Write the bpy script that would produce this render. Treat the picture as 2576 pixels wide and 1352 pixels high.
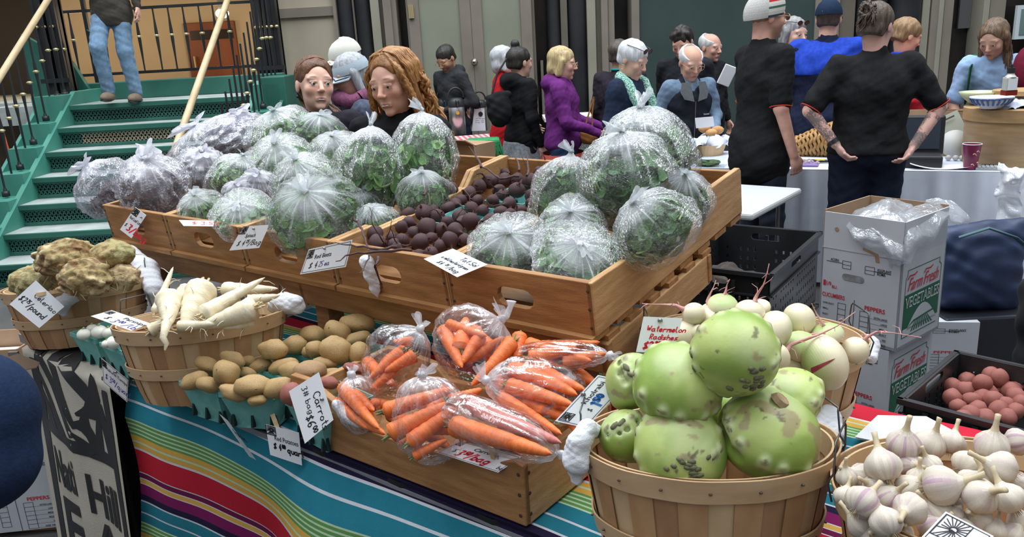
import bpy, bmesh, math, random
import numpy as np
from mathutils import Vector, Matrix, Euler, noise as mnoise
for _o in list(bpy.data.objects): bpy.data.objects.remove(_o)
C = bpy.context.scene.collection
SC = bpy.context.scene
R = math.radians
# ---------------------------------------------------------------- camera
IW, IH, FPX = 2576, 1352, 2030.0
EYE = np.array([0, 0, 1.62])
_p, _r = R(16.0), R(3.2)
FW = np.array([0, math.cos(_p), -math.sin(_p)])
_r0 = np.array([1.0, 0, 0]); _u0 = np.cross(_r0, FW)
RT = _r0 * math.cos(_r) - _u0 * math.sin(_r); UP = np.cross(RT, FW)
cam = bpy.data.objects.new('camera', bpy.data.cameras.new('camera')); C.objects.link(cam)
cam.data.sensor_fit = 'HORIZONTAL'; cam.data.sensor_width = 36.0; cam.data.lens = FPX / IW * 36.0
cam.data.clip_start = 0.05; cam.data.clip_end = 100
cam.matrix_world = Matrix(((RT[0], UP[0], -FW[0], EYE[0]), (RT[1], UP[1], -FW[1], EYE[1]), (RT[2], UP[2], -FW[2], EYE[2]), (0, 0, 0, 1)))
SC.camera = cam
# ---------------------------------------------------------------- view and light
SC.view_settings.view_transform = 'Standard'; SC.view_settings.look = 'None'
SC.view_settings.gamma = 1.0; SC.view_settings.use_curve_mapping = False
SC.view_settings.exposure = 0.22
SC.cycles.transparent_max_bounces = 12; SC.cycles.max_bounces = 7; SC.cycles.diffuse_bounces = 3
SC.cycles.glossy_bounces = 3; SC.cycles.transmission_bounces = 3
SC.cycles.caustics_reflective = False; SC.cycles.caustics_refractive = False
SC.cycles.sample_clamp_indirect = 4.0
world = bpy.data.worlds.new('atrium_daylight'); SC.world = world; world.use_nodes = True
_n = world.node_tree.nodes; _l = world.node_tree.links; _n.clear()
_o = _n.new('ShaderNodeOutputWorld'); _b = _n.new('ShaderNodeBackground'); _t = _n.new('ShaderNodeTexCoord')
_s = _n.new('ShaderNodeSeparateXYZ'); _c = _n.new('ShaderNodeValToRGB')
_l.new(_t.outputs['Generated'], _s.inputs[0]); _l.new(_s.outputs['Z'], _c.inputs[0]); _l.new(_c.outputs[0], _b.inputs[0]); _l.new(_b.outputs[0], _o.inputs[0])
_c.color_ramp.elements[0].position = 0.02; _c.color_ramp.elements[0].color = (0.10, 0.10, 0.105, 1)
_c.color_ramp.elements[1].position = 0.85; _c.color_ramp.elements[1].color = (1.05, 1.12, 1.2, 1)
_e = _c.color_ramp.elements.new(0.35); _e.color = (0.36, 0.38, 0.41, 1)
_b.inputs[1].default_value = 1.0
def area_light(name, loc, size, power, col, target):
  d = bpy.data.lights.new(name, 'AREA'); d.shape = 'RECTANGLE'; d.size = size[0]; d.size_y = size[1]; d.energy = power; d.color = col
  o = bpy.data.objects.new(name, d); C.objects.link(o); o.location = loc
  o.rotation_euler = (Vector(target) - Vector(loc)).to_track_quat('-Z', 'Y').to_euler(); return o
# rows of glass roof panels high over the hall
for _i, _x in enumerate((-4.2, -1.4, 1.4, 4.2)):
  area_light('skylight_panel', (_x, 4.5, 9.0), (1.3, 9.0), 300, (0.90, 0.95, 1.0), (_x, 4.5, 0))
# ---------------------------------------------------------------- picking points
def ray(px, py): return FW + RT * ((px - IW / 2) / FPX) + UP * ((IH / 2 - py) / FPX)
def PZ(px, py, z):
  d = ray(px, py); return EYE + d * ((z - EYE[2]) / d[2])
def PY(px, py, y):
  d = ray(px, py); return EYE + d * (y / d[1])
def PN(px, py, q, n):
  d = ray(px, py); q = np.asarray(q, float); n = np.asarray(n, float); return EYE + d * (((q - EYE) @ n) / (d @ n))
def pxm(p): return ((np.asarray(p) - EYE) @ FW) / FPX        # metres per pixel there
# ---------------------------------------------------------------- tagging
def tag(o, label=None, cat=None, group=None, kind=None):
  if label: o['label'] = label
  if cat: o['category'] = cat
  if group: o['group'] = group
  if kind: o['kind'] = kind
  return o
def thing(name, label, cat, loc=(0, 0, 0), rot=None, group=None):
  o = bpy.data.objects.new(name, None); C.objects.link(o); o.empty_display_size = 0.05
  o.location = [float(c) for c in loc]
  if rot is not None:
    if isinstance(rot, (int, float)): o.rotation_euler = (0, 0, rot)
    elif isinstance(rot, Matrix): o.rotation_euler = rot.to_euler()
    else: o.rotation_euler = rot
  return tag(o, label, cat, group)
_kids = {}
def dup(src, loc=None, rot=None, label=None, group=None, scale=None):
  def cp(o, parent):
    c = o.copy(); C.objects.link(c); c.parent = parent
    for k in _kids.get(o.name, []): 
      kk = cp(k, c); _kids.setdefault(c.name, []).append(kk)
    return c
  c = cp(src, None)
  if loc is not None: c.location = [float(v) for v in loc]
  if rot is not None: c.rotation_euler = rot.to_euler() if isinstance(rot, Matrix) else rot
  if scale is not None: c.scale = scale if hasattr(scale, '__len__') else (scale,) * 3
  if label: c['label'] = label
  if group: c['group'] = group
  return c
def drop(protos):
  for o in protos:
    for k in _kids.pop(o.name, []): bpy.data.objects.remove(k)
    bpy.data.objects.remove(o)
def adopt(o, parent):
  if parent is not None: o.parent = parent; _kids.setdefault(parent.name, []).append(o)
def frame(x, y, z):
  """rotation matrix with the given columns"""
  return Matrix(((x[0], y[0], z[0]), (x[1], y[1], z[1]), (x[2], y[2], z[2])))
def nrm(v):
  v = np.asarray(v, float); return v / max(1e-9, np.linalg.norm(v))
def rotm(ax, a): return np.array(Matrix.Rotation(a, 3, Vector([float(c) for c in ax])))
def euler(rx, ry, rz): return np.array(Euler((rx, ry, rz)).to_matrix())
# ---------------------------------------------------------------- materials
MATS = {}
def mat(name, c1, c2=None, scale=8.0, rough=0.6, bump=0.0, bscale=None, metal=0.0, stretch=(1, 1, 1), detail=4.0, lo=0.35, hi=0.65, spec=0.5, vc=False, sss=0.0, emit=None, coords='Object', trans=0.0, sheen=0.0, c3=None, vor=0.0, coat=0.0):
  if name in MATS: return MATS[name]
  m = bpy.data.materials.new(name); m.use_nodes = True; nt = m.node_tree; N = nt.nodes; L = nt.links
  b = N['Principled BSDF']; b.inputs['Roughness'].default_value = rough; b.inputs['Metallic'].default_value = metal
  b.inputs['Specular IOR Level'].default_value = spec
  if coat: b.inputs['Coat Weight'].default_value = coat; b.inputs['Coat Roughness'].default_value = 0.15
  if sheen: b.inputs['Sheen Weight'].default_value = sheen
  if sss: b.inputs['Subsurface Weight'].default_value = sss; b.inputs['Subsurface Radius'].default_value = (0.02, 0.008, 0.004); b.inputs['Subsurface Scale'].default_value = 0.5
  if trans: b.inputs['Transmission Weight'].default_value = trans
  if emit: b.inputs['Emission Color'].default_value = (*emit[:3], 1); b.inputs['Emission Strength'].default_value = emit[3]
  c1 = (*c1, 1); col = None
  need = c2 is not None or bump
  if need:
    tc = N.new('ShaderNodeTexCoord'); mp = N.new('ShaderNodeMapping'); L.new(tc.outputs[coords], mp.inputs[0])
    mp.inputs['Scale'].default_value = stretch
    oi = N.new('ShaderNodeObjectInfo'); L.new(oi.outputs['Random'], mp.inputs['Location'])
    nz = N.new('ShaderNodeTexNoise'); nz.inputs['Scale'].default_value = scale; nz.inputs['Detail'].default_value = detail; L.new(mp.outputs[0], nz.inputs['Vector'])
  if c2 is not None:
    cr = N.new('ShaderNodeValToRGB'); L.new(nz.outputs['Fac'], cr.inputs[0])
    e = cr.color_ramp.elements; e[0].position = lo; e[0].color = c1; e[1].position = hi; e[1].color = (*c2, 1)
    if c3 is not None: q = e.new(min(0.95, hi + 0.12)); q.color = (*c3, 1)
    col = cr.outputs[0]
  if vc:
    at = N.new('ShaderNodeAttribute'); at.attribute_name = 'Col'
    if col is None: col = at.outputs['Color']
    else:
      mx = N.new('ShaderNodeMix'); mx.data_type = 'RGBA'; mx.blend_type = 'MULTIPLY'; mx.inputs[0].default_value = 1.0
      L.new(at.outputs['Color'], mx.inputs[6]); L.new(col, mx.inputs[7]); col = mx.outputs[2]
  if col is not None: L.new(col, b.inputs['Base Color'])
  else: b.inputs['Base Color'].default_value = c1
  if bump:
    n2 = N.new('ShaderNodeTexNoise'); n2.inputs['Scale'].default_value = bscale or scale * 3; n2.inputs['Detail'].default_value = 5; L.new(mp.outputs[0], n2.inputs['Vector'])
    bp = N.new('ShaderNodeBump'); bp.inputs['Strength'].default_value = min(1.0, bump); bp.inputs['Distance'].default_value = 0.004
    L.new(n2.outputs['Fac'], bp.inputs['Height']); L.new(bp.outputs[0], b.inputs['Normal'])
  MATS[name] = m; return m
def film(name, tint, gloss=0.16, white=0.10, scale=14, rough=0.10, wcol=(0.9, 0.93, 0.97)):
  """thin clear plastic: mostly see-through, sharp crinkled highlights, milky in the folds"""
  if name in MATS: return MATS[name]
  m = bpy.data.materials.new(name); m.use_nodes = True; nt = m.node_tree; N = nt.nodes; L = nt.links; N.clear()
  out = N.new('ShaderNodeOutputMaterial'); tr = N.new('ShaderNodeBsdfTransparent'); tr.inputs[0].default_value = (*tint, 1)
  gl = N.new('ShaderNodeBsdfGlossy'); gl.inputs['Roughness'].default_value = rough; gl.inputs[0].default_value = (1, 1, 1, 1)
  df = N.new('ShaderNodeBsdfDiffuse'); df.inputs[0].default_value = (*wcol, 1)
  tl = N.new('ShaderNodeBsdfTranslucent'); tl.inputs[0].default_value = (*wcol, 1)
  ms = N.new('ShaderNodeMixShader'); ms.inputs[0].default_value = 0.4; L.new(df.outputs[0], ms.inputs[1]); L.new(tl.outputs[0], ms.inputs[2])
  tc = N.new('ShaderNodeTexCoord'); oi = N.new('ShaderNodeObjectInfo'); mp = N.new('ShaderNodeMapping'); L.new(tc.outputs['Object'], mp.inputs[0]); L.new(oi.outputs['Random'], mp.inputs['Location'])
  wz = N.new('ShaderNodeTexNoise'); wz.inputs['Scale'].default_value = scale; wz.inputs['Detail'].default_value = 3; wz.inputs['Distortion'].default_value = 1.2; L.new(mp.outputs[0], wz.inputs['Vector'])
  vo = N.new('ShaderNodeTexVoronoi'); vo.feature = 'F1'; vo.inputs['Scale'].default_value = scale * 1.3; L.new(wz.outputs['Color'], vo.inputs['Vector'])
  bp = N.new('ShaderNodeBump'); bp.inputs['Strength'].default_value = 0.9; bp.inputs['Distance'].default_value = 0.01; L.new(wz.outputs['Fac'], bp.inputs['Height'])
  L.new(bp.outputs[0], gl.inputs['Normal'])
  fr = N.new('ShaderNodeFresnel'); fr.inputs[0].default_value = 1.45
  at = N.new('ShaderNodeAttribute'); at.attribute_name = 'Col'
  ad = N.new('ShaderNodeMath'); ad.operation = 'MULTIPLY_ADD'; ad.inputs[1].default_value = 0.45; ad.inputs[2].default_value = gloss * 0.32; L.new(fr.outputs[0], ad.inputs[0])
  mn = N.new('ShaderNodeMath'); mn.operation = 'MINIMUM'; mn.inputs[1].default_value = 0.34; L.new(ad.outputs[0], mn.inputs[0])
  rp = N.new('ShaderNodeValToRGB'); rp.color_ramp.elements[0].position = 0.56; rp.color_ramp.elements[0].color = (0, 0, 0, 1); rp.color_ramp.elements[1].position = 0.74; rp.color_ramp.elements[1].color = (1, 1, 1, 1)
  L.new(wz.outputs['Fac'], rp.inputs[0])
  w1 = N.new('ShaderNodeMath'); w1.operation = 'MULTIPLY_ADD'; w1.inputs[1].default_value = 0.10; w1.inputs[2].default_value = white * 0.4; L.new(rp.outputs[0], w1.inputs[0])
  w2 = N.new('ShaderNodeMath'); w2.operation = 'ADD'; w2.use_clamp = True; L.new(w1.outputs[0], w2.inputs[0]); L.new(at.outputs['Fac'], w2.inputs[1])
  m1 = N.new('ShaderNodeMixShader'); L.new(w2.outputs[0], m1.inputs[0]); L.new(tr.outputs[0], m1.inputs[1]); L.new(ms.outputs[0], m1.inputs[2])
  m2 = N.new('ShaderNodeMixShader'); L.new(mn.outputs[0], m2.inputs[0]); L.new(m1.outputs[0], m2.inputs[1]); L.new(gl.outputs[0], m2.inputs[2])
  L.new(m2.outputs[0], out.inputs[0]); MATS[name] = m; return m
# ---------------------------------------------------------------- mesh builder
class MB:
  def __init__(s): s.v = []; s.f = []; s.m = []; s.c = []; s.col = (1, 1, 1); s.mi = 0
  def add(s, vs, fs, mi=None, col=None):
    b = len(s.v); s.v.extend([tuple(float(c) for c in v) for v in vs])
    col = col or s.col; mi = s.mi if mi is None else mi
    for f in fs: s.f.append([b + i for i in f]); s.m.append(mi); s.c.append(col)
  def box(s, c, size, rot=None, col=None, mi=None, taper=1.0):
    hx, hy, hz = [q / 2 for q in size]; vs = []
    for z in (-1, 1):
      k = taper if z < 0 else 1.0
      for x, y in ((-1, -1), (1, -1), (1, 1), (-1, 1)): vs.append((x * hx * k, y * hy * k, z * hz))
    vs = np.array(vs)
    if rot is not None: vs = vs @ np.asarray(rot).T
    s.add(vs + np.asarray(c, float), [(3, 2, 1, 0), (4, 5, 6, 7), (0, 1, 5, 4), (1, 2, 6, 5), (2, 3, 7, 6), (3, 0, 4, 7)], mi, col)
  def box2(s, lo, hi, **k): s.box([(a + b) / 2 for a, b in zip(lo, hi)], [b - a for a, b in zip(lo, hi)], **k)
  def grid(s, P, close_u=False, close_v=False, col=None, mi=None):
    """P[i][j] points"""
    P = np.asarray(P, float); n, m = P.shape[:2]; fs = []
    for i in range(n if close_u else n - 1):
      for j in range(m if close_v else m - 1):
        fs.append((i * m + j, i * m + (j + 1) % m, ((i + 1) % n) * m + (j + 1) % m, ((i + 1) % n) * m + j))
    s.add(P.reshape(-1, 3), fs, mi, col)
  def tube(s, pts, rad, n=8, cap=True, col=None, mi=None, flat=1.0, upv=(0, 0, 1)):
    pts = [np.asarray(p, float) for p in pts]; rs = rad if hasattr(rad, '__len__') else [rad] * len(pts)
    rings = []; ref = None
    for i, p in enumerate(pts):
      t = nrm(pts[min(i + 1, len(pts) - 1)] - pts[max(i - 1, 0)])
      if ref is None:
        ref = np.asarray(upv, float)
        if abs(t @ ref) > 0.95: ref = np.array([1.0, 0, 0])
      a = nrm(ref - t * (ref @ t)); ref = a; b = np.cross(t, a)
      rings.append([p + (a * math.cos(q) * flat + b * math.sin(q)) * rs[i] for q in [2 * math.pi * k / n for k in range(n)]])
    s.grid(rings, close_v=True, col=col, mi=mi)
    if cap:
      for k, rv in ((0, True), (-1, False)):
        s.add(rings[k], [list(range(n))[::-1] if rv is False else list(range(n))], mi, col)
  def cyl(s, a, b, r, r2=None, n=16, **k): s.tube([a, b], [r, r if r2 is None else r2], n=n, **k)
  def lathe(s, prof, n=24, c=(0, 0, 0), rot=None, col=None, mi=None, sx=1, sy=1, fn=None):
    rings = []
    for r, z in prof:
      rings.append([(r * math.cos(q) * sx, r * math.sin(q) * sy, z) for q in [2 * math.pi * k / n for k in range(n)]])
    P = np.array(rings, float)
    if fn is not None: P = fn(P)
    if rot is not None: P = P @ np.asarray(rot).T
    s.grid(P + np.asarray(c, float), close_v=True, col=col, mi=mi)
  def blob(s, c, rad, n=16, rot=None, amp=0.0, freq=3.0, seed=0, col=None, mi=None, colf=None):
    rad = rad if hasattr(rad, '__len__') else (rad,) * 3
    rings = []
    for i in range(n // 2 + 1):
      th = math.pi * i / (n // 2); rings.append([(math.sin(th) * math.cos(q), math.sin(th) * math.sin(q), math.cos(th)) for q in [2 * math.pi * k / n for k in range(n)]])
    P = np.array(rings)
    if amp:
      for i in range(P.shape[0]):
        for j in range(P.shape[1]):
          p = P[i, j]; P[i, j] = p * (1 + amp * mnoise.noise(Vector(p * freq) + Vector((seed * 7.3, seed * 1.7, 3.1))))
    P = P * np.array(rad)
    if rot is not None: P = P @ np.asarray(rot).T
    s.grid(P + np.asarray(c, float), close_v=True, col=col, mi=mi)
  def plate(s, outer, holes, th, rot, loc, col=None, mi=None):
    """flat board: outline and holes in (x, z) of rot, thickness along y"""
    bm = bmesh.new(); loops = []
    for lp in [outer] + holes:
      vs = [bm.verts.new((p[0], 0, p[1])) for p in lp]; loops.append(vs)
      for i in range(len(vs)): bm.edges.new((vs[i], vs[(i + 1) % len(vs)]))
    bmesh.ops.triangle_fill(bm, edges=bm.edges[:], use_beauty=True, normal=(0, -1, 0))
    bm.verts.index_update(); vs = [tuple(v.co) for v in bm.verts]; fs = [[v.index for v in f.verts] for f in bm.faces]
    n = len(vs); V = [(x, -th / 2, z) for x, y, z in vs] + [(x, th / 2, z) for x, y, z in vs]
    Fc = [list(f) for f in fs] + [[i + n for i in f[::-1]] for f in fs]
    for lp in loops:
      ids = [v.index for v in lp]
      for i in range(len(ids)): a, b = ids[i], ids[(i + 1) % len(ids)]; Fc.append([a, b, b + n, a + n])
    bm.free(); V = np.array(V) @ np.asarray(rot).T + np.asarray(loc, float); s.add(V, Fc, mi, col)
  def build(s, name, mats, parent=None, smooth=False, loc=None, rot=None, fixn=True, bevel=0.0, angle=None):
    me = bpy.data.meshes.new(name); me.from_pydata(s.v, [], s.f)
    mats = mats if isinstance(mats, (list, tuple)) else [mats]
    for m in mats: me.materials.append(m)
    if max(s.m, default=0): me.polygons.foreach_set('material_index', s.m)
    if any(c != (1, 1, 1) for c in s.c):
      a = me.color_attributes.new('Col', 'FLOAT_COLOR', 'CORNER')
      buf = []
      for f, c in zip(s.f, s.c): buf.extend([c[0], c[1], c[2], 1.0] * len(f))
      a.data.foreach_set('color', buf)
    elif any(m_.name.startswith('vc_') for m_ in mats):
      a = me.color_attributes.new('Col', 'FLOAT_COLOR', 'CORNER'); a.data.foreach_set('color', [1.0] * (4 * sum(len(f) for f in s.f)))
    if fixn:
      bm = bmesh.new(); bm.from_mesh(me); bmesh.ops.recalc_face_normals(bm, faces=bm.faces[:]); bm.to_mesh(me); bm.free()
    if smooth: me.polygons.foreach_set('use_smooth', [True] * len(me.polygons))
    me.update(); o = bpy.data.objects.new(name, me); C.objects.link(o)
    if loc is not None: o.location = [float(c) for c in loc]
    if rot is not None: o.rotation_euler = rot.to_euler() if isinstance(rot, Matrix) else rot
    if bevel:
      bv = o.modifiers.new('bevel', 'BEVEL'); bv.width = bevel; bv.segments = 2; bv.limit_method = 'ANGLE'; bv.angle_limit = R(40)
    adopt(o, parent); return o
def structure(name, mb, m, **k): return tag(mb.build(name, m, **k), kind='structure')
# ---------------------------------------------------------------- implicit bodies (surface nets)
class SDF:
  def __init__(s, lo, hi, h):
    s.lo = np.array(lo, float); s.h = h; s.n = np.maximum(4, np.ceil((np.array(hi) - s.lo) / h).astype(int) + 1)
    s.F = np.full(s.n, 0.5, np.float32); s.L = np.zeros(s.n, np.uint8)
    s.ax = [s.lo[i] + h * np.arange(s.n[i]) for i in range(3)]
  def region(s, lo, hi):
    sl = []
    for i in range(3):
      a = int(np.clip(math.floor((lo[i] - s.lo[i]) / s.h), 0, s.n[i] - 1)); b = int(np.clip(math.ceil((hi[i] - s.lo[i]) / s.h) + 1, a + 1, s.n[i])); sl.append(slice(a, b))
    g = np.meshgrid(*[s.ax[i][sl[i]] for i in range(3)], indexing='ij'); return tuple(sl), g
  def comb(s, sl, d, k, lab, sub=False):
    f = s.F[sl]; d = d.astype(np.float32)
    if sub:
      d = -d
      if k > 0: hh = np.clip(0.5 - 0.5 * (d - f) / k, 0, 1) * 0 + np.maximum(k - np.abs(f - d), 0) / k; s.F[sl] = np.maximum(f, d) + hh * hh * k * 0.25
      else: s.F[sl] = np.maximum(f, d)
      return
    if lab is not None: l = s.L[sl]; l[d < f] = lab
    if k > 0: hh = np.maximum(k - np.abs(f - d), 0) / k; s.F[sl] = np.minimum(f, d) - hh * hh * k * 0.25
    else: s.F[sl] = np.minimum(f, d)
  def ell(s, c, r, rot=None, k=0.02, lab=None, sub=False, clip=None):
    c = np.asarray(c, float); r = np.asarray(r if hasattr(r, '__len__') else (r,) * 3, float); m = r.max() + k + 2 * s.h
    sl, g = s.region(c - m, c + m); q = [g[i] - c[i] for i in range(3)]
    if rot is not None:
      A = np.asarray(rot).T; q = [A[i, 0] * q[0] + A[i, 1] * q[1] + A[i, 2] * q[2] for i in range(3)]
    k0 = np.sqrt(sum((q[i] / r[i]) ** 2 for i in range(3))); k1 = np.sqrt(sum((q[i] / r[i] ** 2) ** 2 for i in range(3))) + 1e-6
    d = k0 * (k0 - 1) / k1
    d = np.where(k0 < 0.05, -r.min(), d)
    if clip is not None:
      for (cn, cd) in clip: d = np.maximum(d, cn[0] * q[0] + cn[1] * q[1] + cn[2] * q[2] - cd)
    s.comb(sl, d, k, lab, sub)
  def cap(s, a, b, ra, rb=None, k=0.02, lab=None, sub=False, flat=None):
    a = np.asarray(a, float); b = np.asarray(b, float); rb = ra if rb is None else rb; m = max(ra, rb) + k + 2 * s.h
    sl, g = s.region(np.minimum(a, b) - m, np.maximum(a, b) + m); ba = b - a; L2 = max(1e-9, ba @ ba)
    q = [g[i] - a[i] for i in range(3)]; t = np.clip((q[0] * ba[0] + q[1] * ba[1] + q[2] * ba[2]) / L2, 0, 1)
    e = [q[i] - ba[i] * t for i in range(3)]
    if flat is not None:
      ax, sc = flat; pr = e[0] * ax[0] + e[1] * ax[1] + e[2] * ax[2]; e = [e[i] + ax[i] * pr * (1 / sc - 1) for i in range(3)]
    d = np.sqrt(e[0] ** 2 + e[1] ** 2 + e[2] ** 2) - (ra + (rb - ra) * t)
    s.comb(sl, d, k, lab, sub)
  def chain(s, pts, rs, **k):
    for i in range(len(pts) - 1): s.cap(pts[i], pts[i + 1], rs[i], rs[i + 1], **k)
  def cut(s, n, d, q=(0, 0, 0)):
    n = np.asarray(n, float); g = np.meshgrid(*s.ax, indexing='ij', sparse=True)
    s.F = np.maximum(s.F, (n[0] * (g[0] - q[0]) + n[1] * (g[1] - q[1]) + n[2] * (g[2] - q[2]) - d).astype(np.float32))
  def ripple(s, amp, fr, ph=0.0, dirs=((1, 0.3, 2.2), (-0.6, 1.4, 1.1))):
    g = np.meshgrid(*s.ax, indexing='ij', sparse=True); w = 0
    for i, dd in enumerate(dirs):
      u = dd[0] * g[0] + dd[1] * g[1] + dd[2] * g[2]; w = w + np.sin(u * fr * (1 + 0.37 * i) + ph + 1.3 * np.sin(g[2] * fr * 0.45 + g[0] * fr * 0.6 + i * 2 + ph))
    s.F = s.F + (w * amp / len(dirs)).astype(np.float32)
  def mesh(s, name, mats, parent=None, loc=None, rot=None, smooth_it=1, post=None, colf=None):
    F = s.F; F[0] = F[-1] = 0.5; F[:, 0] = F[:, -1] = 0.5; F[:, :, 0] = F[:, :, -1] = 0.5
    ins = F < 0; n = s.n
    if not ins.any(): raise RuntimeError('empty implicit body ' + name)
    cnt = np.zeros(n - 1, np.uint8)
    for i in (0, 1):
      for j in (0, 1):
        for k in (0, 1): cnt += ins[i:n[0] - 1 + i, j:n[1] - 1 + j, k:n[2] - 1 + k]
    cells = np.argwhere((cnt > 0) & (cnt < 8)); idx = np.full(n - 1, -1, np.int32); idx[cells[:, 0], cells[:, 1], cells[:, 2]] = np.arange(len(cells))
    acc = np.zeros((len(cells), 3)); num = np.zeros(len(cells)); co = [(i, j, k) for i in (0, 1) for j in (0, 1) for k in (0, 1)]
    val = {c: F[cells[:, 0] + c[0], cells[:, 1] + c[1], cells[:, 2] + c[2]].astype(float) for c in co}
    for c in co:
      for ax in range(3):
        if c[ax]: continue
        d = list(c); d[ax] = 1; d = tuple(d); a, b = val[c], val[d]; m = (a < 0) != (b < 0)
        t = np.where(m, a / np.where(m, a - b, 1), 0); p = np.tile(np.array(c, float), (len(cells), 1)); p[:, ax] = t
        acc[m] += p[m]; num[m] += 1
    V = s.lo + (cells + acc / num[:, None]) * s.h; faces = []
    for ax in range(3):
      b, c = [(1, 2), (2, 0), (0, 1)][ax]; sl0 = [slice(None)] * 3; sl1 = [slice(None)] * 3; sl0[ax] = slice(0, -1); sl1[ax] = slice(1, None)
      x0, x1 = ins[tuple(sl0)], ins[tuple(sl1)]; E = np.argwhere(x0 != x1); E = E[(E[:, b] > 0) & (E[:, c] > 0) & (E[:, b] < n[b] - 1) & (E[:, c] < n[c] - 1)]
      w = x0[E[:, 0], E[:, 1], E[:, 2]]; q = []
      for (db, dc) in ((-1, -1), (0, -1), (0, 0), (-1, 0)):
        e = E.copy(); e[:, b] += db; e[:, c] += dc; q.append(idx[e[:, 0], e[:, 1], e[:, 2]])
      q = np.stack(q, 1); q[~w] = q[~w][:, ::-1]; faces.append(q)
    Q = np.concatenate(faces)
    for _ in range(smooth_it):
      sm = np.zeros_like(V); ct = np.zeros(len(V))
      for i in range(4):
        a, b = Q[:, i], Q[:, (i + 1) % 4]; np.add.at(sm, a, V[b]); np.add.at(sm, b, V[a]); np.add.at(ct, a, 1); np.add.at(ct, b, 1)
      V = V * 0.5 + 0.5 * sm / ct[:, None]
    if post is not None: V = post(V)
    me = bpy.data.meshes.new(name); me.vertices.add(len(V)); me.vertices.foreach_set('co', V.astype(np.float32).ravel())
    me.loops.add(Q.size); me.loops.foreach_set('vertex_index', Q.astype(np.int32).ravel()); me.polygons.add(len(Q)); me.polygons.foreach_set('loop_start', np.arange(0, Q.size, 4, dtype=np.int32))
    try: me.polygons.foreach_set('loop_total', np.full(len(Q), 4, dtype=np.int32))
    except Exception: pass
    mats = mats if isinstance(mats, (list, tuple)) else [mats]
    for m in mats: me.materials.append(m)
    if len(mats) > 1:
      lv = s.L[cells[:, 0], cells[:, 1], cells[:, 2]]; me.polygons.foreach_set('material_index', np.minimum(lv[Q[:, 0]], len(mats) - 1).astype(np.int32))
    if colf is not None:
      a = me.color_attributes.new('Col', 'FLOAT_COLOR', 'POINT'); cc = np.ones((len(V), 4), np.float32); cc[:, :3] = colf(V); a.data.foreach_set('color', cc.ravel())
    me.polygons.foreach_set('use_smooth', np.ones(len(Q), bool)); me.update(calc_edges=True); me.validate()
    o = bpy.data.objects.new(name, me); C.objects.link(o)
    if loc is not None: o.location = [float(c) for c in loc]
    if rot is not None: o.rotation_euler = rot
    adopt(o, parent); return o
# ---------------------------------------------------------------- lettering
GL = {}
for _ln in '''a 35150403122233 353342
b 0802 0415253433221203
c 3425150403122233
d 3832 3425150403122233
e 033425150403122233
f 37281712 0525
g 3425150403122233 3531201001
h 0802 0415253432
i 0502 0607
k 0802 3503 1432
l 080322
m 0502 0415253432 24354542
n 0502 0415253432
o 150403122233342515
p 0500 0415253433221203
q 353040 3425150403122233
r 0502 04152535
s 35150433220202
t 181322 0626
u 0503122233 3532
v 051235
w 0512243245
x 0532 3502
y 0513 3510
B 0802 0828372505 2534332202
C 473818060413223243
F 0802 0838 0525
H 0802 4842 0545
K 0802 3805 0532
N 02084248
P 0802 0828372505
R 0802 082837250532
S 481807153544320203
T 0848 2822
W 0812273248
A 022842 1434
E 38080232 0525
V 082248
0 180604122234362818
1 071812
2 071828370232
3 083815342202
4 280434 2622
5 380805253422020
6 381704122233250414
7 083812
8 180615340312223425063728 18
9 362506183836223
$ 371706343303 2812
/ 3801
# 1812 3832 0646 0444
. 0203
- 0535
' 0807'''.split('\n'):
  _ch, _rest = _ln[0], _ln[2:]
  GL[_ch] = [[(int(w[i]), int(w[i + 1]) - 2) for i in range(0, len(w) - 1, 2)] for w in _rest.split()]
def strokes(txt, rnd, slant=0.15, jit=0.25):
  """polylines in units of cap height, and the width"""
  out = []; x = 0.0; sc = 1.0; dy = 0.0
  for ch in txt:
    if ch == ' ': x += 0.45 * sc; continue
    if ch == '^': sc, dy = 0.55, 0.5; continue
    if ch == '_': sc, dy = 1.0, 0.0; continue
    g = GL.get(ch)
    if g is None: continue
    w = max(p[0] for s in g for p in s); ox, oy = rnd.uniform(-jit, jit) * 0.1, rnd.uniform(-jit, jit) * 0.25
    for s in g:
      pl = [((p[0] + rnd.uniform(-jit, jit) * 0.35) / 6.0 * sc + x + ox, (p[1] / 6.0 + oy * 0.3 + rnd.uniform(-jit, jit) * 0.05) * sc + dy) for p in s]
      pl = [(a + b * slant, b) for a, b in pl]
      if len(pl) > 2:
        q = [pl[0]]
        for i in range(1, len(pl) - 1):
          for t in (0.3, -0.3):
            o = pl[i - 1] if t > 0 else pl[i + 1]; q.append((pl[i][0] * 0.7 + o[0] * 0.3, pl[i][1] * 0.7 + o[1] * 0.3))
        pl = q + [pl[-1]]
      out.append(pl)
    x += (w / 6.0 + 0.22) * sc
  return out, x
def ribbons(mb, lines, fmap, hw, col=None):
  """lines in card metres; fmap (x, y) -> world; hw half pen width"""
  for pl in lines:
    for i in range(len(pl) - 1):
      a = np.array(pl[i], float); b = np.array(pl[i + 1], float); d = b - a; L = np.linalg.norm(d)
      if L < 1e-7: d = np.array([0, 1.0]); L = 1
      d = d / L; n = np.array([-d[1], d[0]]) * hw; a2 = a - d * hw * 0.6; b2 = b + d * hw * 0.6
      mb.add([fmap(*(a2 - n)), fmap(*(b2 - n)), fmap(*(b2 + n)), fmap(*(a2 + n))], [(0, 1, 2, 3)], col=col)
_fc = {}
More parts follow.
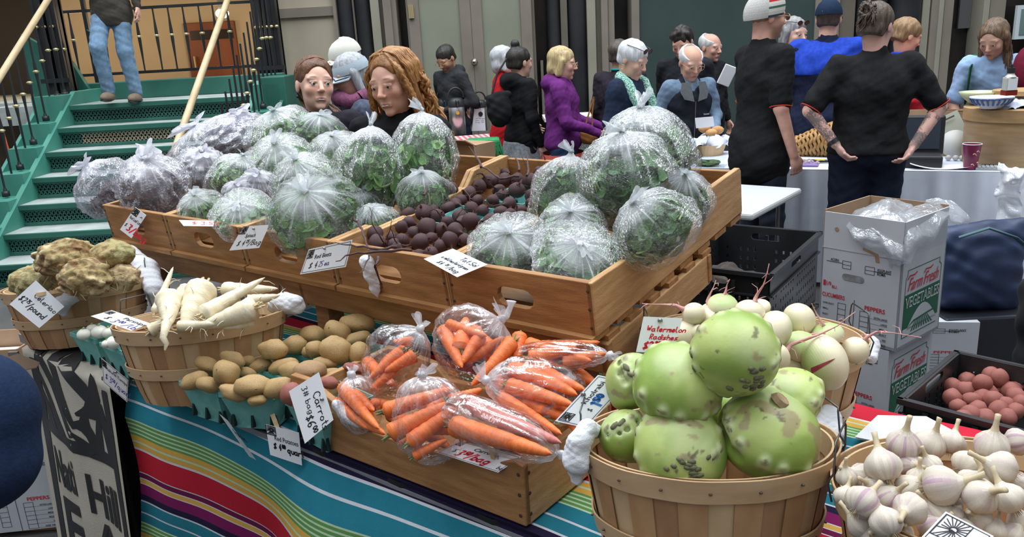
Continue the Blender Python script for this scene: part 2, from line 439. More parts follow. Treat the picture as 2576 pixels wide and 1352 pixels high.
def font_mesh(txt, shear=0.0, bold=0.0, space=1.0):
  key = (txt, shear, bold, space)
  if key in _fc: return _fc[key]
  cu = bpy.data.curves.new('lettering', 'FONT'); cu.body = txt; cu.size = 1.0; cu.shear = shear; cu.offset = bold; cu.space_character = space; cu.resolution_u = 3
  ob = bpy.data.objects.new('lettering', cu); C.objects.link(ob); bpy.context.view_layer.update()
  me = bpy.data.meshes.new_from_object(ob.evaluated_get(bpy.context.evaluated_depsgraph_get()))
  V = np.array([(v.co.x, v.co.y) for v in me.vertices]).reshape(-1, 2); Fs = [tuple(p.vertices) for p in me.polygons]
  bpy.data.objects.remove(ob); bpy.data.curves.remove(cu); bpy.data.meshes.remove(me)
  if len(V): V[:, 0] -= V[:, 0].min()
  _fc[key] = (V, Fs, V[:, 0].max() if len(V) else 0); return _fc[key]
def put_text(mb, txt, fmap, x, y, w=None, h=0.01, align='l', shear=0.0, bold=0.0, fn=None, col=None):
  """printed text: fits the width w if given; cap height h"""
  V, Fs, W = font_mesh(txt, shear, bold)
  sy = h / 0.73; sx = (w / W) if w else sy
  ww = W * sx; x0 = x - (ww / 2 if align == 'c' else ww if align == 'r' else 0)
  mb.add([fmap(*( (x0 + a * sx, y + b * sy) if fn is None else fn(x0 + a * sx, y + b * sy))) for a, b in V], Fs, col=col)
INK = mat('ink_black', (0.012, 0.012, 0.015), rough=0.6)
INKR = mat('ink_red', (0.75, 0.03, 0.05), rough=0.6)
INKB = mat('ink_blue', (0.03, 0.16, 0.45), rough=0.6)
INKV = mat('ink_violet', (0.10, 0.05, 0.35), rough=0.6)
CARD = mat('card_white', (0.80, 0.81, 0.84), (0.86, 0.87, 0.90), scale=5, rough=0.45)
METAL = mat('steel_wire', (0.32, 0.32, 0.33), rough=0.35, metal=0.9)
def quadmap(TL, TR, BR, BL, lift=0.0012):
  TL, TR, BR, BL = [np.asarray(p, float) for p in (TL, TR, BR, BL)]
  w = (np.linalg.norm(TR - TL) + np.linalg.norm(BR - BL)) / 2; h = (np.linalg.norm(BL - TL) + np.linalg.norm(BR - TR)) / 2
  n = nrm(np.cross(TR - TL, TL - BL))
  if n @ (EYE - TL) < 0 and False: n = -n
  def f(x, y, up=lift):
    a, b = x / w, y / h
    return (BL * (1 - a) + BR * a) * (1 - b) + (TL * (1 - a) + TR * a) * b + n * up
  return f, w, h, n
def logo_lines(x0, y0, s):
  L = [[(x0, y0), (x0 + s, y0), (x0 + s, y0 + s), (x0, y0 + s), (x0, y0)], [(x0, y0 + s * 0.38), (x0 + s * 0.5, y0 + s * 0.5), (x0 + s, y0 + s * 0.38)]]
  cx, cy = x0 + s * 0.55, y0 + s * 0.52
  for k in range(11):
    a = math.pi * k / 10; tx, ty = math.cos(a), math.sin(a); m = max(abs(tx) / 0.45, abs(ty) / 0.48)
    L.append([(cx + tx * s * 0.14, cy + ty * s * 0.14), (cx + tx / m * s * 0.98, cy + ty / m * s * 0.98)])
  for k in range(6): L.append([(cx - s * 0.05 + k * s * 0.02, cy - s * 0.05), (x0 + s * (0.05 + k * 0.18), y0)])
  L.append([(cx + s * 0.13 * math.cos(a), cy + s * 0.13 * math.sin(a)) for a in [k * math.pi / 6 for k in range(13)]])
  return L
def card(name, label, q, texts, logo=None, border=None, seed=1, pin=None, clip=None, cat='sign', bend=0.0, group='price cards at the stall', wrinkle=0.0):
  """q: four world corners TL TR BR BL as the writing runs; texts: (kind, string, x, y, cap height, ink, width) with x, y, h in card fractions of the height"""
  rnd = random.Random(seed); f0, w, h, n = quadmap(*q, lift=0.0)
  def f(x, y, up=0.0009): return f0(x, y, up + bend * (0.25 - (x / w - 0.5) ** 2) * w)
  mb = MB(); nx, ny = 8, 4
  top = [[f(w * i / nx, h * j / ny, 0.0004) for j in range(ny + 1)] for i in range(nx + 1)]
  bot = [[f(w * i / nx, h * j / ny, -0.0004) for j in range(ny + 1)] for i in range(nx + 1)]
  mb.grid(top); mb.grid(bot)
  edge = [(i, 0) for i in range(nx)] + [(nx, j) for j in range(ny)] + [(i, ny) for i in range(nx, 0, -1)] + [(0, j) for j in range(ny, 0, -1)]
  mb.grid([[top[i][j], bot[i][j]] for i, j in edge], close_u=True)
  root = tag(mb.build(name, CARD), label, cat, group)
  by = {}
  for t in texts:
    kind, s, x, y, ch, ink = t[:6]; wd = t[6] if len(t) > 6 else None
    m = by.setdefault((kind, ink), MB())
    if kind == 'hand':
      L, W = strokes(s, rnd); k = ch * h; kx = wd * h if wd else k
      ribbons(m, [[(x * h + a * kx, y * h + b * k) for a, b in pl] for pl in L], f, (t[7] if len(t) > 7 else 0.06) * k)
    else: put_text(m, s, f, x * h, y * h, w=wd * h if wd else None, h=ch * h, bold=0.012)
  inks = {'k': INK, 'r': INKR, 'b': INKB, 'v': INKV}
  for (kind, ink), m in by.items(): m.build('handwriting' if kind == 'hand' else 'printed_text', inks[ink], root, fixn=False)
  if logo:
    m = MB(); ribbons(m, logo_lines(logo[0] * h, logo[1] * h, logo[2] * h), f, 0.012 * h); m.build('sunburst_emblem', INK, root, fixn=False)
  if border:
    m = MB(); e = border * h; ribbons(m, [[(e, e), (w - e, e), (w - e, h - e), (e, h - e), (e, e)]], f, 0.009 * h); m.build('border_line', INK, root, fixn=False)
  if pin:
    m = MB(); p = f(pin[0] * h, pin[1] * h, 0.003); m.blob(p, 0.0035, n=10); m.box(p - n * 0.004, (0.008, 0.008, 0.004)); m.build('pin_clip', METAL, root, smooth=True)
  return root, f, w, h
def clothespin(label, a, b, side, parent=None, name='clothespin'):
  """two wooden arms with a coil between, from a to b"""
  a, b = np.asarray(a, float), np.asarray(b, float); d = nrm(b - a); s_ = nrm(np.asarray(side, float) - d * (np.asarray(side) @ d)); n = np.cross(d, s_); L = np.linalg.norm(b - a)
  t = thing(name, label, 'clothespin', (a + b) / 2, group='wooden clothes pegs holding cards'); o = (a + b) / 2; wd = mat('peg_wood', (0.50, 0.33, 0.17), (0.62, 0.44, 0.25), scale=30, stretch=(1, 1, 1), rough=0.6)
  for sg in (-1, 1):
    m = MB(); rot = frame(d, s_, n); P = []
    for u, q in ((-0.5, 0.0105), (-0.1, 0.006), (0.05, 0.0035), (0.5, 0.003)):
      c = d * u * L + n * sg * q; P.append([c + s_ * 0.005 + n * sg * 0.0025, c - s_ * 0.005 + n * sg * 0.0025, c - s_ * 0.005 - n * sg * 0.0025, c + s_ * 0.005 - n * sg * 0.0025])
    m.grid(P, close_v=True); m.add(P[0], [(0, 1, 2, 3)]); m.add(P[-1], [(3, 2, 1, 0)]); m.build('peg_arm', wd, t)
  m = MB(); m.tube([d * 0.02 * L + s_ * (0.006 * k / 3 - 0.006) + n * 0.004 * math.cos(k * 1.6) + d * 0.004 * math.sin(k * 1.6) for k in range(9)], 0.0012, n=5); m.build('spring', METAL, t, smooth=True)
  return t
# ---------------------------------------------------------------- shared frames
TZ = 0.74                                                     # table top
U = nrm((0.786, -0.618, 0)); V = nrm((0.618, 0.786, 0)); K = np.array([0, 0, 1.0])
E0 = np.array([-0.498, 1.688, TZ])
def T(s, t, z=TZ): p = E0 + U * s + V * t; return np.array([p[0], p[1], z])
CF = np.array([0.161, 1.574, 1.127]); CW = 0.407; CD = 0.78; _ti = R(7.86)
CU = U.copy(); CV = V * math.cos(_ti) + K * math.sin(_ti); CN = K * math.cos(_ti) - V * math.sin(_ti)
def CR(s, t, n): return CF + CU * s + CV * t + CN * n        # s<=0 to the left, t to the back, n up from the front top edge
def on_crate(px, py, n=0.0): return PN(px, py, CR(0, 0, n), CN)
def at_t(px, py, t): return PN(px, py, CF + V * t, V)        # upright plane parallel to the stall, t behind the crate fronts
# ---------------------------------------------------------------- materials of the place
WOOD = mat('crate_pine', (0.34, 0.175, 0.075), (0.46, 0.26, 0.12), scale=5, stretch=(1, 1, 9), rough=0.55, bump=0.25, bscale=40, vc=False)
M_ = mat
BLACK = mat('black_paint', (0.012, 0.013, 0.015), (0.025, 0.027, 0.03), scale=3, rough=0.45)
BRASS = mat('brass_knob', (0.62, 0.50, 0.27), rough=0.35, metal=0.6)
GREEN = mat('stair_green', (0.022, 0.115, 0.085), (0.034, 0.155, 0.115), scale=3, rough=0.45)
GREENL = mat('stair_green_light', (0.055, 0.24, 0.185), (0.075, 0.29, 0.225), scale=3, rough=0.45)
PLY_ = None
# ---------------------------------------------------------------- floor and walls
WY = 8.7                                                      # the far wall
m = MB(); m.box2((-9, -2.5, -0.1), (9, 13.5, 0)); structure('floor', m, mat('stone_floor', (0.055, 0.055, 0.055), (0.09, 0.085, 0.08), scale=2.5, rough=0.5))
def xw(px, py=60, y=WY): return PY(px, py, y)[0]
def wallseg(mb, p0, p1, z0=0.0, z1=5.2, y=WY, th=0.2, col=None, py=60):
  mb.box2((xw(p0, py, y), y, z0), (xw(p1, py, y), y + th, z1), col=col)
BEIGE = mat('beige_plaster', (0.42, 0.37, 0.28), (0.46, 0.41, 0.31), scale=2, rough=0.8)
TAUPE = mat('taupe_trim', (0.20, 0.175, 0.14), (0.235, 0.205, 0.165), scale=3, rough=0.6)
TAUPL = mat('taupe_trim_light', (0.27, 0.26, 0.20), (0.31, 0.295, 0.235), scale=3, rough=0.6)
TAUPD_SHADE = mat('taupe_trim_dark_and_shade', (0.115, 0.10, 0.075), (0.14, 0.12, 0.095), scale=3, rough=0.6)  # dark trim, also used to paint shadow strips beside pilasters
OLIVE = mat('olive_door_panel', (0.235, 0.25, 0.185), (0.27, 0.285, 0.215), scale=2, rough=0.5)
DKGLASS = mat('dark_shop_glass', (0.012, 0.012, 0.012), (0.03, 0.027, 0.022), scale=2.2, rough=0.18)
DKGREEN = mat('dark_green_board', (0.028, 0.050, 0.047), (0.036, 0.062, 0.057), scale=2, rough=0.55)
SOFF = mat('soffit_paint', (0.40, 0.38, 0.33), rough=0.8)
m = MB(); wallseg(m, 660, 842); structure('wall_centre', m, BEIGE)
m = MB(); wallseg(m, 700, 842, 1.93, 2.02, WY - 0.03, 0.05); wallseg(m, 841, 849, 0, 5.2, WY - 0.06, 0.3); structure('trim_1', m, TAUPE)
m = MB(); m.box2((xw(842), WY + 0.22, 0), (xw(1740), WY + 0.5, 5.2)); structure('wall_back', m, DKGLASS)
def pilasters(name, lst):
  by = {}
  for a, b, mt, off in lst: by.setdefault(mt.name, (MB(), mt)); wallseg(by[mt.name][0], a, b, y=WY - off, th=0.22 + off)
  for k, (mb, mt) in enumerate(by.values()): structure(name + ('' if k == 0 else '_%d' % k), mb, mt, bevel=0.006)
pilasters('trim_2', [(890, 895, TAUPD_SHADE, 0.0), (935, 957, TAUPL, 0.05), (957, 966, TAUPD_SHADE, 0.0), (966, 987, TAUPE, 0.08), (987, 1000, TAUPE, 0.04), (1024, 1030, TAUPE, 0.02)])  # dark strip right of the grey pilaster is its shadow, painted as trim
pilasters('trim_3', [(1337, 1346, TAUPD_SHADE, 0.02), (1411, 1428, TAUPD_SHADE, 0.03), (1477, 1499, TAUPL, 0.06), (1499, 1513, TAUPD_SHADE, 0.02), (1513, 1530, TAUPE, 0.08), (1530, 1546, TAUPE, 0.05), (1589, 1609, TAUPE, 0.06)])  # shade right of the greyish pilaster is painted on as a dark strip
for a, b in ((849, 890), (895, 935), (1378, 1411), (1428, 1477)):
  x0, x1 = xw(a), xw(b); r = (x1 - x0) / 2; m = MB(); m.lathe([(r, 0), (r, 5.2)], n=28, c=((x0 + x1) / 2, WY + 0.05, 0)); structure('column', m, BLACK, smooth=True)
# panelled double doors
def dbl_door(name, a, b, knob=None):
  d = thing(name, None, None, (xw((a + b) / 2), WY, 0)); d['kind'] = 'structure'; del_ = d.location
  x0, x1 = xw(a) - d.location.x, xw(b) - d.location.x; m = MB()
  zt = 2.13; sw = 0.115
  m.box2((x0, -0.05, 0), (x0 + sw, 0.0, 5.2)); m.box2((x1 - sw, -0.05, 0), (x1, 0.0, 5.2)); m.box2((x0 + sw, -0.05, zt), (x1 - sw, 0, zt + 0.22)); m.box2((x0 + sw, -0.05, 0), (x1 - sw, 0, 0.2)); m.box2((x0 + sw, -0.05, 0.5), (x1 - sw, 0, 0.6))
  m.build('door_frame', TAUPE, d, bevel=0.008)
  m = MB(); m.box2((x0 + sw, -0.02, 0.2), (x1 - sw, 0.0, 0.5)); m.box2((x0 + sw, -0.02, 0.6), (x1 - sw, 0.0, zt)); m.box2((x0 + sw, -0.02, zt + 0.22), (x1 - sw, 0, 5.2)); m.build('door_panel', OLIVE, d)
  if knob:
    k = PY(knob[0], knob[1], WY); m = MB(); kx, kz = k[0] - d.location.x, k[2]
    m.blob((kx, -0.10, kz), 0.028, n=16); m.cyl((kx, -0.09, kz), (kx, -0.05, kz), 0.01); m.cyl((kx, -0.055, kz), (kx, -0.05, kz), 0.035); m.build('door_handle', mat('polished_chrome', (0.8, 0.78, 0.72), rough=0.15, metal=1.0), d, smooth=True)
  return d
d1 = dbl_door('door_1', 1029, 1186, (1194, 155)); d2 = dbl_door('door_2', 1186, 1338)
m = MB(); hp = PY(1036, 30, WY); m.box((hp[0] - d1.location.x, -0.06, hp[2]), (0.05, 0.02, 0.13)); m.cyl((hp[0] - d1.location.x, -0.075, hp[2] - 0.065), (hp[0] - d1.location.x, -0.075, hp[2] + 0.065), 0.008); m.build('hinge', BRASS, d1)
# dark green board, shop fronts on the right
m = MB(); wallseg(m, 1607, 2052, y=WY - 0.03, th=0.2); structure('wall_right', m, DKGREEN)
m = MB(); m.box2((xw(2040), WY + 0.22, 0), (xw(2720), WY + 0.4, 5.2)); structure('wall_far_right', m, DKGLASS)
pilasters('trim_4', [(2050, 2066, TAUPE, 0.05), (2066, 2074, TAUPD_SHADE, 0.0), (2092, 2112, TAUPE, 0.03), (2112, 2150, TAUPD_SHADE, 0.0), (2318, 2337, TAUPL, 0.04), (2337, 2341, TAUPD_SHADE, 0.0), (2341, 2360, TAUPE, 0.05), (2360, 2372, TAUPL, 0.07), (2372, 2396, TAUPE, 0.05), (2471, 2486, TAUPL, 0.05), (2486, 2526, TAUPE, 0.03), (2620, 2660, TAUPE, 0.03)])
for a, b in ((2155, 2230), (2235, 2316)):
  x0, x1 = xw(a), xw(b); r = (x1 - x0) / 2; m = MB(); m.lathe([(r, 0), (r, 5.2)], n=28, c=((x0 + x1) / 2, WY + 0.05, 0)); structure('column', m, BLACK, smooth=True)
m = MB(); a = PY(2552, 14, WY); b = PY(2620, 95, WY); m.box2((a[0], WY - 0.06, b[2]), (a[0] + 0.42, WY - 0.02, a[2]))
sg = tag(m.build('menu_board', mat('board_frame_white', (0.55, 0.62, 0.64), rough=0.5)), 'pale framed menu board hanging beyond the woman in light blue', 'sign')
m = MB(); m.box2((a[0] + 0.04, WY - 0.066, b[2] + 0.04), (a[0] + 0.38, WY - 0.058, a[2] - 0.04)); m.build('board_face', mat('board_face_grey', (0.13, 0.19, 0.19), (0.16, 0.23, 0.22), scale=4, rough=0.4), sg)
# strip light's reflection in the shop glass, put in as a solid grey strip
m = MB(); x0, x1 = PY(2407, 60, WY + 0.2)[0], PY(2436, 60, WY + 0.2)[0]; m.box2((x0, WY + 0.17, 1.45), (x1, WY + 0.2, 5)); structure('reflected_strip', m, mat('reflection_grey', (0.11, 0.11, 0.115), rough=0.5))
m = MB(); p = PY(1364, 160, WY); m.box((p[0], WY + 0.1, p[2] - 0.28), (0.028, 0.04, 0.62)); structure('trim_6', m, TAUPE)
# ---------------------------------------------------------------- staircase
SY, SZ, RISE, RUN = 7.55, 1.235, 0.1765, 0.27
sx0, sx1 = PY(172, 262, SY)[0], PY(640, 236, SY)[0]
st = thing('staircase', 'green painted stairs with pierced risers and pale treads', 'stairs', ((sx0 + sx1) / 2, SY, 0))
ox = st.location.x
TREAD = mat('tread_stone', (0.33, 0.37, 0.35), (0.46, 0.50, 0.48), scale=6, rough=0.55)
LAT = mat('riser_lattice', (0.03, 0.14, 0.11), (0.045, 0.17, 0.135), scale=4, rough=0.5); LATW = mat('riser_lattice_worn', (0.42, 0.38, 0.27), (0.36, 0.31, 0.2), scale=4, rough=0.6)
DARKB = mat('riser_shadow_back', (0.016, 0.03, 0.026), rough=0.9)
for k in range(7):
  y = SY - RUN * k; z = SZ - RISE * k
  m = MB(); m.box2((sx0 - ox, y - SY - 0.02, z - 0.012), (sx1 - ox, y - SY + RUN, z)); m.build('tread', TREAD, st)
  m = MB(); m.box2((sx0 - ox, y - SY - 0.045, z - 0.04), (sx1 - ox, y - SY - 0.02, z + 0.001)); m.box2((sx0 - ox, y - SY - 0.02, z - 0.058), (sx1 - ox, y - SY + 0.0, z - 0.012)); m.box2((sx0 - ox, y - SY - 0.012, z - RISE), (sx1 - ox, y - SY + 0.01, z - RISE + 0.03))
  m.build('nosing', GREEN, st, bevel=0.004)
  m = MB(); m.box2((sx0 - ox, y - SY + 0.02, z - RISE), (sx1 - ox, y - SY + 0.03, z - 0.02)); m.build('riser_shade_sheet', DARKB, st)  # dark sheet standing in for the shade behind the pierced riser
  m = MB(); m2 = MB(); za, zb = z - RISE + 0.03, z - 0.058; n = 50; w = (sx1 - sx0) / n; yy = y - SY
  for i in range(n):
    cx = sx0 - ox + w * (i + 0.5); f = (i + 0.5) / n
    worn = (k == 1 and 0.12 < f < 0.80) or (k == 2 and 0.48 < f < 0.9); mb = m2 if worn else m
    for q in range(2):
      cz = za + (zb - za) * (q + 0.5) / 2; hh = (zb - za) / 2
      L = math.hypot(w, hh); an = math.atan2(hh, w)
      for sg_ in (-1, 1): mb.box((cx, yy, cz), (L, 0.004, 0.0075), rot=rotm((0, 1, 0), -sg_ * an))
      mb.box((cx, yy, cz), (0.02, 0.005, 0.006)); mb.box((cx, yy, cz), (0.006, 0.005, 0.02))
  if m.v: m.build('pierced_riser', LAT, st)
  if m2.v: tag(m2.build('pierced_riser', LATW, st), 'worn cream pierced riser')
# landing slab and green fascia behind
m = MB(); m.box2((sx0 - ox - 0.9, RUN - 0.02, SZ - 0.05), (sx1 - ox + 0.02, 1.14, SZ)); m.build('landing', TREAD, st)
m = MB(); m.box2((sx0 - ox - 0.2, 0.62, SZ), (sx1 - ox + 0.12, 0.70, SZ + 0.17)); m.build('fascia', GREEN, st, bevel=0.01)
# stringers: stepped light green blocks under the balusters and a sloping board
for side, xs, sgn in (('left', sx0, -1), ('right', sx1, 1)):
  m = MB()
  prof = [(0.65, SZ - 0.02), (0.65, SZ + 0.12), (0.12, SZ + 0.12)]
  y1 = -RUN * 7 - 0.05; z1 = SZ + 0.12 - RISE * 7.6
  prof += [(y1, max(z1, 0.02)), (y1, 0.0), (y1 + 0.5, 0.0)]
  prof2 = [(a, b) for a, b in prof]
  rot = np.array([[0, 1, 0], [1, 0, 0], [0, 0, 1]], float)
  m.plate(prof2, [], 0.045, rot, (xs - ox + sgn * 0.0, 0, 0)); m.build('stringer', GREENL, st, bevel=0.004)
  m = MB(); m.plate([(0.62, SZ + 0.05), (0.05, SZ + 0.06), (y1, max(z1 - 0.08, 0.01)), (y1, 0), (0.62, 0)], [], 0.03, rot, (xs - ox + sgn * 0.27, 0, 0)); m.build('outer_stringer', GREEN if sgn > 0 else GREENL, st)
  m = MB()
  for k in range(9):
    yy, zz = 0.42 - RUN * k, SZ + 0.115 - RISE * max(0, k - 1.1)
    m.box2((xs - ox + min(0, sgn * 0.26), yy - RUN, zz - 0.3), (xs - ox + max(0, sgn * 0.26), yy, zz - 0.08 + (0.06 if k < 2 else 0)))
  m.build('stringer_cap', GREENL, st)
# right hand dark green block at the stair head
a, b = PY(655, 200, SY - 0.1), PY(729, 290, SY - 0.1)
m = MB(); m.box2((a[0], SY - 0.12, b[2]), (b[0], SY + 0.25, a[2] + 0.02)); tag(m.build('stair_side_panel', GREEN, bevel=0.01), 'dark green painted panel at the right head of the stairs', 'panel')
m = MB(); a, b = PY(-120, 180, 7.0), PY(130, 240, 7.0)
m.plate([(a[0], 0.0), (a[0], 1.9), (PY(0, 140, 7.0)[0], 1.62), (PY(62, 225, 7.0)[0], 1.30), (PY(100, 330, 7.0)[0], 0.9), (PY(60, 420, 7)[0], 0.0)], [], 0.06, np.eye(3), (0, 8.15, 0)); tag(m.build('stair_wall_panel', GREEN), 'dark green sloping panel behind the left stair railing', 'panel')
# railings
def baluster(parent, p, top, knob_z, twist=False):
  m = MB(); x, y, z = p; r = 0.011
  m.box((x, y, z + 0.022), (0.042, 0.042, 0.045)); m.cyl((x, y, z + 0.04), (x, y, z + 0.07), 0.018, 0.011, n=8)
  m.tube([(x, y, z + 0.05), (x, y, knob_z - 0.1), (x, y, knob_z - 0.03), (x, y, knob_z + 0.03), (x, y, knob_z + 0.1), (x, y, top)], [0.008, 0.010, 0.015, 0.015, 0.010, 0.008], n=8)
  b = m.build('baluster', BLACK, parent, smooth=True)
  m = MB(); m.lathe([(0.0, -0.018), (0.014, -0.016), (0.016, -0.008), (0.026, -0.003), (0.026, 0.004), (0.016, 0.009), (0.013, 0.017), (0, 0.018)], n=10, c=(x, y, knob_z)); m.build('brass_collar', BRASS, b, smooth=True)
RAILW = mat('handrail_wood', (0.50, 0.37, 0.20), (0.62, 0.48, 0.29), scale=14, stretch=(1, 0.2, 1), rough=0.4)
for nm, xs, sgn, lab in (('left', sx0, -1, 'wooden handrail with black balusters on the left side of the stairs'), ('right', sx1, 1, 'wooden handrail with black balusters on the right side of the stairs')):
  xr = xs + sgn * 0.12; rt = thing('stair_railing', lab, 'railing', (xr, SY, 0))
  for k in range(15):
    dy = 0.34 - 0.135 * k; zb = SZ + 0.10 + (RISE / RUN) * min(0, dy - 0.08) + (0.0)
    if zb < 0.15: break
    baluster(rt, (sgn * 0.0, dy, zb - 0.03), zb + 0.80, zb + 0.40)
  sl = RISE / RUN; m = MB(); pts = [(0, d, SZ + 0.97 + sl * d) for d in (0.30, -0.3, -1.0, -1.9)]
  rx = (xs + sgn * 0.0) - xr - sgn * 0.05
  m.tube([(rx, p[1], p[2]) for p in pts], 0.026, n=12); m.build('handrail', RAILW, rt, smooth=True)
  m = MB(); m.tube([(rx, p[1], p[2] - 0.030) for p in pts], 0.010, n=6); m.build('bottom_rail', BLACK, rt)
# upper landing railing behind the descending man
RY = SY + 0.9; rl = thing('landing_railing', 'black iron railing with brass collars across the stair head', 'railing', (PY(350, 120, RY)[0], RY, SZ)); rx0, rx1 = PY(92, 60, RY)[0] - rl.location.x, PY(690, 40, RY)[0] - rl.location.x
zt = PY(350, 20, RY)[2] - SZ; zl = PY(350, 182, RY)[2] - SZ; zk = PY(350, 92, RY)[2] - SZ
for z in (zt, zl): m = MB(); m.box2((rx0, -0.012, z - 0.014), (rx1, 0.012, z + 0.014)); m.build('rail', BLACK, rl)
for px in [92, 140, 183, 262, 305, 350, 395, 433, 470, 510, 545, 580]:
  x = PY(px, 92, RY)[0] - rl.location.x; m = MB(); m.tube([(x, 0, zl), (x, 0, zl + 0.12), (x, 0, zk - 0.04), (x, 0, zk + 0.04), (x, 0, zt - 0.1), (x, 0, zt)], [0.008, 0.009, 0.017, 0.017, 0.009, 0.008], n=8); b = m.build('baluster', BLACK, rl, smooth=True)
  m = MB(); m.blob((x, 0, zk), (0.026, 0.026, 0.016), n=12); m.build('brass_collar', BRASS, b, smooth=True)
x = PY(228, 110, RY)[0] - rl.location.x; m = MB(); m.box2((x - 0.018, -0.02, 0), (x + 0.018, 0.02, zt + 0.5)); m.build('post', BLACK, rl)
TEALI = mat('teal_iron', (0.03, 0.13, 0.13), rough=0.5)
m = MB(); x = PY(243, 110, RY)[0] - rl.location.x
for s_ in (-1, 1): m.tube([(x + 0.02 + 0.05 * math.cos(a) * (1 - a / 9) - 0.05, -0.02, zk - 0.03 + s_ * (0.02 + 0.1 * math.sin(a / 2))) for a in [q * 0.5 for q in range(12)]], 0.006, n=6)
m.box((x + 0.02, -0.02, zk - 0.03), (0.05, 0.02, 0.05)); m.build('scroll_ornament', TEALI, rl)
# big black piers either side of the stair head
for (a, b, y, lab) in ((92, 150, SY + 0.35, 'tall black iron pier at the left stair head'), (640, 700, SY + 0.75, 'tall black iron pier at the right stair head, with fine rods')):
  x0, x1 = PY(a, 60, y)[0], PY(b, 60, y)[0]; t = thing('iron_pier', lab, 'pillar', ((x0 + x1) / 2, y, SZ)); w = x1 - x0
  m = MB(); m.box2((-w / 2, -0.05, -0.1), (-w / 2 + 0.09, 0.1, 3.6)); m.box2((w / 2 - 0.09, -0.05, -0.1), (w / 2, 0.1, 3.6)); m.box2((-w / 2, 0.04, -0.1), (w / 2, 0.08, 3.6)); m.build('pier_body', BLACK, t)
  zk = PY((a + b) / 2, 68, y)[2] - SZ
  for k in range(5 if a > 300 else 3):
    x = -w / 2 + 0.03 + k * w / (4.6 if a > 300 else 3); m = MB(); m.cyl((x, -0.07, 0.15), (x, -0.07, 3.4), 0.006, n=6); b_ = m.build('rod', BLACK, t); m = MB(); m.blob((x, -0.07, zk), (0.02, 0.02, 0.015), n=10); m.build('brass_collar', BRASS, b_, smooth=True)
  m = MB(); m.box2((-w / 2 - 0.03, -0.08, 0.2), (w / 2 + 0.03, -0.06, 0.24)); m.build('cross_bar', BLACK, t)
# warm corridor behind the stair head
CY = 11.2
m = MB(); m.box2((-9, CY, 0), (xw(700, 60, CY), CY + 0.2, 5.4)); structure('wall_left', m, mat('warm_wall', (0.56, 0.45, 0.32), (0.60, 0.49, 0.35), scale=2, rough=0.8))
m = MB(); zc = PY(600, 8, CY)[2]; m.box2((-9, WY + 0.2, zc + 0.25), (xw(700, 60, CY), CY, zc + 0.4)); structure('ceiling', m, SOFF)
m = MB(); m.box2((PY(690, 60, WY)[0], WY, SZ + 0.0), (PY(700, 60, WY)[0], CY, 5.2)); structure('wall_corridor_right', m, BEIGE)
m = MB(); m.box2((-9, WY, 1.0), (xw(655, 60, WY), CY, SZ)); structure('floor_upper', m, TREAD)
RDW = mat('redwood_door', (0.20, 0.055, 0.022), (0.28, 0.085, 0.035), scale=4, stretch=(1, 1, 0.2), rough=0.5)
d3 = thing('door_3', None, None, (PY(515, 150, CY)[0], CY, SZ)); d3['kind'] = 'structure'
x0, x1 = PY(478, 150, CY)[0] - d3.location.x, PY(605, 150, CY)[0] - d3.location.x; ztop = PY(520, 56, CY)[2] - SZ
m = MB(); m.box2((x0, -0.06, 0), (x1, 0, ztop)); m.build('door_leaf', RDW, d3, bevel=0.01)
m = MB(); m.box2((x0 + 0.08, -0.07, ztop - 0.22), (x1 - 0.03, -0.055, ztop - 0.10)); m.build('transom_pane', mat('dark_transom', (0.03, 0.02, 0.015), rough=0.3), d3)
m = MB(); q = PY(498, 157, CY); m.box((q[0] - d3.location.x, -0.09, q[2] - SZ), (0.02, 0.05, 0.16)); m.build('door_handle', BRASS, d3)
m = MB(); m.box2((PY(128, 130, CY)[0], CY - 0.06, SZ), (PY(160, 130, CY)[0], CY - 0.01, PY(140, 10, CY)[2])); structure('trim_7', m, RDW)
m = MB(); m.box2((PY(-120, 130, CY)[0], CY - 0.06, SZ), (PY(128, 130, CY)[0], CY - 0.01, 3.2)); structure('recess_shade_slab', m, mat('dim_recess', (0.035, 0.032, 0.03), rough=0.8))  # near-black slab standing in for the dimness of the recess
lp = PY(559, 34, 9.9); gl = thing('ceiling_light', 'glowing round globe light on the corridor ceiling', 'light', (lp[0], lp[1], zc + 0.25))
m = MB(); m.blob((0, 0, lp[2] - zc - 0.25), (0.075, 0.075, 0.055), n=20); m.build('globe', mat('lamp_glow', (1, 0.9, 0.75), emit=(1.0, 0.78, 0.48, 9.0)), gl, smooth=True)
m = MB(); m.cyl((0, 0, 0), (0, 0, lp[2] - zc - 0.25 + 0.04), 0.04); m.build('ceiling_mount', SOFF, gl)
for _x, _y in ((lp[0], 9.9), (lp[0] - 1.7, 9.9), (lp[0] - 3.3, 9.9)):
  d = bpy.data.lights.new('corridor_lamp', 'POINT'); d.energy = 15; d.color = (1.0, 0.72, 0.42); d.shadow_soft_size = 0.12
  o = bpy.data.objects.new('corridor_lamp', d); C.objects.link(o); o.location = (_x, _y, lp[2] - 0.15)
m = MB(); a = PY(0, 300, 6.9); m.tube([PY(0, 300, 6.9), PY(12, 345, 6.9), PY(22, 380, 6.9), PY(32, 405, 6.9)], 0.008, n=6); tag(m.build('orange_cable', mat('cable_orange', (0.75, 0.13, 0.04), rough=0.5), smooth=True), 'orange cable hanging behind the left stair railing', 'cable')
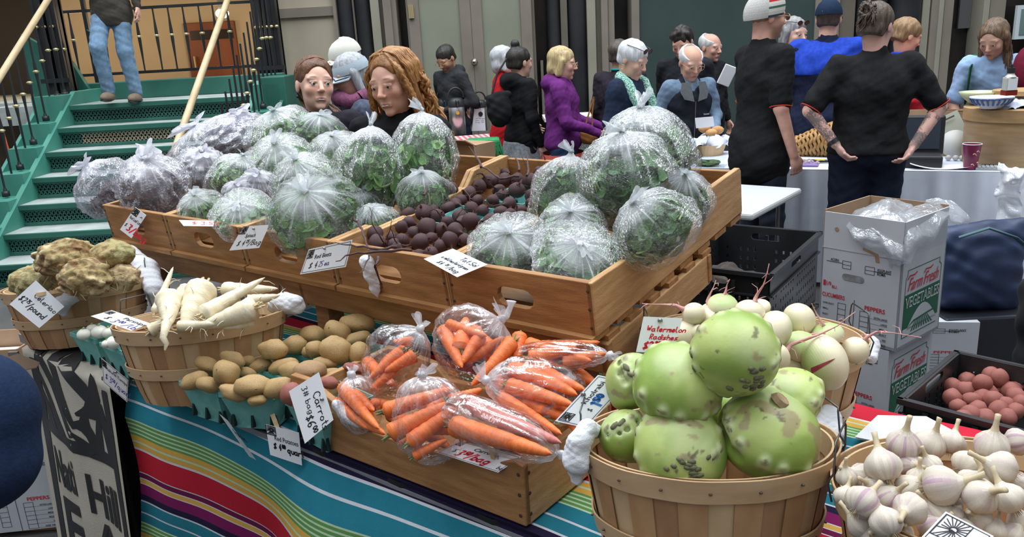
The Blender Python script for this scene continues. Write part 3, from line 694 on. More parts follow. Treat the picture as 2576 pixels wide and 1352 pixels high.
# ================================================================ the stall
def npn(Vv, f, seed=0, oct=3):
  """cheap smooth noise on points, about -1..1"""
  rs = np.random.RandomState(seed); o = np.zeros(len(Vv)); a = 1.0; t = 0
  for k in range(oct):
    for _ in range(3):
      d = rs.randn(3); d /= np.linalg.norm(d); d2 = rs.randn(3); ph = rs.rand() * 6.28
      o += a * np.sin(Vv @ d * f + ph + 1.7 * np.sin(Vv @ d2 * f * 0.7 + ph * 2)); t += a
    f *= 1.9; a *= 0.6
  return o / t * 3.0
def sstep(x, a, b): t = np.clip((x - a) / (b - a), 0, 1); return t * t * (3 - 2 * t)
def mixc(a, b, t): return np.asarray(a)[None] * (1 - t[:, None]) + np.asarray(b)[None] * t[:, None] if np.ndim(a) == 1 else a * (1 - t[:, None]) + np.asarray(b)[None] * t[:, None]
# ---------------------------------------------------------------- table and striped cloth
tb = thing('trestle_table', 'long trestle table under the striped cloth', 'table', T(0.1, 0.42, 0), frame(U, V, K))
m = MB(); m.box((0, 0, TZ - 0.03), (3.3, 0.84, 0.03)); m.build('table_top', mat('grey_table_plastic', (0.20, 0.21, 0.23), rough=0.5), tb)
for sx in (-1.5, 0.0, 1.5):
  for sy in (-0.34, 0.34): m = MB(); m.box((sx, sy, (TZ - 0.05) / 2), (0.05, 0.05, TZ - 0.05)); m.build('leg', METAL, tb)
NAVY, WHI, TEAL, GRN, YEL, REDC, MAG, MAR, LGR = (0.015, 0.01, 0.04), (0.62, 0.64, 0.68), (0.018, 0.19, 0.26), (0.12, 0.31, 0.08), (0.68, 0.40, 0.08), (0.50, 0.015, 0.035), (0.20, 0.01, 0.10), (0.14, 0.008, 0.06), (0.50, 0.66, 0.46)
STR = [(0.034, NAVY), (0.006, WHI), (0.036, TEAL), (0.006, WHI), (0.040, TEAL), (0.005, LGR), (0.008, GRN), (0.005, LGR), (0.008, GRN), (0.005, LGR), (0.008, GRN), (0.005, LGR), (0.007, GRN), (0.017, YEL), (0.006, LGR), (0.016, YEL), (0.007, WHI),
     (0.072, REDC), (0.003, WHI), (0.016, MAR), (0.003, WHI), (0.014, YEL), (0.003, WHI), (0.034, MAG), (0.020, NAVY), (0.005, WHI), (0.035, TEAL), (0.005, WHI), (0.030, TEAL), (0.005, LGR), (0.008, GRN), (0.005, LGR), (0.008, GRN), (0.005, LGR), (0.007, GRN), (0.016, YEL), (0.006, WHI), (0.05, REDC), (0.02, NAVY)]
CLOTH = mat('vc_serape', (0.95, 0.95, 0.95), (1, 1, 1), scale=60, rough=0.9, vc=True, spec=0.2, bump=0.25, bscale=500)
def cloth_pt(s, d):
  """d: distance along the cloth; negative on the table top, positive down the front"""
  if d <= 0:
    return T(s, -d, TZ + 0.004 + 0.0015 * math.sin(s * 23 + d * 9))
  q = min(1.0, d / 0.12); swing = 0.035 * (math.sin(s * 5.2 + 0.6) * 0.6 + math.sin(s * 11.3 + 1.0) * 0.32 + math.sin(s * 19 + d * 5) * 0.12) * min(1.0, d / 0.3) - 0.01
  drop = d * 0.985 + 0.012 * math.sin(s * 6 + 1.2) * q
  lean = 0.05 * q + 0.05 * d
  return T(s + 0.03 * math.sin(d * 8 + s * 2) * q, -lean - swing * 1.5, TZ + 0.004 - drop + 0.02 * (1 - q) * q)
m = MB(); ns = 110; s0, s1 = -0.80, 1.62
rows = []; d = 0.0
for w, c in STR:
  k = max(1, int(w / 0.012)); rows += [(d + w * i / k, d + w * (i + 1) / k, c) for i in range(k)]; d += w
back = []; d = 0.0
for w, c in [(0.02, NAVY)] + STR[1:] * 3:
  back.append((-d - w, -d, c)); d += w
  if d > 0.78: break
for a, b, c in rows + back:
  P = [[cloth_pt(s0 + (s1 - s0) * i / ns + 0.02 * math.sin(b * 9), q) for q in (a, b)] for i in range(ns + 1)]; m.grid(P, col=c)
m2 = m.build('serape_tablecloth', CLOTH, smooth=True, fixn=False); tag(m2, 'rainbow striped woven cloth draped over the front of the stall table', 'tablecloth')
_bm = bmesh.new(); _bm.from_mesh(m2.data); bmesh.ops.remove_doubles(_bm, verts=_bm.verts[:], dist=0.0002); bmesh.ops.recalc_face_normals(_bm, faces=_bm.faces[:]); _bm.to_mesh(m2.data); _bm.free()
for p in m2.data.polygons: p.use_smooth = True
# dark under-cloth down to the floor
m = MB(); P = [[T(s0 - 0.46 + (s1 - s0 + 0.42) * i / 80, 0.02 - 0.02 * math.sin(i * 0.9), TZ - 0.002 - (TZ - 0.02) * j / 6) for j in range(7)] for i in range(81)]; m.grid(P)
tag(m.build('black_undercloth', mat('black_felt', (0.006, 0.006, 0.008), rough=0.95), smooth=True), 'plain black cloth hanging to the floor beneath the striped one', 'tablecloth')
# ---------------------------------------------------------------- canvas banner at the left end
def ban(a, b, up=0.0):
  """a across 0..1, b down 0..1"""
  s = -1.34 + 0.57 * a + 0.02 * b; fold = 0.010 * math.sin(a * 8.5 + b * 1.5 + 0.4) * min(1, b * 3) - 0.014 * math.exp(-((a - 0.52 - 0.05 * b) / 0.07) ** 2) * min(1, b * 2)
  if b < 0.12: return T(s, 0.10 - b / 0.12 * 0.17, TZ + 0.009 + up)
  d = (b - 0.12) / 0.88; q = T(s, -0.075 - 0.04 * d + fold, TZ + 0.004 - d * 0.70); return q - V * up
m = MB(); m.grid([[ban(i / 40, j / 40) for j in range(41)] for i in range(41)])
CANV = mat('canvas_unbleached', (0.40, 0.365, 0.30), (0.47, 0.43, 0.36), scale=8, rough=0.9, bump=0.3, bscale=300)
bn = tag(m.build('canvas_banner', CANV, smooth=True), 'unbleached canvas farm banner with black woodcut print hanging at the left end', 'banner')
def bpoly(mb, pts, n=1):
  """filled polygon on the banner: fan of subdivided triangles"""
  pts = [np.array(p, float) for p in pts]; c = sum(pts) / len(pts)
  for i in range(len(pts)):
    a, b = pts[i], pts[(i + 1) % len(pts)]; K_ = 4
    for r in range(K_):
      t0, t1 = r / K_, (r + 1) / K_
      q = [c + (a - c) * t0, c + (a - c) * t1, c + (b - c) * t1, c + (b - c) * t0]; mb.add([ban(p[0], p[1], 0.002) for p in q], [(0, 1, 2, 3)])
def bstrip(mb, path, ws):
  n = len(path); L, Rr = [], []
  for i in range(n):
    a = np.array(path[max(0, i - 1)], float); b = np.array(path[min(n - 1, i + 1)], float); d = (b - a) * np.array([0.3, 0.75]); d /= np.linalg.norm(d); nn = np.array([-d[1] / 0.3, d[0] / 0.75]) * ws[i] * 0.3 / 2
    L.append(np.array(path[i]) + nn); Rr.append(np.array(path[i]) - nn)
  P = []
  for i in range(n - 1):
    for r in range(6): t = r / 6; P.append([ban(*(L[i] * (1 - t) + L[i + 1] * t), 0.002), ban(*(Rr[i] * (1 - t) + Rr[i + 1] * t), 0.002)])
  P.append([ban(*L[-1], 0.002), ban(*Rr[-1], 0.002)]); mb.grid(P)
m = MB()
bstrip(m, [(0.12, 0.02), (0.13, 0.3), (0.13, 0.7), (0.14, 1.0)], [0.10, 0.11, 0.10, 0.11]); bstrip(m, [(0.93, 0.06), (0.92, 0.4), (0.94, 0.7), (0.93, 1.0)], [0.06, 0.07, 0.06, 0.07])
bstrip(m, [(0.12, 0.42), (0.4, 0.43), (0.7, 0.44), (0.94, 0.45)], [0.13, 0.10, 0.16, 0.10]); bstrip(m, [(0.14, 0.975), (0.5, 0.975), (0.94, 0.98)], [0.09, 0.09, 0.09])
for path, w in [([(0.14, 0.18), (0.3, 0.3), (0.42, 0.42)], (0.03, 0.08, 0.10)), ([(0.16, 0.26), (0.24, 0.34), (0.28, 0.42)], (0.02, 0.09, 0.14)), ([(0.2, 0.12), (0.38, 0.22), (0.55, 0.40)], (0.10, 0.09, 0.05)), ([(0.3, 0.02), (0.38, 0.12), (0.5, 0.26), (0.58, 0.36)], (0.12, 0.10, 0.08, 0.03)), ([(0.42, 0.02), (0.5, 0.1), (0.68, 0.18), (0.8, 0.25)], (0.14, 0.12, 0.16, 0.10)),
        ([(0.2, 0.02), (0.22, 0.08), (0.16, 0.16)], (0.12, 0.08, 0.04)), ([(0.82, 0.12), (0.8, 0.2), (0.74, 0.28), (0.6, 0.3)], (0.05, 0.12, 0.16, 0.03)), ([(0.62, 0.32), (0.7, 0.38), (0.72, 0.44)], (0.12, 0.10, 0.05)), ([(0.82, 0.24), (0.78, 0.34), (0.76, 0.43)], (0.03, 0.06, 0.08)), ([(0.84, 0.22), (0.86, 0.32), (0.88, 0.44)], (0.05, 0.08, 0.06)), ([(0.55, 0.38), (0.64, 0.42), (0.7, 0.45)], (0.03, 0.07, 0.12)), ([(0.68, 0.26), (0.66, 0.33), (0.6, 0.36)], (0.02, 0.09, 0.05))]: bstrip(m, path, w)
m.build('woodcut_print', INK, bn, smooth=True)
for txt, a0, b0, w_, h_, sk in (('Nati', 0.22, 0.655, 0.27, 0.155, 0.0), ('Hill', 0.60, 0.70, 0.27, 0.16, 0.02), ('F', 0.26, 0.945, 0.21, 0.235, 0), ('A', 0.56, 0.945, 0.28, 0.20, 0)):
  Vv, Fs, W = font_mesh(txt, 0, 0.03); m = MB(); mx = Vv[:, 1].max()
  m.add([ban(a0 + a / W * w_, b0 - b / mx * h_ + sk * a, 0.0025) for a, b in Vv], Fs)
  m.build('banner_lettering', INK, bn, fixn=False)
# ---------------------------------------------------------------- pine display crates
SIDE = [(0, 0), (0.144, -0.006), (0.172, -0.027), (0.36, -0.033), (0.549, -0.027), (0.597, 0.014), (0.775, 0.012), (0.785, 0.0), (0.785, -0.118), (0.0, -0.125)]
def slot(cx, cz, w, h, n=7):
  o = []
  for sg in (1, -1):
    for k in range(n): a = -math.pi / 2 + math.pi * k / (n - 1); o.append((cx + sg * (w / 2 - h / 2 + h / 2 * math.cos(a)), cz + sg * h / 2 * math.sin(a)))
  return o
def rrect(x0, z0, x1, z1, r=0.008):
  o = []
  for cx, cz, a0 in ((x1 - r, z1 - r, 0), (x0 + r, z1 - r, 90), (x0 + r, z0 + r, 180), (x1 - r, z0 + r, 270)):
    for k in range(3): a = R(a0 + 45 * k); o.append((cx + r * math.cos(a), cz + r * math.sin(a)))
  return o
WOOD_SHADED = mat('pine_shaded', (0.29, 0.135, 0.043), (0.43, 0.215, 0.078), scale=7, stretch=(1.2, 6, 9), rough=0.55, bump=0.3, bscale=60, c3=(0.50, 0.28, 0.12))  # same pine darkened: the shade on the fronts is put into its colour
WOOD_LIT = mat('pine_lit', (0.42, 0.23, 0.09), (0.56, 0.335, 0.15), scale=7, stretch=(6, 1.2, 9), rough=0.55, bump=0.3, bscale=60, c3=(0.60, 0.40, 0.22))  # paler copy of the pine; the light on the sides is in the colour
def crate(name, label, loc, rot, w=CW, prof=SIDE, hole=True, group=None, hf=0.125, nails=True):
  t = thing(name, label, 'crate', loc, rot, group); th = 0.016; dpt = max(p[0] for p in prof)
  m = MB(); m.plate(rrect(-w + 0.002, -hf, -0.002, 0), [slot(-w / 2 - 0.005, -0.066, 0.10, 0.046)] if hole else [], th, np.eye(3), (0, th / 2, 0)); m.build('front_board', WOOD_SHADED, t, bevel=0.0025)
  m = MB(); m.box2((-w + 0.002, dpt - th, -hf), (-0.002, dpt - 0.001, prof[6][1] - 0.01)); m.build('back_board', WOOD_SHADED, t, bevel=0.0025)
  rot_ = np.array([[0, 1, 0], [1, 0, 0], [0, 0, 1]], float)
  for x in (-w + th / 2 + 0.001, -th / 2 - 0.001): m = MB(); m.plate(prof, [], th, rot_, (x, 0, 0)); m.build('side_board', WOOD_LIT, t, bevel=0.003)
  for k in range(8): y = 0.02 + k * (dpt - 0.06) / 7; m = MB(); m.box2((-w + 0.004, y - 0.035, -hf - 0.012), (-0.004, y + 0.035, -hf + 0.002)); m.build('floor_slat', WOOD_SHADED, t)
  if nails:
    m = MB()
    for z in (-0.02, -0.062, -0.105):
      for x in (-0.012, -w + 0.012): m.blob((x, -0.0005, z), (0.004, 0.0016, 0.004), n=8)
    m.build('nail', mat('rusty_nail', (0.06, 0.025, 0.015), rough=0.7), t)
  return t
CROT = frame(CU, CV, CN)
clab = ['display crate holding beets' , 'end']
clabs = ['pine display crate under the tat soi bags, at the right end of the row', 'pine display crate full of red beets', 'pine display crate behind the red beets card', 'pine display crate behind the spinach card', 'pine display crate holding red leaf lettuce, at the far left of the row']
for i in range(5): crate('display_crate', clabs[i], CR(-CW * i, 0, 0), CROT, group='tilted pine display crates in a row')
# stand of boards under the crates
sd = thing('display_stand', 'wooden slatted stand tilting the row of crates toward the shoppers', 'stand', CF, CROT)
W5 = CW * 5
m = MB(); m.box2((-W5 - 0.02, 0.02, -0.226), (0.01, 0.04, -0.150)); m.build('front_rail', WOOD_SHADED, sd, bevel=0.003)
m = MB(); m.box2((-W5 - 0.02, 0.53, -0.226), (0.01, 0.55, -0.150)); m.build('back_rail', WOOD_SHADED, sd, bevel=0.003)
for x in (0.0, -W5 * 0.5, -W5): m = MB(); m.box2((x - 0.012, 0.02, -0.233), (x + 0.006, 0.545, -0.150)); m.build('side_rail', WOOD_LIT, sd, bevel=0.003)
for k in range(6): y = 0.06 + k * 0.095; m = MB(); m.box2((-W5 - 0.01, y - 0.025, -0.150), (0.004, y + 0.025, -0.138)); m.build('slat', WOOD_SHADED, sd)
for x in (-0.10, -0.98, -1.95):
  for y in (0.08, 0.48):
    top = CR(x, y, -0.2); m = MB(); a = top; q = np.array([a[0], a[1], TZ + 0.006]); M3 = np.array(CROT).T
    m.box2((-0.028, -0.028, 0), (0.028, 0.028, a[2] - q[2])); pts = np.array(m.v) @ np.array(frame(U, V, K)).T + q; m.v = [tuple((np.array(CROT).T @ (p - CF))) for p in pts]; m.build('post', WOOD_SHADED, sd)
# the carrot crate on the table
cp = [(0, 0.0), (0.02, 0.005), (0.11, -0.028), (0.45, -0.045), (0.49, -0.01), (0.60, 0.034), (0.655, 0.034), (0.66, 0.03), (0.66, -0.125), (0, -0.125)]
ct = thing('carrot_crate', 'low pine crate on the striped cloth, filled with bagged carrots', 'crate', T(0.634, 0.0, TZ + 0.137), frame(U, V, K))
for y in (0.008, 0.30): m = MB(); m.plate([(-a, b if y < 0.1 else max(-0.125, min(b, 0.0)) if b > -0.1 else b) for a, b in cp], [], 0.017, np.eye(3), (0, y, 0)); m.build('side_board', WOOD_SHADED if y < 0.1 else WOOD_LIT, ct, bevel=0.003)
for x in (-0.008, -0.652): m = MB(); m.plate(rrect(0.001, -0.125, 0.31, -0.002), [], 0.016, np.array([[0, 1, 0], [1, 0, 0], [0, 0, 1]], float), (x + (0.0), 0, 0)); m.build('end_board', WOOD_LIT, ct, bevel=0.003)
m = MB(); m.box2((-0.655, 0.002, -0.125), (-0.004, 0.305, -0.115)); m.build('floor_board', WOOD_SHADED, ct)
m = MB()
for z in (-0.02, -0.062, -0.105): m.blob((-0.012, -0.001, z), (0.004, 0.0016, 0.004), n=8); m.blob((0.0005, 0.015, z), (0.0016, 0.004, 0.004), n=8)
m.build('nail', MATS['rusty_nail'], ct)
# ---------------------------------------------------------------- split-wood baskets
VEN1 = mat('veneer_tan', (0.42, 0.225, 0.10), (0.50, 0.29, 0.14), scale=9, stretch=(3, 3, 1), rough=0.6); VEN2 = mat('veneer_pale', (0.55, 0.375, 0.20), (0.64, 0.45, 0.26), scale=9, stretch=(3, 3, 1), rough=0.6)
VEN3 = mat('veneer_rosy', (0.36, 0.185, 0.09), (0.44, 0.24, 0.125), scale=9, stretch=(3, 3, 1), rough=0.6); HOOP = mat('hoop_veneer', (0.50, 0.32, 0.17), (0.60, 0.41, 0.235), scale=8, stretch=(1, 1, 5), rough=0.5)
WIRE = mat('handle_wire', (0.10, 0.10, 0.10), rough=0.4, metal=0.8); LINER = mat('white_liner_cloth', (0.62, 0.63, 0.66), (0.72, 0.73, 0.77), scale=9, rough=0.9, bump=0.4, bscale=200)
def basket(label, c, rx, ry, h, az=0.0, tip=0.0, seed=0, handles=(20, 200), taper=0.78, group='split-wood baskets of vegetables on the stall'):
  """c: rim centre"""
  rnd = random.Random(seed); rot = Matrix.Rotation(az, 3, 'Z') @ Matrix.Rotation(tip, 3, 'X')
  t = thing('split_wood_basket', label, 'basket', np.asarray(c) + np.array(rot) @ np.array([0, 0, -h]), rot, group)
  def P(a, z, off=0.0): k = taper + (1 - taper) * (z / h) ** 0.8; return (math.cos(a) * (rx * k + off), math.sin(a) * (ry * k + off), z)
  N = 30; mbs = [MB(), MB(), MB()]
  for k in range(N):
    a0, a1 = 2 * math.pi * k / N, 2 * math.pi * (k + 1.06) / N; q = 0 if k % 2 else (1 if rnd.random() < 0.5 else 2); off = 0.0015 if k % 2 else -0.0015
    G = [[P(a0 + (a1 - a0) * i / 3, h * j / 6, off) for j in range(7)] for i in range(4)]; G2 = [[P(a0 + (a1 - a0) * i / 3, h * j / 6, off - 0.002) for j in range(7)] for i in range(4)]
    mbs[0].grid(G, mi=q); mbs[0].grid([r[::-1] for r in G2], mi=q)
  mbs[0].build('slats', [VEN1, VEN2, VEN3], t, fixn=False, smooth=True)
  m = MB(); m.grid([[P(2 * math.pi * k / 48, 0.004, -0.003 - q * rx * 0.9 * taper) if q < 1 else (0, 0, 0.004) for q in (0, 0.5, 1)] for k in range(48)], close_u=True); m.build('base', VEN1, t)
  for z0, z1, off, nm in ((h - 0.036, h + 0.002, 0.004, 'rim_hoop'), (h * 0.36, h * 0.36 + 0.03, 0.0035, 'middle_hoop')):
    m = MB(); n = 72; m.grid([[P(2 * math.pi * k / n, z, off + o_ + 0.0008 * math.sin(k)) for z, o_ in ((z0, 0), (z1, 0), (z1, 0.0035), (z0, 0.0035))] for k in range(n)], close_u=True, close_v=True); m.build(nm, HOOP, t, bevel=0.001)
  m = MB(); m.grid([[P(2 * math.pi * k / 72, z, o_) for z, o_ in ((h - 0.034, -0.0035), (h, -0.0035), (h, -0.007), (h - 0.034, -0.007))] for k in range(72)], close_u=True, close_v=True); m.build('inner_hoop', VEN2, t)
  m = MB()
  for k in range(18):
    a = 2 * math.pi * k / 18 + 0.1
    for z in (h - 0.018, h * 0.36 + 0.015): m.blob(P(a, z, 0.0085), (0.003, 0.003, 0.002), n=6)
  m.build('staple', mat('staple_metal', (0.12, 0.09, 0.07), rough=0.5, metal=0.6), t)
  for ang in handles:
    a = R(ang); w = 0.30; pts = [P(a - w, h - 0.03, 0.011), P(a - w, h + 0.0, 0.013), P(a - w * 0.95, h + 0.012, 0.003), P(a - w * 0.8, h + 0.05, -0.006), P(a - w * 0.75, h + 0.055, -0.006), P(a + w * 0.75, h + 0.055, -0.006), P(a + w * 0.8, h + 0.05, -0.006), P(a + w * 0.95, h + 0.012, 0.003), P(a + w, h, 0.013), P(a + w, h - 0.03, 0.011)]
    m = MB(); m.tube(pts, 0.0016, n=6); m.build('wire_handle', WIRE, t, smooth=True)
  return t
KC = np.array([0.300, 1.185, 0.975]); RC = np.array([0.50, 1.60, 0.985]); GC = np.array([0.660, 0.985, 0.97]); PC = np.array([-0.828, 2.03, 0.955]); XC = np.array([-1.405, 2.51, 0.935])
basket('round split-wood basket heaped with green kohlrabi', KC, 0.202, 0.158, 0.225, R(-6), R(-5), 1, (8, 175))
basket('round split-wood basket of watermelon radishes behind the kohlrabi', RC, 0.225, 0.19, 0.235, R(-14), R(-4), 2, (10, 190))
basket('round split-wood basket full of garlic bulbs at the near corner', GC, 0.212, 0.190, 0.22, R(-20), R(-4), 3, (170, 350))
basket('split-wood basket of long pale parsnips', PC, 0.215, 0.155, 0.205, R(8), R(-6), 4, (10, 150))
basket('split-wood basket of knobbly celeriac beside the stairs', XC, 0.212, 0.16, 0.185, R(12), R(-6), 5, (10, 60))
def liner(name, label, pts, rad, seed=0, mt=None):
  """tucked cloth: lumpy sdf folds along a path"""
  pts = [np.asarray(p, float) for p in pts]; lo = np.min(pts, 0) - max(rad) * 1.6; hi = np.max(pts, 0) + max(rad) * 1.6; c = (lo + hi) / 2
  S = SDF(lo - c, hi - c, max(0.002, max(rad) / 13)); S.chain([p - c for p in pts], rad, k=0.01); S.ripple(max(rad) * 0.13, 1.7 / max(rad), seed, dirs=((1, 0.4, 0.6), (0.3, -1, 1.2))); S.ripple(max(rad) * 0.035, 4.5 / max(rad), seed + 1)
  return tag(S.mesh(name, mt or LINER, loc=c), label, 'cloth')
z = lambda px, py, y: PY(px, py, y)
liner('tied_cloth', 'white cloth knotted over the left rim of the kohlrabi basket', [z(1500, 1085, 1.20), z(1478, 1080, 1.16), z(1458, 1110, 1.145), z(1448, 1160, 1.14), z(1452, 1205, 1.14)], [0.010, 0.014, 0.018, 0.020, 0.010], 1)
liner('tied_cloth', 'white cloth bunched on the right rim of the kohlrabi basket', [z(2060, 1080, 1.28), z(2085, 1050, 1.30), z(2098, 1090, 1.27), z(2060, 1130, 1.25), z(2050, 1100, 1.28)], [0.016, 0.018, 0.014, 0.016, 0.014], 2)
liner('tied_cloth', 'white cloth puffed over the right end of the parsnip basket', [z(690, 770, 2.06), z(715, 765, 2.05), z(740, 768, 2.04), z(745, 775, 2.04)], [0.022, 0.027, 0.026, 0.015], 3)
liner('tied_cloth', 'white cloth hanging from the gap beside the red beets card', [CR(-0.665, -0.012, -0.035), CR(-0.66, -0.014, -0.07), CR(-0.655, -0.014, -0.105), CR(-0.652, -0.014, -0.13)], [0.020, 0.016, 0.012, 0.004], 4)
liner('basket_liner', 'white cloth lining hanging over the back of the celeriac basket', [z(330, 640, 2.62), z(370, 680, 2.58), z(392, 730, 2.52), z(400, 780, 2.50)], [0.03, 0.04, 0.035, 0.02], 5)
liner('basket_liner', 'corner of white cloth under the celeriac card', [z(180, 748, 2.34), z(150, 770, 2.33), z(160, 790, 2.33)], [0.022, 0.022, 0.010], 6)
liner('basket_liner', 'white cloth edge along the carrot crate dip', [z(848, 1018, 1.60), z(870, 1045, 1.585), z(900, 1065, 1.565)], [0.012, 0.013, 0.011], 7)
liner('basket_liner', 'pale liner showing at the right rim of the radish basket', [z(2150, 850, 1.70), z(2185, 870, 1.64), z(2195, 900, 1.60)], [0.018, 0.02, 0.012], 8)
# ---------------------------------------------------------------- produce
SKIN = {}
def along(a, b):
  d = nrm(np.asarray(b, float) - np.asarray(a, float)); s_ = nrm(np.cross(K, d)) if abs(d[2]) < 0.98 else np.array([1.0, 0, 0]); return frame(d, s_, np.cross(d, s_))
def root_mesh(seed, taper, bend, grooves, tail=0.12, n=18, shoulder=0.06, nr=12):
  """a tapered root of length 1 along x, greatest radius 1 in y and z"""
  rnd = random.Random(seed); mb = MB(); b1, b2 = rnd.uniform(-bend, bend), rnd.uniform(-bend, bend); P = []
  for i in range(n + 1):
    t = i / n; x = t; r = (1 - t) ** taper * (1 + 0.04 * math.sin(t * grooves + seed)) if t < 1 else 0.0
    r = max(r, tail * (1 - t * 0.9)) * min(1.0, math.sqrt(t / shoulder)) if t < shoulder else max(r, tail * (1 - t * 0.9))
    if i == n: r = 0.02
    cy, cz = b1 * math.sin(t * 3.0), b2 * t * t
    P.append([(x, cy + r * math.cos(q), cz + r * math.sin(q)) for q in [2 * math.pi * k / nr for k in range(nr)]])
  return P
def put_root(name, a, b, rad, m_, label, cat, group, seed, taper=0.45, bend=0.5, tail=0.12, crown=None, grooves=40):
  L = np.linalg.norm(np.asarray(b) - np.asarray(a)); P = np.array(root_mesh(seed, taper, bend, grooves, tail)); P = P * np.array([L, rad, rad]); mb = MB(); mb.grid(P, close_v=True)
  rot = along(a, b); o = mb.build(name, m_, smooth=True, loc=a, rot=rot); tag(o, label, cat, group)
  if crown:
    c = MB(); rnd = random.Random(seed + 5)
    for k in range(6): an = rnd.uniform(0, 6.28); c.tube([(0.002, 0.15 * rad * math.cos(an), 0.15 * rad * math.sin(an)), (-rad * rnd.uniform(0.2, 0.7), 0.3 * rad * math.cos(an), 0.3 * rad * math.sin(an))], [rad * 0.16, rad * 0.07], n=5)
    c.blob((rad * 0.12, 0, 0), (rad * 0.16, rad * 0.4, rad * 0.4), n=8); c.build('crown', crown, o)
  return o
# --- kohlrabi
def kohl_col(seed, brown, sc=()):
  def f(Vv):
    n = npn(Vv, 22, seed); n2 = npn(Vv, 60, seed + 9); col = mixc((0.27, 0.39, 0.075), (0.45, 0.54, 0.16), sstep(n, -0.6, 0.8)); r = np.linalg.norm(Vv * np.array([1, 1, 1.15]), axis=1)
    top = sstep(Vv[:, 2] / max(1e-6, Vv[:, 2].max()), 0.75, 1.0); col = mixc(col, (0.55, 0.60, 0.32), top * 0.5)
    bp = sstep(n2 + 0.5 * n, 1.45 - 1.6 * brown, 1.8 - 1.6 * brown); col = mixc(col, (0.33, 0.24, 0.13), bp * 0.75)
    for p, d in sc:
      e = Vv - p; rad_ = np.sqrt((e[:, 0] ** 2 + e[:, 1] ** 2) * 2.2 + (e[:, 2] + 0.008) ** 2 * 0.5); col = mixc(col, (0.60, 0.66, 0.36), (1 - sstep(rad_, 0.008, 0.022)) * 0.75); col = mixc(col, (0.22, 0.19, 0.09), (1 - sstep(np.linalg.norm(e * np.array([1, 1, 1.6]), axis=1), 0.004, 0.010)) * 0.8)
    bp2 = sstep(npn(Vv, 130, seed + 4) + n * 0.4, 1.6, 1.9); return mixc(col, (0.12, 0.10, 0.05), bp2 * 0.8)
  return f
KOHL = mat('vc_kohlrabi', (0.9, 0.9, 0.9), (1, 1, 1), scale=12, rough=0.42, vc=True, bump=0.15, bscale=60)
SCAR = mat('leaf_scar', (0.10, 0.095, 0.055), (0.17, 0.17, 0.09), scale=60, rough=0.8)
def kohlrabi(px, py, zc, rx_px, ry_px, label, seed, axis, brown=0.1, cut=False, cluster=None):
  c = PZ(px, py, zc); s = pxm(c); rx, rz = rx_px * s, ry_px * s; rnd = random.Random(seed); h = 0.0032; Rm = np.array(Matrix.Rotation(axis[0], 3, Vector((math.cos(axis[1]), math.sin(axis[1]), 0))))
  S = SDF((-rx * 1.3,) * 3, (rx * 1.3,) * 3, h); S.ell((0, 0, 0), (rx, rx * 0.97, rz), k=0)
  S.cap((0, 0, -rz * 0.8), (0, 0, -rz * 1.12), rx * 0.22, rx * 0.14, k=0.03); sc = []
  for k in range(14):
    a = k * 2.4 + seed; el = -0.6 + 1.6 * ((k * 0.618 + seed * 0.1) % 1.0); d = np.array([math.cos(a) * math.cos(el), math.sin(a) * math.cos(el), math.sin(el)])
    p = d * np.array([rx, rx * 0.97, rz]); f_ = rx / 0.07; S.cap(p * 0.92, p * 1.005, 0.013 * f_, 0.004 * f_, k=0.012 * f_); S.ell(p * 1.04 + np.array([0, 0, -0.024 * f_]), 0.009 * f_, k=0.010 * f_, sub=True); sc.append((p * 1.02, d))
  S.ripple(0.0010, 30, seed, dirs=((1, 0.3, 0.2), (-0.3, 1.4, 0.3)))
  o = S.mesh('kohlrabi', KOHL, loc=c, rot=Matrix(Rm).to_euler(), colf=kohl_col(seed, brown, sc), smooth_it=2); tag(o, label, 'kohlrabi', 'kohlrabi heaped in the basket')
  m = MB()
  for p, d in (sc[::2] if rx > 0.055 else sc[::4]):
    R_ = np.array(along((0, 0, 0), d)); m.blob(p, (0.0028, 0.006 + 0.004 * rnd.random(), 0.003 + 0.002 * rnd.random()), n=8, rot=R_, amp=0.5, seed=seed)
  if cluster:
    d = nrm(Rm.T @ nrm(np.asarray(cluster, float)));
    for k in range(16):
      q = nrm(d + 0.22 * np.array([rnd.gauss(0, 1), rnd.gauss(0, 1), rnd.gauss(0, 1)])); p = q * np.array([rx, rx * 0.97, rz]) * 1.005; m.blob(p, (0.003, 0.005 + rnd.random() * 0.004, 0.004), n=6, rot=np.array(along((0, 0, 0), q)))
  m.build('leaf_scar', SCAR, o, smooth=True)
  if cut:
    m = MB(); m.tube([(0, 0, rz * 0.97), (0.004, 0, rz * 1.08)], [0.016, 0.012], n=10); m.build('cut_stalk', mat('cut_stalk', (0.42, 0.30, 0.17), (0.25, 0.16, 0.08), scale=50, rough=0.8), o, smooth=True)
kohlrabi(1820, 1035, 0.99, 80, 70, 'kohlrabi half hidden in the middle of the heap', 18, (0.4, 2))
kohlrabi(1745, 1075, 0.965, 70, 60, 'kohlrabi peeping between the two large front bulbs', 19, (0.4, 4))
kohlrabi(1848, 890, 1.145, 112, 108, 'speckled kohlrabi crowning the whole heap', 11, (1.0, 0.3), 0.05, cluster=(0.1, -1, -0.35))
kohlrabi(1592, 958, 1.06, 68, 74, 'kohlrabi behind the white kohlrabi price card', 13, (0.5, 1.2))
kohlrabi(1703, 968, 1.085, 116, 98, 'large kohlrabi with a pale bitten-looking scar above the knotted cloth', 12, (0.35, 0.1), 0.1)
kohlrabi(1975, 1005, 1.05, 96, 62, 'kohlrabi at the right back of the heap with a torn side', 17, (0.5, 5.2), 0.12)
kohlrabi(1573, 1097, 0.99, 68, 66, 'small kohlrabi tucked against the left rim', 14, (0.7, 4.4), 0.2)
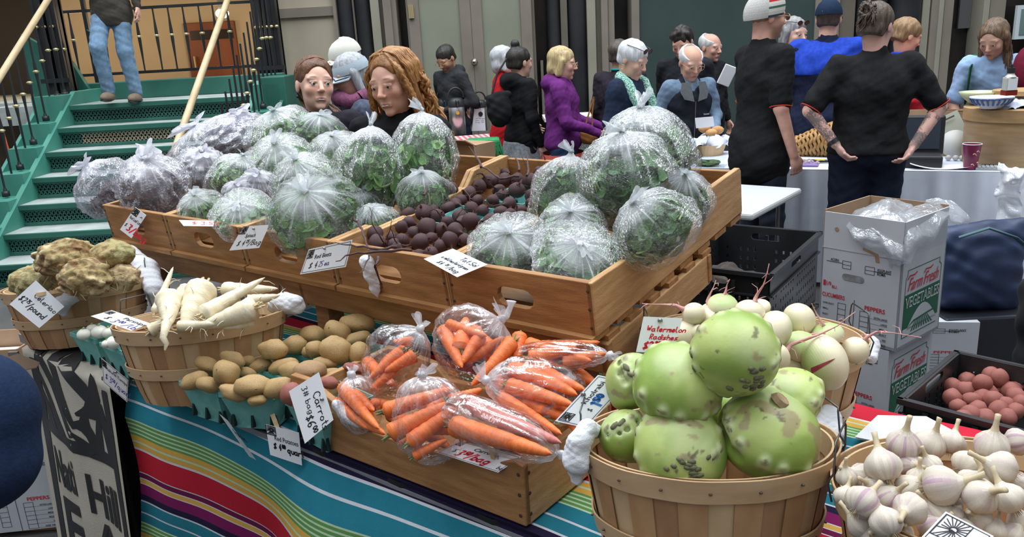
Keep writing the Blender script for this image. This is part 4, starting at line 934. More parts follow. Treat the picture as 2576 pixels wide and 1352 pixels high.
kohlrabi(1712, 1130, 1.0, 118, 92, 'kohlrabi at the front rim with a dark knot of leaf scars', 15, (0.8, 0.2), 0.1, cluster=(0.05, -1, 0.0))
kohlrabi(1932, 1092, 1.015, 128, 108, 'big kohlrabi with a brown peeled crown at the front right', 16, (0.3, 0.5), 0.55, cut=True)
# --- watermelon radishes
RADI = mat('vc_radish', (0.93, 0.93, 0.93), (1, 1, 1), scale=10, rough=0.38, vc=True, bump=0.1, bscale=80); RROOT = mat('pink_root', (0.50, 0.20, 0.20), (0.62, 0.36, 0.30), scale=40, rough=0.6)
def radish(px, py, zc, rx_px, ry_px, label, seed, tail_px=None, tail_up=None, crack=False, axis=None, tdz=0.0):
  c = PZ(px, py, zc); s = pxm(c); rx, ry = rx_px * s, ry_px * s; rnd = random.Random(seed)
  up = nrm(axis) if axis is not None else nrm((rnd.uniform(-.6, .6), rnd.uniform(-.6, .3), 1.0)); rot = along((0, 0, 0), up)
  L = []; mb = MB(); n = 20; rings = []
  for i in range(31):
    th = math.pi * i / 30; rings.append([(math.cos(th) * ry, math.sin(th) * math.cos(q) * rx, math.sin(th) * math.sin(q) * rx) for q in [2 * math.pi * k / n for k in range(n)]])
  rings = np.array(rings); base = len(mb.v)
  for i in range(30):
    f = i / 29; g = sstep(np.array([f]), 0.55, 1.0)[0] if seed % 2 else sstep(np.array([f]), 0.45, 0.9)[0]
    nz = 0.5 + 0.5 * math.sin(seed * 3.1 + i); mb.grid(rings[i:i + 2], close_v=True, col=tuple(np.array((0.80, 0.71, 0.50)) * (1 - g) + np.array((0.42, 0.55, 0.20)) * g))
  o = mb.build('watermelon_radish', RADI, smooth=True, loc=c, rot=rot); tag(o, label, 'radish', 'pale watermelon radishes')
  if tail_px:
    Ri = np.array(rot).T; pts = [np.array([ry * 0.86, 0, 0])]; d0 = s * 0
    for k, (tx, ty) in enumerate(tail_px):
      w = PN(tx, ty, c + np.array([0, tdz * (k + 1), 0]), FW); pts.append(Ri @ (w - c))
    if len(pts) > 1: pts[0] = pts[1] * 0.001 + nrm(pts[1]) * min(rx, ry) * 0.88 if np.linalg.norm(pts[1]) > 1e-6 else pts[0]
    q = [pts[0]]
    for i in range(len(pts) - 1): q += [pts[i] * (1 - t) + pts[i + 1] * t + np.array([0, 0.0016 * math.sin(i * 3 + t * 5), 0]) for t in (0.33, 0.66, 1.0)]
    m = MB(); n_ = len(q); m.tube(q, [max(0.0009, 0.0062 * (1 - i / n_) ** 1.6) for i in range(n_)], n=6)
    for i in range(2, n_ - 1, 2): e = q[i] + np.array([rnd.uniform(-1, 1), rnd.uniform(-1, 1), rnd.uniform(-1, 1)]) * 0.018; m.tube([q[i], (q[i] + e) / 2 + 0.003, e], [0.001, 0.0008, 0.0004], n=4)
    m.build('root', RROOT, o, smooth=True)
  if crack:
    Ri = np.array(rot).T; m = MB(); q = []
    for k in range(12):
      t = k / 11; tx, ty = 2040 + (2102 - 2040) * t, 930 - 28 * t; hw = 12 * (1 - t) ** 0.7
      for yy in (ty - hw * 0.3, ty + hw):
        d = ray(tx, yy); rr = EYE - c; A = Ri / np.array([[ry], [rx], [rx]]); dd, oo = A @ d, A @ rr; a_, b_, c_ = dd @ dd, 2 * dd @ oo, oo @ oo - 1.0; disc = max(0, b_ * b_ - 4 * a_ * c_); tt = (-b_ - math.sqrt(disc)) / (2 * a_); w = EYE + d * tt; q.append((Ri @ (w - c)) * 1.006)
    m.grid([[q[2 * i], q[2 * i + 1]] for i in range(12)]); m.build('split_flesh', mat('radish_flesh', (0.25, 0.02, 0.04), (0.35, 0.05, 0.07), scale=60, rough=0.5), o)
  return o
radish(1745, 790, 1.10, 30, 28, 'radish at the back left with its long root trailing over the crate slats', 1, [(1700, 770), (1660, 766), (1615, 765)])
radish(1722, 845, 1.06, 33, 40, 'radish beside the watermelon radish card', 2)
radish(1755, 838, 1.07, 18, 22, 'small radish wedged next to the card', 20)
radish(1795, 792, 1.09, 46, 28, 'radish with a thick pink root standing up', 3, [(1780, 760), (1790, 730), (1802, 706)])
radish(1818, 768, 1.11, 38, 25, 'green-shouldered radish at the top back', 4, [(1820, 742), (1830, 722), (1834, 703)], axis=(0, 0.3, -1))
radish(1886, 785, 1.12, 38, 30, 'round radish with the tallest root pointing straight up', 5, [(1890, 750), (1896, 710), (1893, 655)])
radish(1905, 778, 1.09, 34, 22, 'radish just right of the one with the tallest root', 21)
radish(1945, 832, 1.09, 52, 42, 'large half green radish behind the topmost kohlrabi', 6, axis=(-0.8, 0, 0.5))
radish(2010, 805, 1.08, 43, 39, 'half green radish at the back right of the basket', 7, axis=(1, 0.2, 0.4))
radish(2082, 842, 1.06, 40, 28, 'green-topped radish below the cucumber lettering', 8, [(2080, 810), (2082, 780), (2080, 745)], axis=(0.2, 0, -1))
radish(1955, 905, 1.05, 32, 44, 'radish whose pink root runs toward the carton', 9, [(1990, 868), (2050, 845), (2110, 820), (2150, 785)])
radish(2015, 872, 1.05, 44, 34, 'pale radish in the middle with a curving root', 10, [(2020, 845), (2070, 838), (2120, 850)], axis=(0, 0.5, -1))
radish(2000, 925, 1.01, 30, 26, 'small radish low in the middle of the basket', 22)
radish(2152, 882, 1.03, 34, 34, 'greenish radish with branching roots at the right rim', 11, [(2165, 855), (2190, 825), (2230, 818), (2290, 815)])
radish(2074, 912, 1.035, 72, 53, 'largest radish, split open to show red flesh', 12, [(2020, 940), (1990, 945), (1960, 950)], crack=True, axis=(1, 0.1, 0.2))
# --- garlic
GARL = mat('vc_garlic', (0.85, 0.85, 0.85), (1, 1, 1), scale=30, rough=0.55, vc=True, bump=0.25, bscale=80)
def garlic_mesh(seed):
  rnd = random.Random(seed); mb = MB(); n = 28; prof = [(0.0, -0.80), (0.25, -0.82), (0.62, -0.70), (0.92, -0.38), (1.0, -0.05), (0.93, 0.28), (0.70, 0.58), (0.42, 0.80), (0.24, 1.0), (0.17, 1.25), (0.15, 1.6), (0.17, 1.9), (0.0, 1.92)]
  lobes = rnd.choice((6, 7, 8)); ph = rnd.random() * 6; rings = []; bx, by = rnd.uniform(-.3, .3), rnd.uniform(-.3, .3)
  for r, z_ in prof:
    k = max(0, min(1, (0.9 - z_) / 0.9)) if z_ > 0 else 1; e = max(0, z_ - 0.8)
    rings.append([(r * (1 + 0.10 * k * (abs(math.sin(lobes * q / 2 + ph)) - 0.6)) * math.cos(q) + bx * e, r * (1 + 0.10 * k * (abs(math.sin(lobes * q / 2 + ph)) - 0.6)) * math.sin(q) + by * e, z_) for q in [2 * math.pi * j / n for j in range(n)]])
  rings = np.array(rings); 
  for i in range(len(prof) - 1):
    for j in range(n):
      q = 2 * math.pi * j / n; st = 0.5 + 0.5 * math.sin(q * 11 + 2 * math.sin(q * 3 + ph) + 0.4 * math.sin(i)); pu = max(0, mnoise.noise(Vector((math.cos(q) * 1.5 + seed * 3, math.sin(q) * 1.5, i * 0.12))) + 0.15) if i < 7 else 0
      base = np.array((0.74, 0.66, 0.54)) * (0.84 + 0.16 * st) if i < 8 else np.array((0.58, 0.47, 0.30)); colr = base * (1 - min(0.8, pu * 1.5) * st) + np.array((0.43, 0.24, 0.36)) * min(0.8, pu * 1.5) * st
      jj = (j + 1) % n; mb.add([rings[i][j], rings[i][jj], rings[i + 1][jj], rings[i + 1][j]], [(0, 1, 2, 3)], col=tuple(colr))
  return mb
_gm = []
for k in range(6):
  o = garlic_mesh(k).build('garlic_bulb', GARL, smooth=True); b_ = bmesh.new(); b_.from_mesh(o.data); bmesh.ops.remove_doubles(b_, verts=b_.verts[:], dist=0.001); bmesh.ops.recalc_face_normals(b_, faces=b_.faces[:]); b_.to_mesh(o.data); b_.free()
  r_ = MB(); rnd = random.Random(k)
  for q in range(26): a = rnd.random() * 6.28; r0 = rnd.random() * 0.28; r_.tube([(r0 * math.cos(a), r0 * math.sin(a), -0.78), (1.5 * r0 * math.cos(a), 1.5 * r0 * math.sin(a), -1.0 - rnd.random() * 0.15)], [0.02, 0.01], n=4)
  r_.build('root_tuft', mat('root_beard', (0.42, 0.33, 0.2), rough=0.9), o); _gm.append(o)
GLIST = [(2273, 1118, 42, 'upright stem'), (2337, 1118, 40, 0), (2395, 1115, 33, 0), (2495, 1120, 42, 0), (2221, 1172, 45, 0), (2163, 1195, 30, 0), (2286, 1168, 32, 0), (2434, 1170, 38, 0), (2518, 1177, 42, 0), (2370, 1222, 52, 0), (2289, 1231, 38, 0), (2240, 1254, 36, 0), (2170, 1264, 44, 0), (2289, 1282, 42, 0), (2466, 1248, 46, 0), (2537, 1254, 42, 0), (2228, 1314, 42, 0), (2357, 1293, 40, 0), (2344, 1330, 36, 0), (2460, 1306, 35, 0), (2505, 1338, 32, 0), (2131, 1200, 28, 0), (2125, 1250, 28, 0), (2560, 1112, 34, 0), (2440, 1212, 32, 0), (2555, 1215, 30, 0), (2568, 1312, 34, 0), (2165, 1318, 36, 0), (2340, 1172, 30, 0), (2390, 1262, 32, 0), (2420, 1335, 34, 0), (2545, 1345, 32, 0), (2265, 1345, 34, 0), (2480, 1210, 30, 0), (2310, 1205, 30, 0), (2200, 1225, 32, 0), (2400, 1300, 30, 0), (2195, 1350, 30, 0)]
rnd = random.Random(5); used = set()
for i, (px, py, rp, _) in enumerate(GLIST):
  zc = 0.975 + 0.035 * math.sin(min(1, max(0, (1352 - py) / 280)) * 2.2) + (0.012 if rp > 40 else -0.012); c = PZ(px, py, zc); s = pxm(c) * rp
  ax = nrm((rnd.uniform(-1, 1), rnd.uniform(-0.8, 0.8), rnd.uniform(0.15, 1.2))) if i not in (0, 1, 3) else nrm((0.15 + 0.25 * (i == 1), -0.1, 1)); rot = along((0, 0, 0), ax); rot = rot @ Matrix.Rotation(math.pi / 2, 3, 'Y') @ Matrix.Rotation(rnd.random() * 6, 3, 'Z')
  src = _gm[i % 6]
  lab = 'papery white garlic bulb, one of the heap in the basket' if i > 5 else ('tall-necked garlic bulb at the back rim', 'garlic bulb with a long leaning neck at the back', 'slim garlic bulb behind the heap', 'broad garlic bulb standing upright near the frame edge', 'garlic bulb lying against the left rim', 'small garlic bulb half under the left rim')[i]
  if i < 6: o = src; o.location = [float(v) for v in c]; o.rotation_euler = rot.to_euler(); tag(o, lab, 'garlic', 'papery garlic bulbs heaped in the basket'); o.scale = (s, s, s)
  else: o = dup(src, c, rot, lab, 'papery garlic bulbs heaped in the basket', s)
  o['category'] = 'garlic'
# --- parsnips
PARS = mat('parsnip_skin', (0.70, 0.60, 0.40), (0.82, 0.74, 0.55), scale=18, stretch=(3, 1, 1), rough=0.5, bump=0.25, bscale=90); PC2 = mat('parsnip_crown', (0.58, 0.46, 0.26), rough=0.8)
def pz(px, py, z_): return PZ(px, py, z_)
PL = [((375, 835, 0.975), (440, 800, 1.0), 17, 'small parsnip hidden behind the price card', 0.3), ((478, 728, 1.03), (430, 800, 0.985), 24, 'parsnip leaning behind the fattest one', 0.35), ((640, 803, 1.0), (560, 830, 0.985), 15, 'thin parsnip along the right rim', 0.3), ((560, 730, 1.02), (700, 727, 1.03), 20, 'parsnip pointing right at the back with forked tips', 0.35), ((600, 745, 1.03), (500, 820, 0.985), 20, 'parsnip with a cut stub end in the middle', 0.3),
    ((505, 795, 1.02), (668, 702, 1.06), 22, 'parsnip crossing the heap with its tip up right', 0.45), ((645, 772, 1.035), (500, 830, 0.985), 29, 'long creamy parsnip lying across the right side', 0.3), ((445, 822, 0.995), (582, 808, 1.01), 14, 'slender parsnip pointing right at the front rim', 0.5), ((470, 790, 0.99), (380, 838, 0.975), 15, 'short parsnip low at the front left', 0.3), ((512, 722, 1.055), (462, 822, 0.995), 37, 'fattest parsnip, standing head up in the centre', 0.2),
    ((426, 748, 1.045), (418, 835, 1.0), 33, 'parsnip whose thin tail hangs over the basket rim', 0.75), ((388, 790, 1.0), (436, 672, 1.09), 11, 'wispy parsnip root rising at the left with a hooked tip', 0.2), ((620, 760, 1.02), (705, 745, 1.02), 17, 'parsnip end poking out at the right', 0.4)]
for i, (a, b, rp, lab, tp) in enumerate(PL):
  A, B = pz(*a), pz(*b); o = put_root('parsnip', A, B, rp * 1.12 * pxm(A), PARS, lab, 'parsnip', 'parsnips heaped in the basket', i, taper=0.36 + tp * 0.62, bend=0.35, tail=0.13 if rp > 15 else 0.4, crown=PC2, grooves=34)
  if 'tail hangs' in lab:
    Rt = np.array(along(A, B)).T; tl_ = MB(); tl_.tube([Rt @ (PZ(x, y, z_) - A) for x, y, z_ in ((419, 815, 1.012), (415, 832, 1.003), (410, 850, 0.99), (419, 866, 0.975), (415, 882, 0.962))], [0.013, 0.010, 0.008, 0.006, 0.002], n=8); tl_.build('root_tail', PARS, o, smooth=True)
  m = MB(); rnd = random.Random(i); L = np.linalg.norm(B - A); r_ = rp * pxm(A)
  for k in range(7):
    t = rnd.uniform(0.25, 1.0); q = rnd.random() * 6.28; rr = r_ * max(0.12, (1 - t) ** 0.8); p = np.array([t * L, rr * math.cos(q), rr * math.sin(q)]); e = p + np.array([rnd.uniform(0, 0.03), math.cos(q) * 0.025, math.sin(q) * 0.025]); m.tube([p, (p + e) / 2 + 0.003, e], [0.0012, 0.0009, 0.0004], n=4)
  m.build('side_root', PARS, o)
# --- celeriac
CELE = mat('vc_celeriac', (0.55, 0.48, 0.40), (1, 1, 1), scale=55, rough=0.85, vc=True, bump=0.8, bscale=110, lo=0.40, hi=0.52)
def celeriac(px, py, zc, rx, ry, label, seed, rough_=0.5):
  c = PZ(px, py, zc); s = pxm(c); a, b = rx * s, ry * s; rs = np.random.RandomState(seed); S = SDF((-a * 1.35, -a * 1.35, -b * 1.4), (a * 1.35, a * 1.35, b * 1.4), 0.004); S.ell((0, 0, 0), (a, a * 0.9, b), k=0)
  for k in range(int(34 + 60 * rough_)):
    d = rs.randn(3); d /= np.linalg.norm(d); d[2] = -abs(d[2]) if rs.rand() < 0.6 * (1 - rough_) else d[2]; r = rs.uniform(0.005, 0.012) * (0.7 + 0.6 * rough_); S.ell(d * np.array([a, a * 0.9, b]) * 0.97, (r, r, r * 0.8), k=0.008)
  S.ripple(0.0034 * rough_ + 0.0008, 75, seed); S.ripple(0.0016 * rough_ + 0.0005, 160, seed)
  def cf(Vv):
    n = npn(Vv, 30, seed); n2 = npn(Vv, 90, seed + 3); rr = np.linalg.norm(Vv / np.array([a, a * 0.9, b]), axis=1); col = mixc((0.36, 0.27, 0.12), (0.55, 0.44, 0.25), sstep(n, -0.5, 0.7)); col = mixc(col, (0.34, 0.35, 0.15), sstep(npn(Vv, 14, seed + 7), 0.0, 0.9) * (1 - rough_) * 0.8)
    col = mixc(col, (0.23, 0.11, 0.04), sstep(n2 + n * 0.6, 0.25, 0.9) * (0.3 + 0.6 * rough_)); return mixc(col, (0.20, 0.10, 0.035), (1 - sstep(rr, 0.90, 1.0)) * 0.7)
  o = S.mesh('celeriac', CELE, loc=c, colf=cf, smooth_it=1); tag(o, label, 'celeriac', 'knobbly celeriac roots')
  m = MB(); rnd = random.Random(seed)
  for k in range(16):
    d = nrm((rnd.gauss(0, 1), rnd.gauss(-0.5, 1), rnd.gauss(-0.3, 0.7))); p = d * np.array([a, a * 0.9, b]) * 0.98; e = p + d * 0.012 + np.array([rnd.uniform(-.02, .02), 0, rnd.uniform(-.02, .01)]); m.tube([p, (p + e) / 2, e], [0.0015, 0.001, 0.0005], n=4)
  m.build('rootlet', mat('rootlet_tan', (0.45, 0.34, 0.18), rough=0.9), o)
celeriac(307, 697, 1.0, 42, 32, 'greenish celeriac at the right rim behind the wire handle', 5, 0.15)
celeriac(281, 642, 1.06, 56, 36, 'smooth greenish celeriac at the back right', 4, 0.2)
celeriac(86, 706, 0.99, 60, 38, 'celeriac at the left rim above its price card', 3, 0.3)
celeriac(166, 652, 1.06, 70, 48, 'largest gnarled brown celeriac on top', 1, 0.9)
celeriac(214, 700, 1.02, 60, 46, 'craggy celeriac in front with deep brown folds', 2, 0.8)
# --- quart boxes
PULP = mat('turquoise_pulp', (0.13, 0.40, 0.37), (0.19, 0.49, 0.45), scale=25, rough=0.85, bump=0.3, bscale=150)
def quart(label, s, t, az, zb=TZ + 0.006, h=0.10, w=0.145, tipx=0.0):
  rot = Matrix.Rotation(az, 3, 'Z') @ Matrix.Rotation(tipx, 3, 'X'); q = thing('quart_box', label, 'box', T(s, t, zb), rot, 'turquoise pulp quart boxes'); m = MB(); n = 8
  def ring(k, z_, ins=0.0, rib=0.0):
    o = []
    for sd_ in range(4):
      for j in range(n):
        f = -1 + 2 * j / n; hw = w / 2 * k - ins; rb = rib * (1 if j % 2 else 0); p = [(f * hw, -hw + rb), (hw - rb, f * hw), (-f * hw, hw - rb), (-hw + rb, -f * hw)][sd_]; o.append((p[0], p[1], z_))
    return o
  m.grid([ring(0.70, 0, 0, 0.0), ring(0.74, h * 0.2, 0, 0.005), ring(0.86, h * 0.6, 0, 0.006), ring(0.95, h * 0.86, 0, 0.002), ring(1.0, h * 0.88), ring(1.0, h), ring(0.96, h), ring(0.92, h * 0.8), ring(0.68, 0.004)], close_v=True); b = ring(0.70, 0.0); m.add(b, [list(range(len(b)))]); m.build('box_shell', PULP, q, smooth=False)
  sl = MB()
  for sd_ in range(4):
    A = np.array(Matrix.Rotation(sd_ * math.pi / 2, 3, 'Z'))
    for f in (-0.5, 0.0, 0.5): sl.box(A @ np.array([f * w * 0.7, -w * 0.385, h * 0.22]), (0.006, 0.012, 0.03), rot=A @ euler(R(-12), 0, 0))
  sl.build('vent_slot', mat('slot_dark', (0.01, 0.03, 0.03), rough=1.0), q)
  return q
def quart_px(a, b, label, zr=0.85, w=0.145):
  """front rim corners as seen, rim height"""
  A, B = PZ(a[0], a[1], zr), PZ(b[0], b[1], zr); d = nrm(B - A); n = np.array([-d[1], d[0], 0]); c = (A + B) / 2 + n * w / 2; q = quart(label, 0, 0, math.atan2(d[1], d[0]), w=w); q.location = (c[0], c[1], zr - 0.10)
for a, b, lab, zr in (((446, 959), (548, 988), 'turquoise quart box of potatoes next to the parsnip basket', 0.85), ((541, 988), (693, 997), 'turquoise quart box of potatoes above the edge-on card', 0.85), ((700, 1000), (820, 1062), 'turquoise quart box of mixed potatoes behind the carrots card', 0.85), ((600, 918), (700, 945), 'turquoise quart box behind the two front potato boxes', 0.85), ((700, 946), (800, 975), 'turquoise quart box in the middle row of potatoes', 0.85), ((805, 972), (890, 935), 'turquoise quart box by the corner of the carrot crate', 0.85), ((700, 880), (790, 905), 'turquoise quart box under the stand rail', 0.85), ((800, 900), (900, 925), 'turquoise quart box in the shade under the crates', 0.85), ((177, 838), (236, 857), 'turquoise quart of white turnips beside the celeriac', 0.845), ((236, 857), (326, 892), 'turquoise quart of white turnips beside the parsnip basket', 0.845)):
  quart_px(a, b, lab, zr)
az0 = math.atan2(U[1], U[0])
POTA = mat('potato_skin', (0.33, 0.195, 0.07), (0.50, 0.335, 0.14), scale=28, rough=0.55, bump=0.3, bscale=60, detail=6, c3=(0.56, 0.40, 0.19)); POTR = mat('red_potato_skin', (0.24, 0.065, 0.05), (0.36, 0.125, 0.095), scale=40, rough=0.6, bump=0.3, bscale=70, detail=6)
POTB = mat('brown_potato_skin', (0.27, 0.15, 0.07), (0.43, 0.27, 0.13), scale=30, rough=0.6, bump=0.3, bscale=60)
_pm = []
for k in range(5):
  m = MB(); m.blob((0, 0, 0), (1, 0.86, 0.82), n=20, amp=0.16, freq=1.5, seed=k); o = m.build('potato', POTA, smooth=True); e = MB(); rnd = random.Random(k)
  for q in range(6):
    d = nrm((rnd.gauss(0, 1), rnd.gauss(0, 1), rnd.gauss(0, 1))); nn = 1 + 0.16 * mnoise.noise(Vector(d * 1.5) + Vector((k * 7.3, k * 1.7, 3.1))); p = d * nn * np.array([1, .86, .82]) * 0.995; e.blob(p, (0.02, 0.07, 0.035), n=6, rot=np.array(along((0, 0, 0), d)))
  e.build('eye', mat('potato_eye', (0.20, 0.11, 0.05), rough=0.9), o, smooth=True); _pm.append(o)
def potato_set(lst, zf, group, mt_red=(), extra=''):
  for i, it in enumerate(lst):
    px, py, rx, ry, lab = it[:5]; zc = zf(px, py) if len(it) < 6 else it[5]; c = PZ(px, py, zc); s = pxm(c); kind = it[6] if len(it) > 6 else 'y'; src = _pm[i % 5]
    ang = random.Random(px).uniform(-0.5, 0.5); f = frame(RT * math.cos(ang) + UP * math.sin(ang), np.cross(UP * math.cos(ang) - RT * math.sin(ang), RT * math.cos(ang) + UP * math.sin(ang)), UP * math.cos(ang) - RT * math.sin(ang))
    o = dup(src, c, f, lab, group, (rx * s * 1.08, (rx + ry) / 2 * s * 1.05, ry * s * 1.2)); o['category'] = 'potato'
    if kind != 'y': o.data = o.data.copy(); o.data.materials[0] = POTR if kind == 'r' else POTB
P1 = [(898, 815, 44, 25, 'long potato in the deepest shade under the stand', 0.90), (849, 835, 33, 26, 'potato in shade beside the stand post', 0.90), (899, 853, 34, 18, 'potato low in the dark back row', 0.88), (787, 845, 32, 26, 'potato left of the stand post in the back row', 0.88), (740, 870, 31, 26, 'round potato at the left end of the back row', 0.875), (774, 886, 14, 16, 'tiny potato between two back-row ones', 0.87), (792, 879, 22, 22, 'small potato against the big one in the back row', 0.885), (846, 882, 40, 36, 'biggest potato of the back row', 0.895), (904, 890, 26, 30, 'potato at the right of the back row near the carrot bag', 0.885), (687, 881, 35, 28, 'round potato perched alone beside the parsnip basket', 0.90),
    (655, 922, 28, 18, 'potato just below the perched round one', 0.86), (622, 909, 20, 16, 'small potato behind the front left heap', 0.86), (714, 922, 36, 20, 'oval potato in the middle row', 0.865), (818, 914, 32, 18, 'smooth yellow oval potato behind the brown one', 0.87), (733, 935, 30, 26, 'potato left of the brown-skinned one', 0.865), (779, 934, 41, 27, 'brown-skinned potato above the carrots card', 0.885, 'b'), (833, 940, 24, 14, 'potato edge right of the brown one', 0.86), (533, 935, 16, 14, 'small potato half hidden in the front left box', 0.865), (620, 938, 24, 14, 'potato behind the front box divider', 0.86), (585, 906, 30, 22, 'potato at the very top of the front left heap', 0.90), (522, 918, 32, 19, 'long potato at the upper left of the front heap', 0.89), (570, 938, 32, 31, 'round potato in the centre of the front left heap', 0.90), (490, 958, 33, 22, 'potato at the left corner of the front box', 0.87), (524, 968, 29, 20, 'potato resting on the rim of the front left box', 0.87), (589, 989, 35, 21, 'potato at the front of the second box', 0.865), (637, 972, 46, 29, 'pear-shaped potato with a dark tip', 0.885), (648, 1008, 23, 14, 'small potato at the front rim of the second box', 0.86), (701, 976, 37, 27, 'blotchy potato right of the pear-shaped one', 0.88),
    (733, 992, 26, 30, 'red potato peeping out left of the carrots card', 0.88, 'r'), (827, 964, 24, 17, 'red potato right of the carrots card', 0.88, 'r'), (892, 927, 28, 13, 'pinkish potato under the carrot bag', 0.87, 'r'), (760, 1020, 24, 20, 'red potato behind the carrots card', 0.86, 'r')]
P1 = [(a[0], a[1], a[2], a[3], a[4], a[5], a[6] if len(a) > 6 else 'y') for a in P1]
potato_set(P1, None, 'loose potatoes in the quart boxes')
drop(_pm)
TURN = mat('turnip_skin', (0.72, 0.70, 0.58), (0.80, 0.79, 0.70), scale=10, rough=0.35)
for i, (px, py, r, lab) in enumerate([(211, 842, 17, 'white turnip at the left of the quart'), (250, 836, 20, 'round white turnip on top of the left quart'), (272, 838, 16, 'white turnip wedged under the parsnips card'), (232, 828, 14, 'small white turnip at the back of the quart'), (288, 862, 20, 'largest white turnip in the right quart'), (268, 866, 12, 'small white turnip by the quart corner'), (305, 850, 15, 'white turnip against the parsnip basket')]):
  c = PZ(px, py, 0.865); s = pxm(c) * r; m = MB(); m.blob((0, 0, 0), (s, s, s * 0.85), n=18, amp=0.05, seed=i); o = m.build('turnip', TURN, loc=c, smooth=True); tag(o, lab, 'turnip', 'white turnips in the quart boxes')
  m = MB(); m.tube([(0, 0, s * 0.8), (s * 0.2, 0, s * 1.1)], [s * 0.16, s * 0.12], n=6); m.build('cut_stem', mat('turnip_stem', (0.35, 0.42, 0.16), rough=0.6), o)
# --- beets
BEET = mat('beet_skin', (0.035, 0.010, 0.015), (0.080, 0.028, 0.028), scale=40, rough=0.62, bump=0.35, bscale=70, detail=6, c3=(0.15, 0.085, 0.06)); BROOT = mat('beet_root', (0.055, 0.025, 0.025), (0.10, 0.052, 0.045), scale=60, rough=0.8)
BL = [(1243, 431, 20), (1271, 435, 13), (1189, 446, 20), (1230, 457, 19), (1269, 454, 19), (1303, 452, 17), (1334, 457, 22), (1359, 436, 18), (1385, 423, 17), (1373, 449, 14), (1300, 479, 22), (1338, 493, 18), (1266, 490, 16), (1281, 514, 18), (1333, 511, 13), (1134, 479, 21), (1098, 503, 18), (1181, 488, 19), (1202, 505, 15), (1186, 524, 18), (1128, 524, 18), (1067, 536, 23), (1028, 540, 19), (1075, 571, 23), (1185, 557, 25), (1237, 558, 22), (1145, 581, 22), (1131, 604, 21), (944, 588, 21), (949, 614, 23), (989, 617, 18), (1012, 605, 19), (1058, 609, 22), (1106, 622, 20), (1085, 638, 18), (984, 597, 14), (1054, 641, 14), (1028, 641, 13), (1100, 545, 20), (1155, 545, 18), (1215, 530, 17), (1010, 572, 18), (1110, 578, 18), (1240, 505, 16), (1205, 470, 18), (1160, 505, 16), (1040, 585, 16), (975, 640, 14), (1165, 560, 18), (1125, 560, 17), (1210, 580, 17), (1260, 535, 18), (1285, 540, 16), (1310, 530, 15), (1245, 455, 17), (1215, 435, 16), (1320, 465, 16), (1350, 470, 15), (1085, 600, 17), (1170, 605, 17), (1030, 560, 17), (1090, 530, 16), (1145, 515, 17), (1255, 480, 17), (1000, 625, 15)]
_bmz = []
for k in range(6):
  m = MB(); prof = [(0.0, 0.92), (0.3, 0.93), (0.7, 0.72), (0.96, 0.3), (1.0, -0.05), (0.88, -0.45), (0.6, -0.8), (0.3, -1.02), (0.14, -1.2), (0.10, -1.5)]
  rnd = random.Random(k + 3); P = []; q = np.array([0, 0, -1.5]); m.lathe(prof, n=18, fn=lambda P_: P_ * (1 + 0.05 * np.sin(P_[..., 0:1] * 3 + k) * np.sin(P_[..., 1:2] * 4)))
  o = m.build('beet', BEET, smooth=True); d = np.array([rnd.uniform(-.3, .3), rnd.uniform(-.3, .3), -1.0]); pts = [np.array([0, 0, -1.35])]; cv = np.array([rnd.uniform(-1, 1), rnd.uniform(-1, 1), rnd.uniform(0, .7)]) * 0.32
  for i in range(12): d = nrm(d + cv + np.array([rnd.gauss(0, .22), rnd.gauss(0, .22), rnd.gauss(0, .22)])); pts.append(pts[-1] + d * (0.30 + 0.06 * (k % 3)))
  r_ = MB(); r_.tube(pts, [0.10 * (1 - i / 13) ** 1.2 + 0.012 for i in range(13)], n=6)
  for i in range(3, 12, 2): e = pts[i] + np.array([rnd.gauss(0, .4), rnd.gauss(0, .4), rnd.gauss(0, .4)]); r_.tube([pts[i], (pts[i] + e) / 2 + 0.05, e], [0.025, 0.018, 0.008], n=4)
  r_.build('tap_root', BROOT, o, smooth=True); c_ = MB()
  for i in range(7): a = rnd.random() * 6.28; c_.tube([(0.1 * math.cos(a), 0.1 * math.sin(a), 0.85), (0.22 * math.cos(a), 0.22 * math.sin(a), 1.15 + rnd.random() * 0.2)], [0.06, 0.03], n=5)
  c_.build('crown_stub', mat('beet_crown', (0.13, 0.03, 0.04), rough=0.8), o); _bmz.append(o)
rnd = random.Random(31)
for i, (px, py, r) in enumerate(BL):
  c = on_crate(px, py, -0.035 + 0.012 * (r > 20)); s = pxm(c) * r; ax = nrm((rnd.uniform(-1, 1), rnd.uniform(-0.9, 0.5), rnd.uniform(-1.0, 0.6))); rot = along((0, 0, 0), -ax) @ Matrix.Rotation(math.pi / 2, 3, 'Y') @ Matrix.Rotation(rnd.random() * 6, 3, 'Z')
  names = {0: 'beet at the far corner of the crate, leaning on its back board', 8: 'beet at the back right touching the tat soi bag', 24: 'large beet in the middle near the turquoise box', 25: 'reddish beet beside the turquoise box corner', 23: 'round beet with a long root crossing to the left', 28: 'beet by the left front corner of the crate', 29: 'beet directly behind the red beets card', 34: 'beet at the front board next to the tat soi card', 10: 'beet on top with a thick root curling down'}
  lab = names.get(i, 'dusky purple beet with a wiry root, in the loose heap'); o = dup(_bmz[i % 6], c, rot, lab, 'red beets heaped in the crate', (s * rnd.uniform(0.92, 1.12), s * rnd.uniform(0.92, 1.08), s * rnd.uniform(0.88, 1.1))); o['category'] = 'beet'
drop(_bmz)
m = MB()
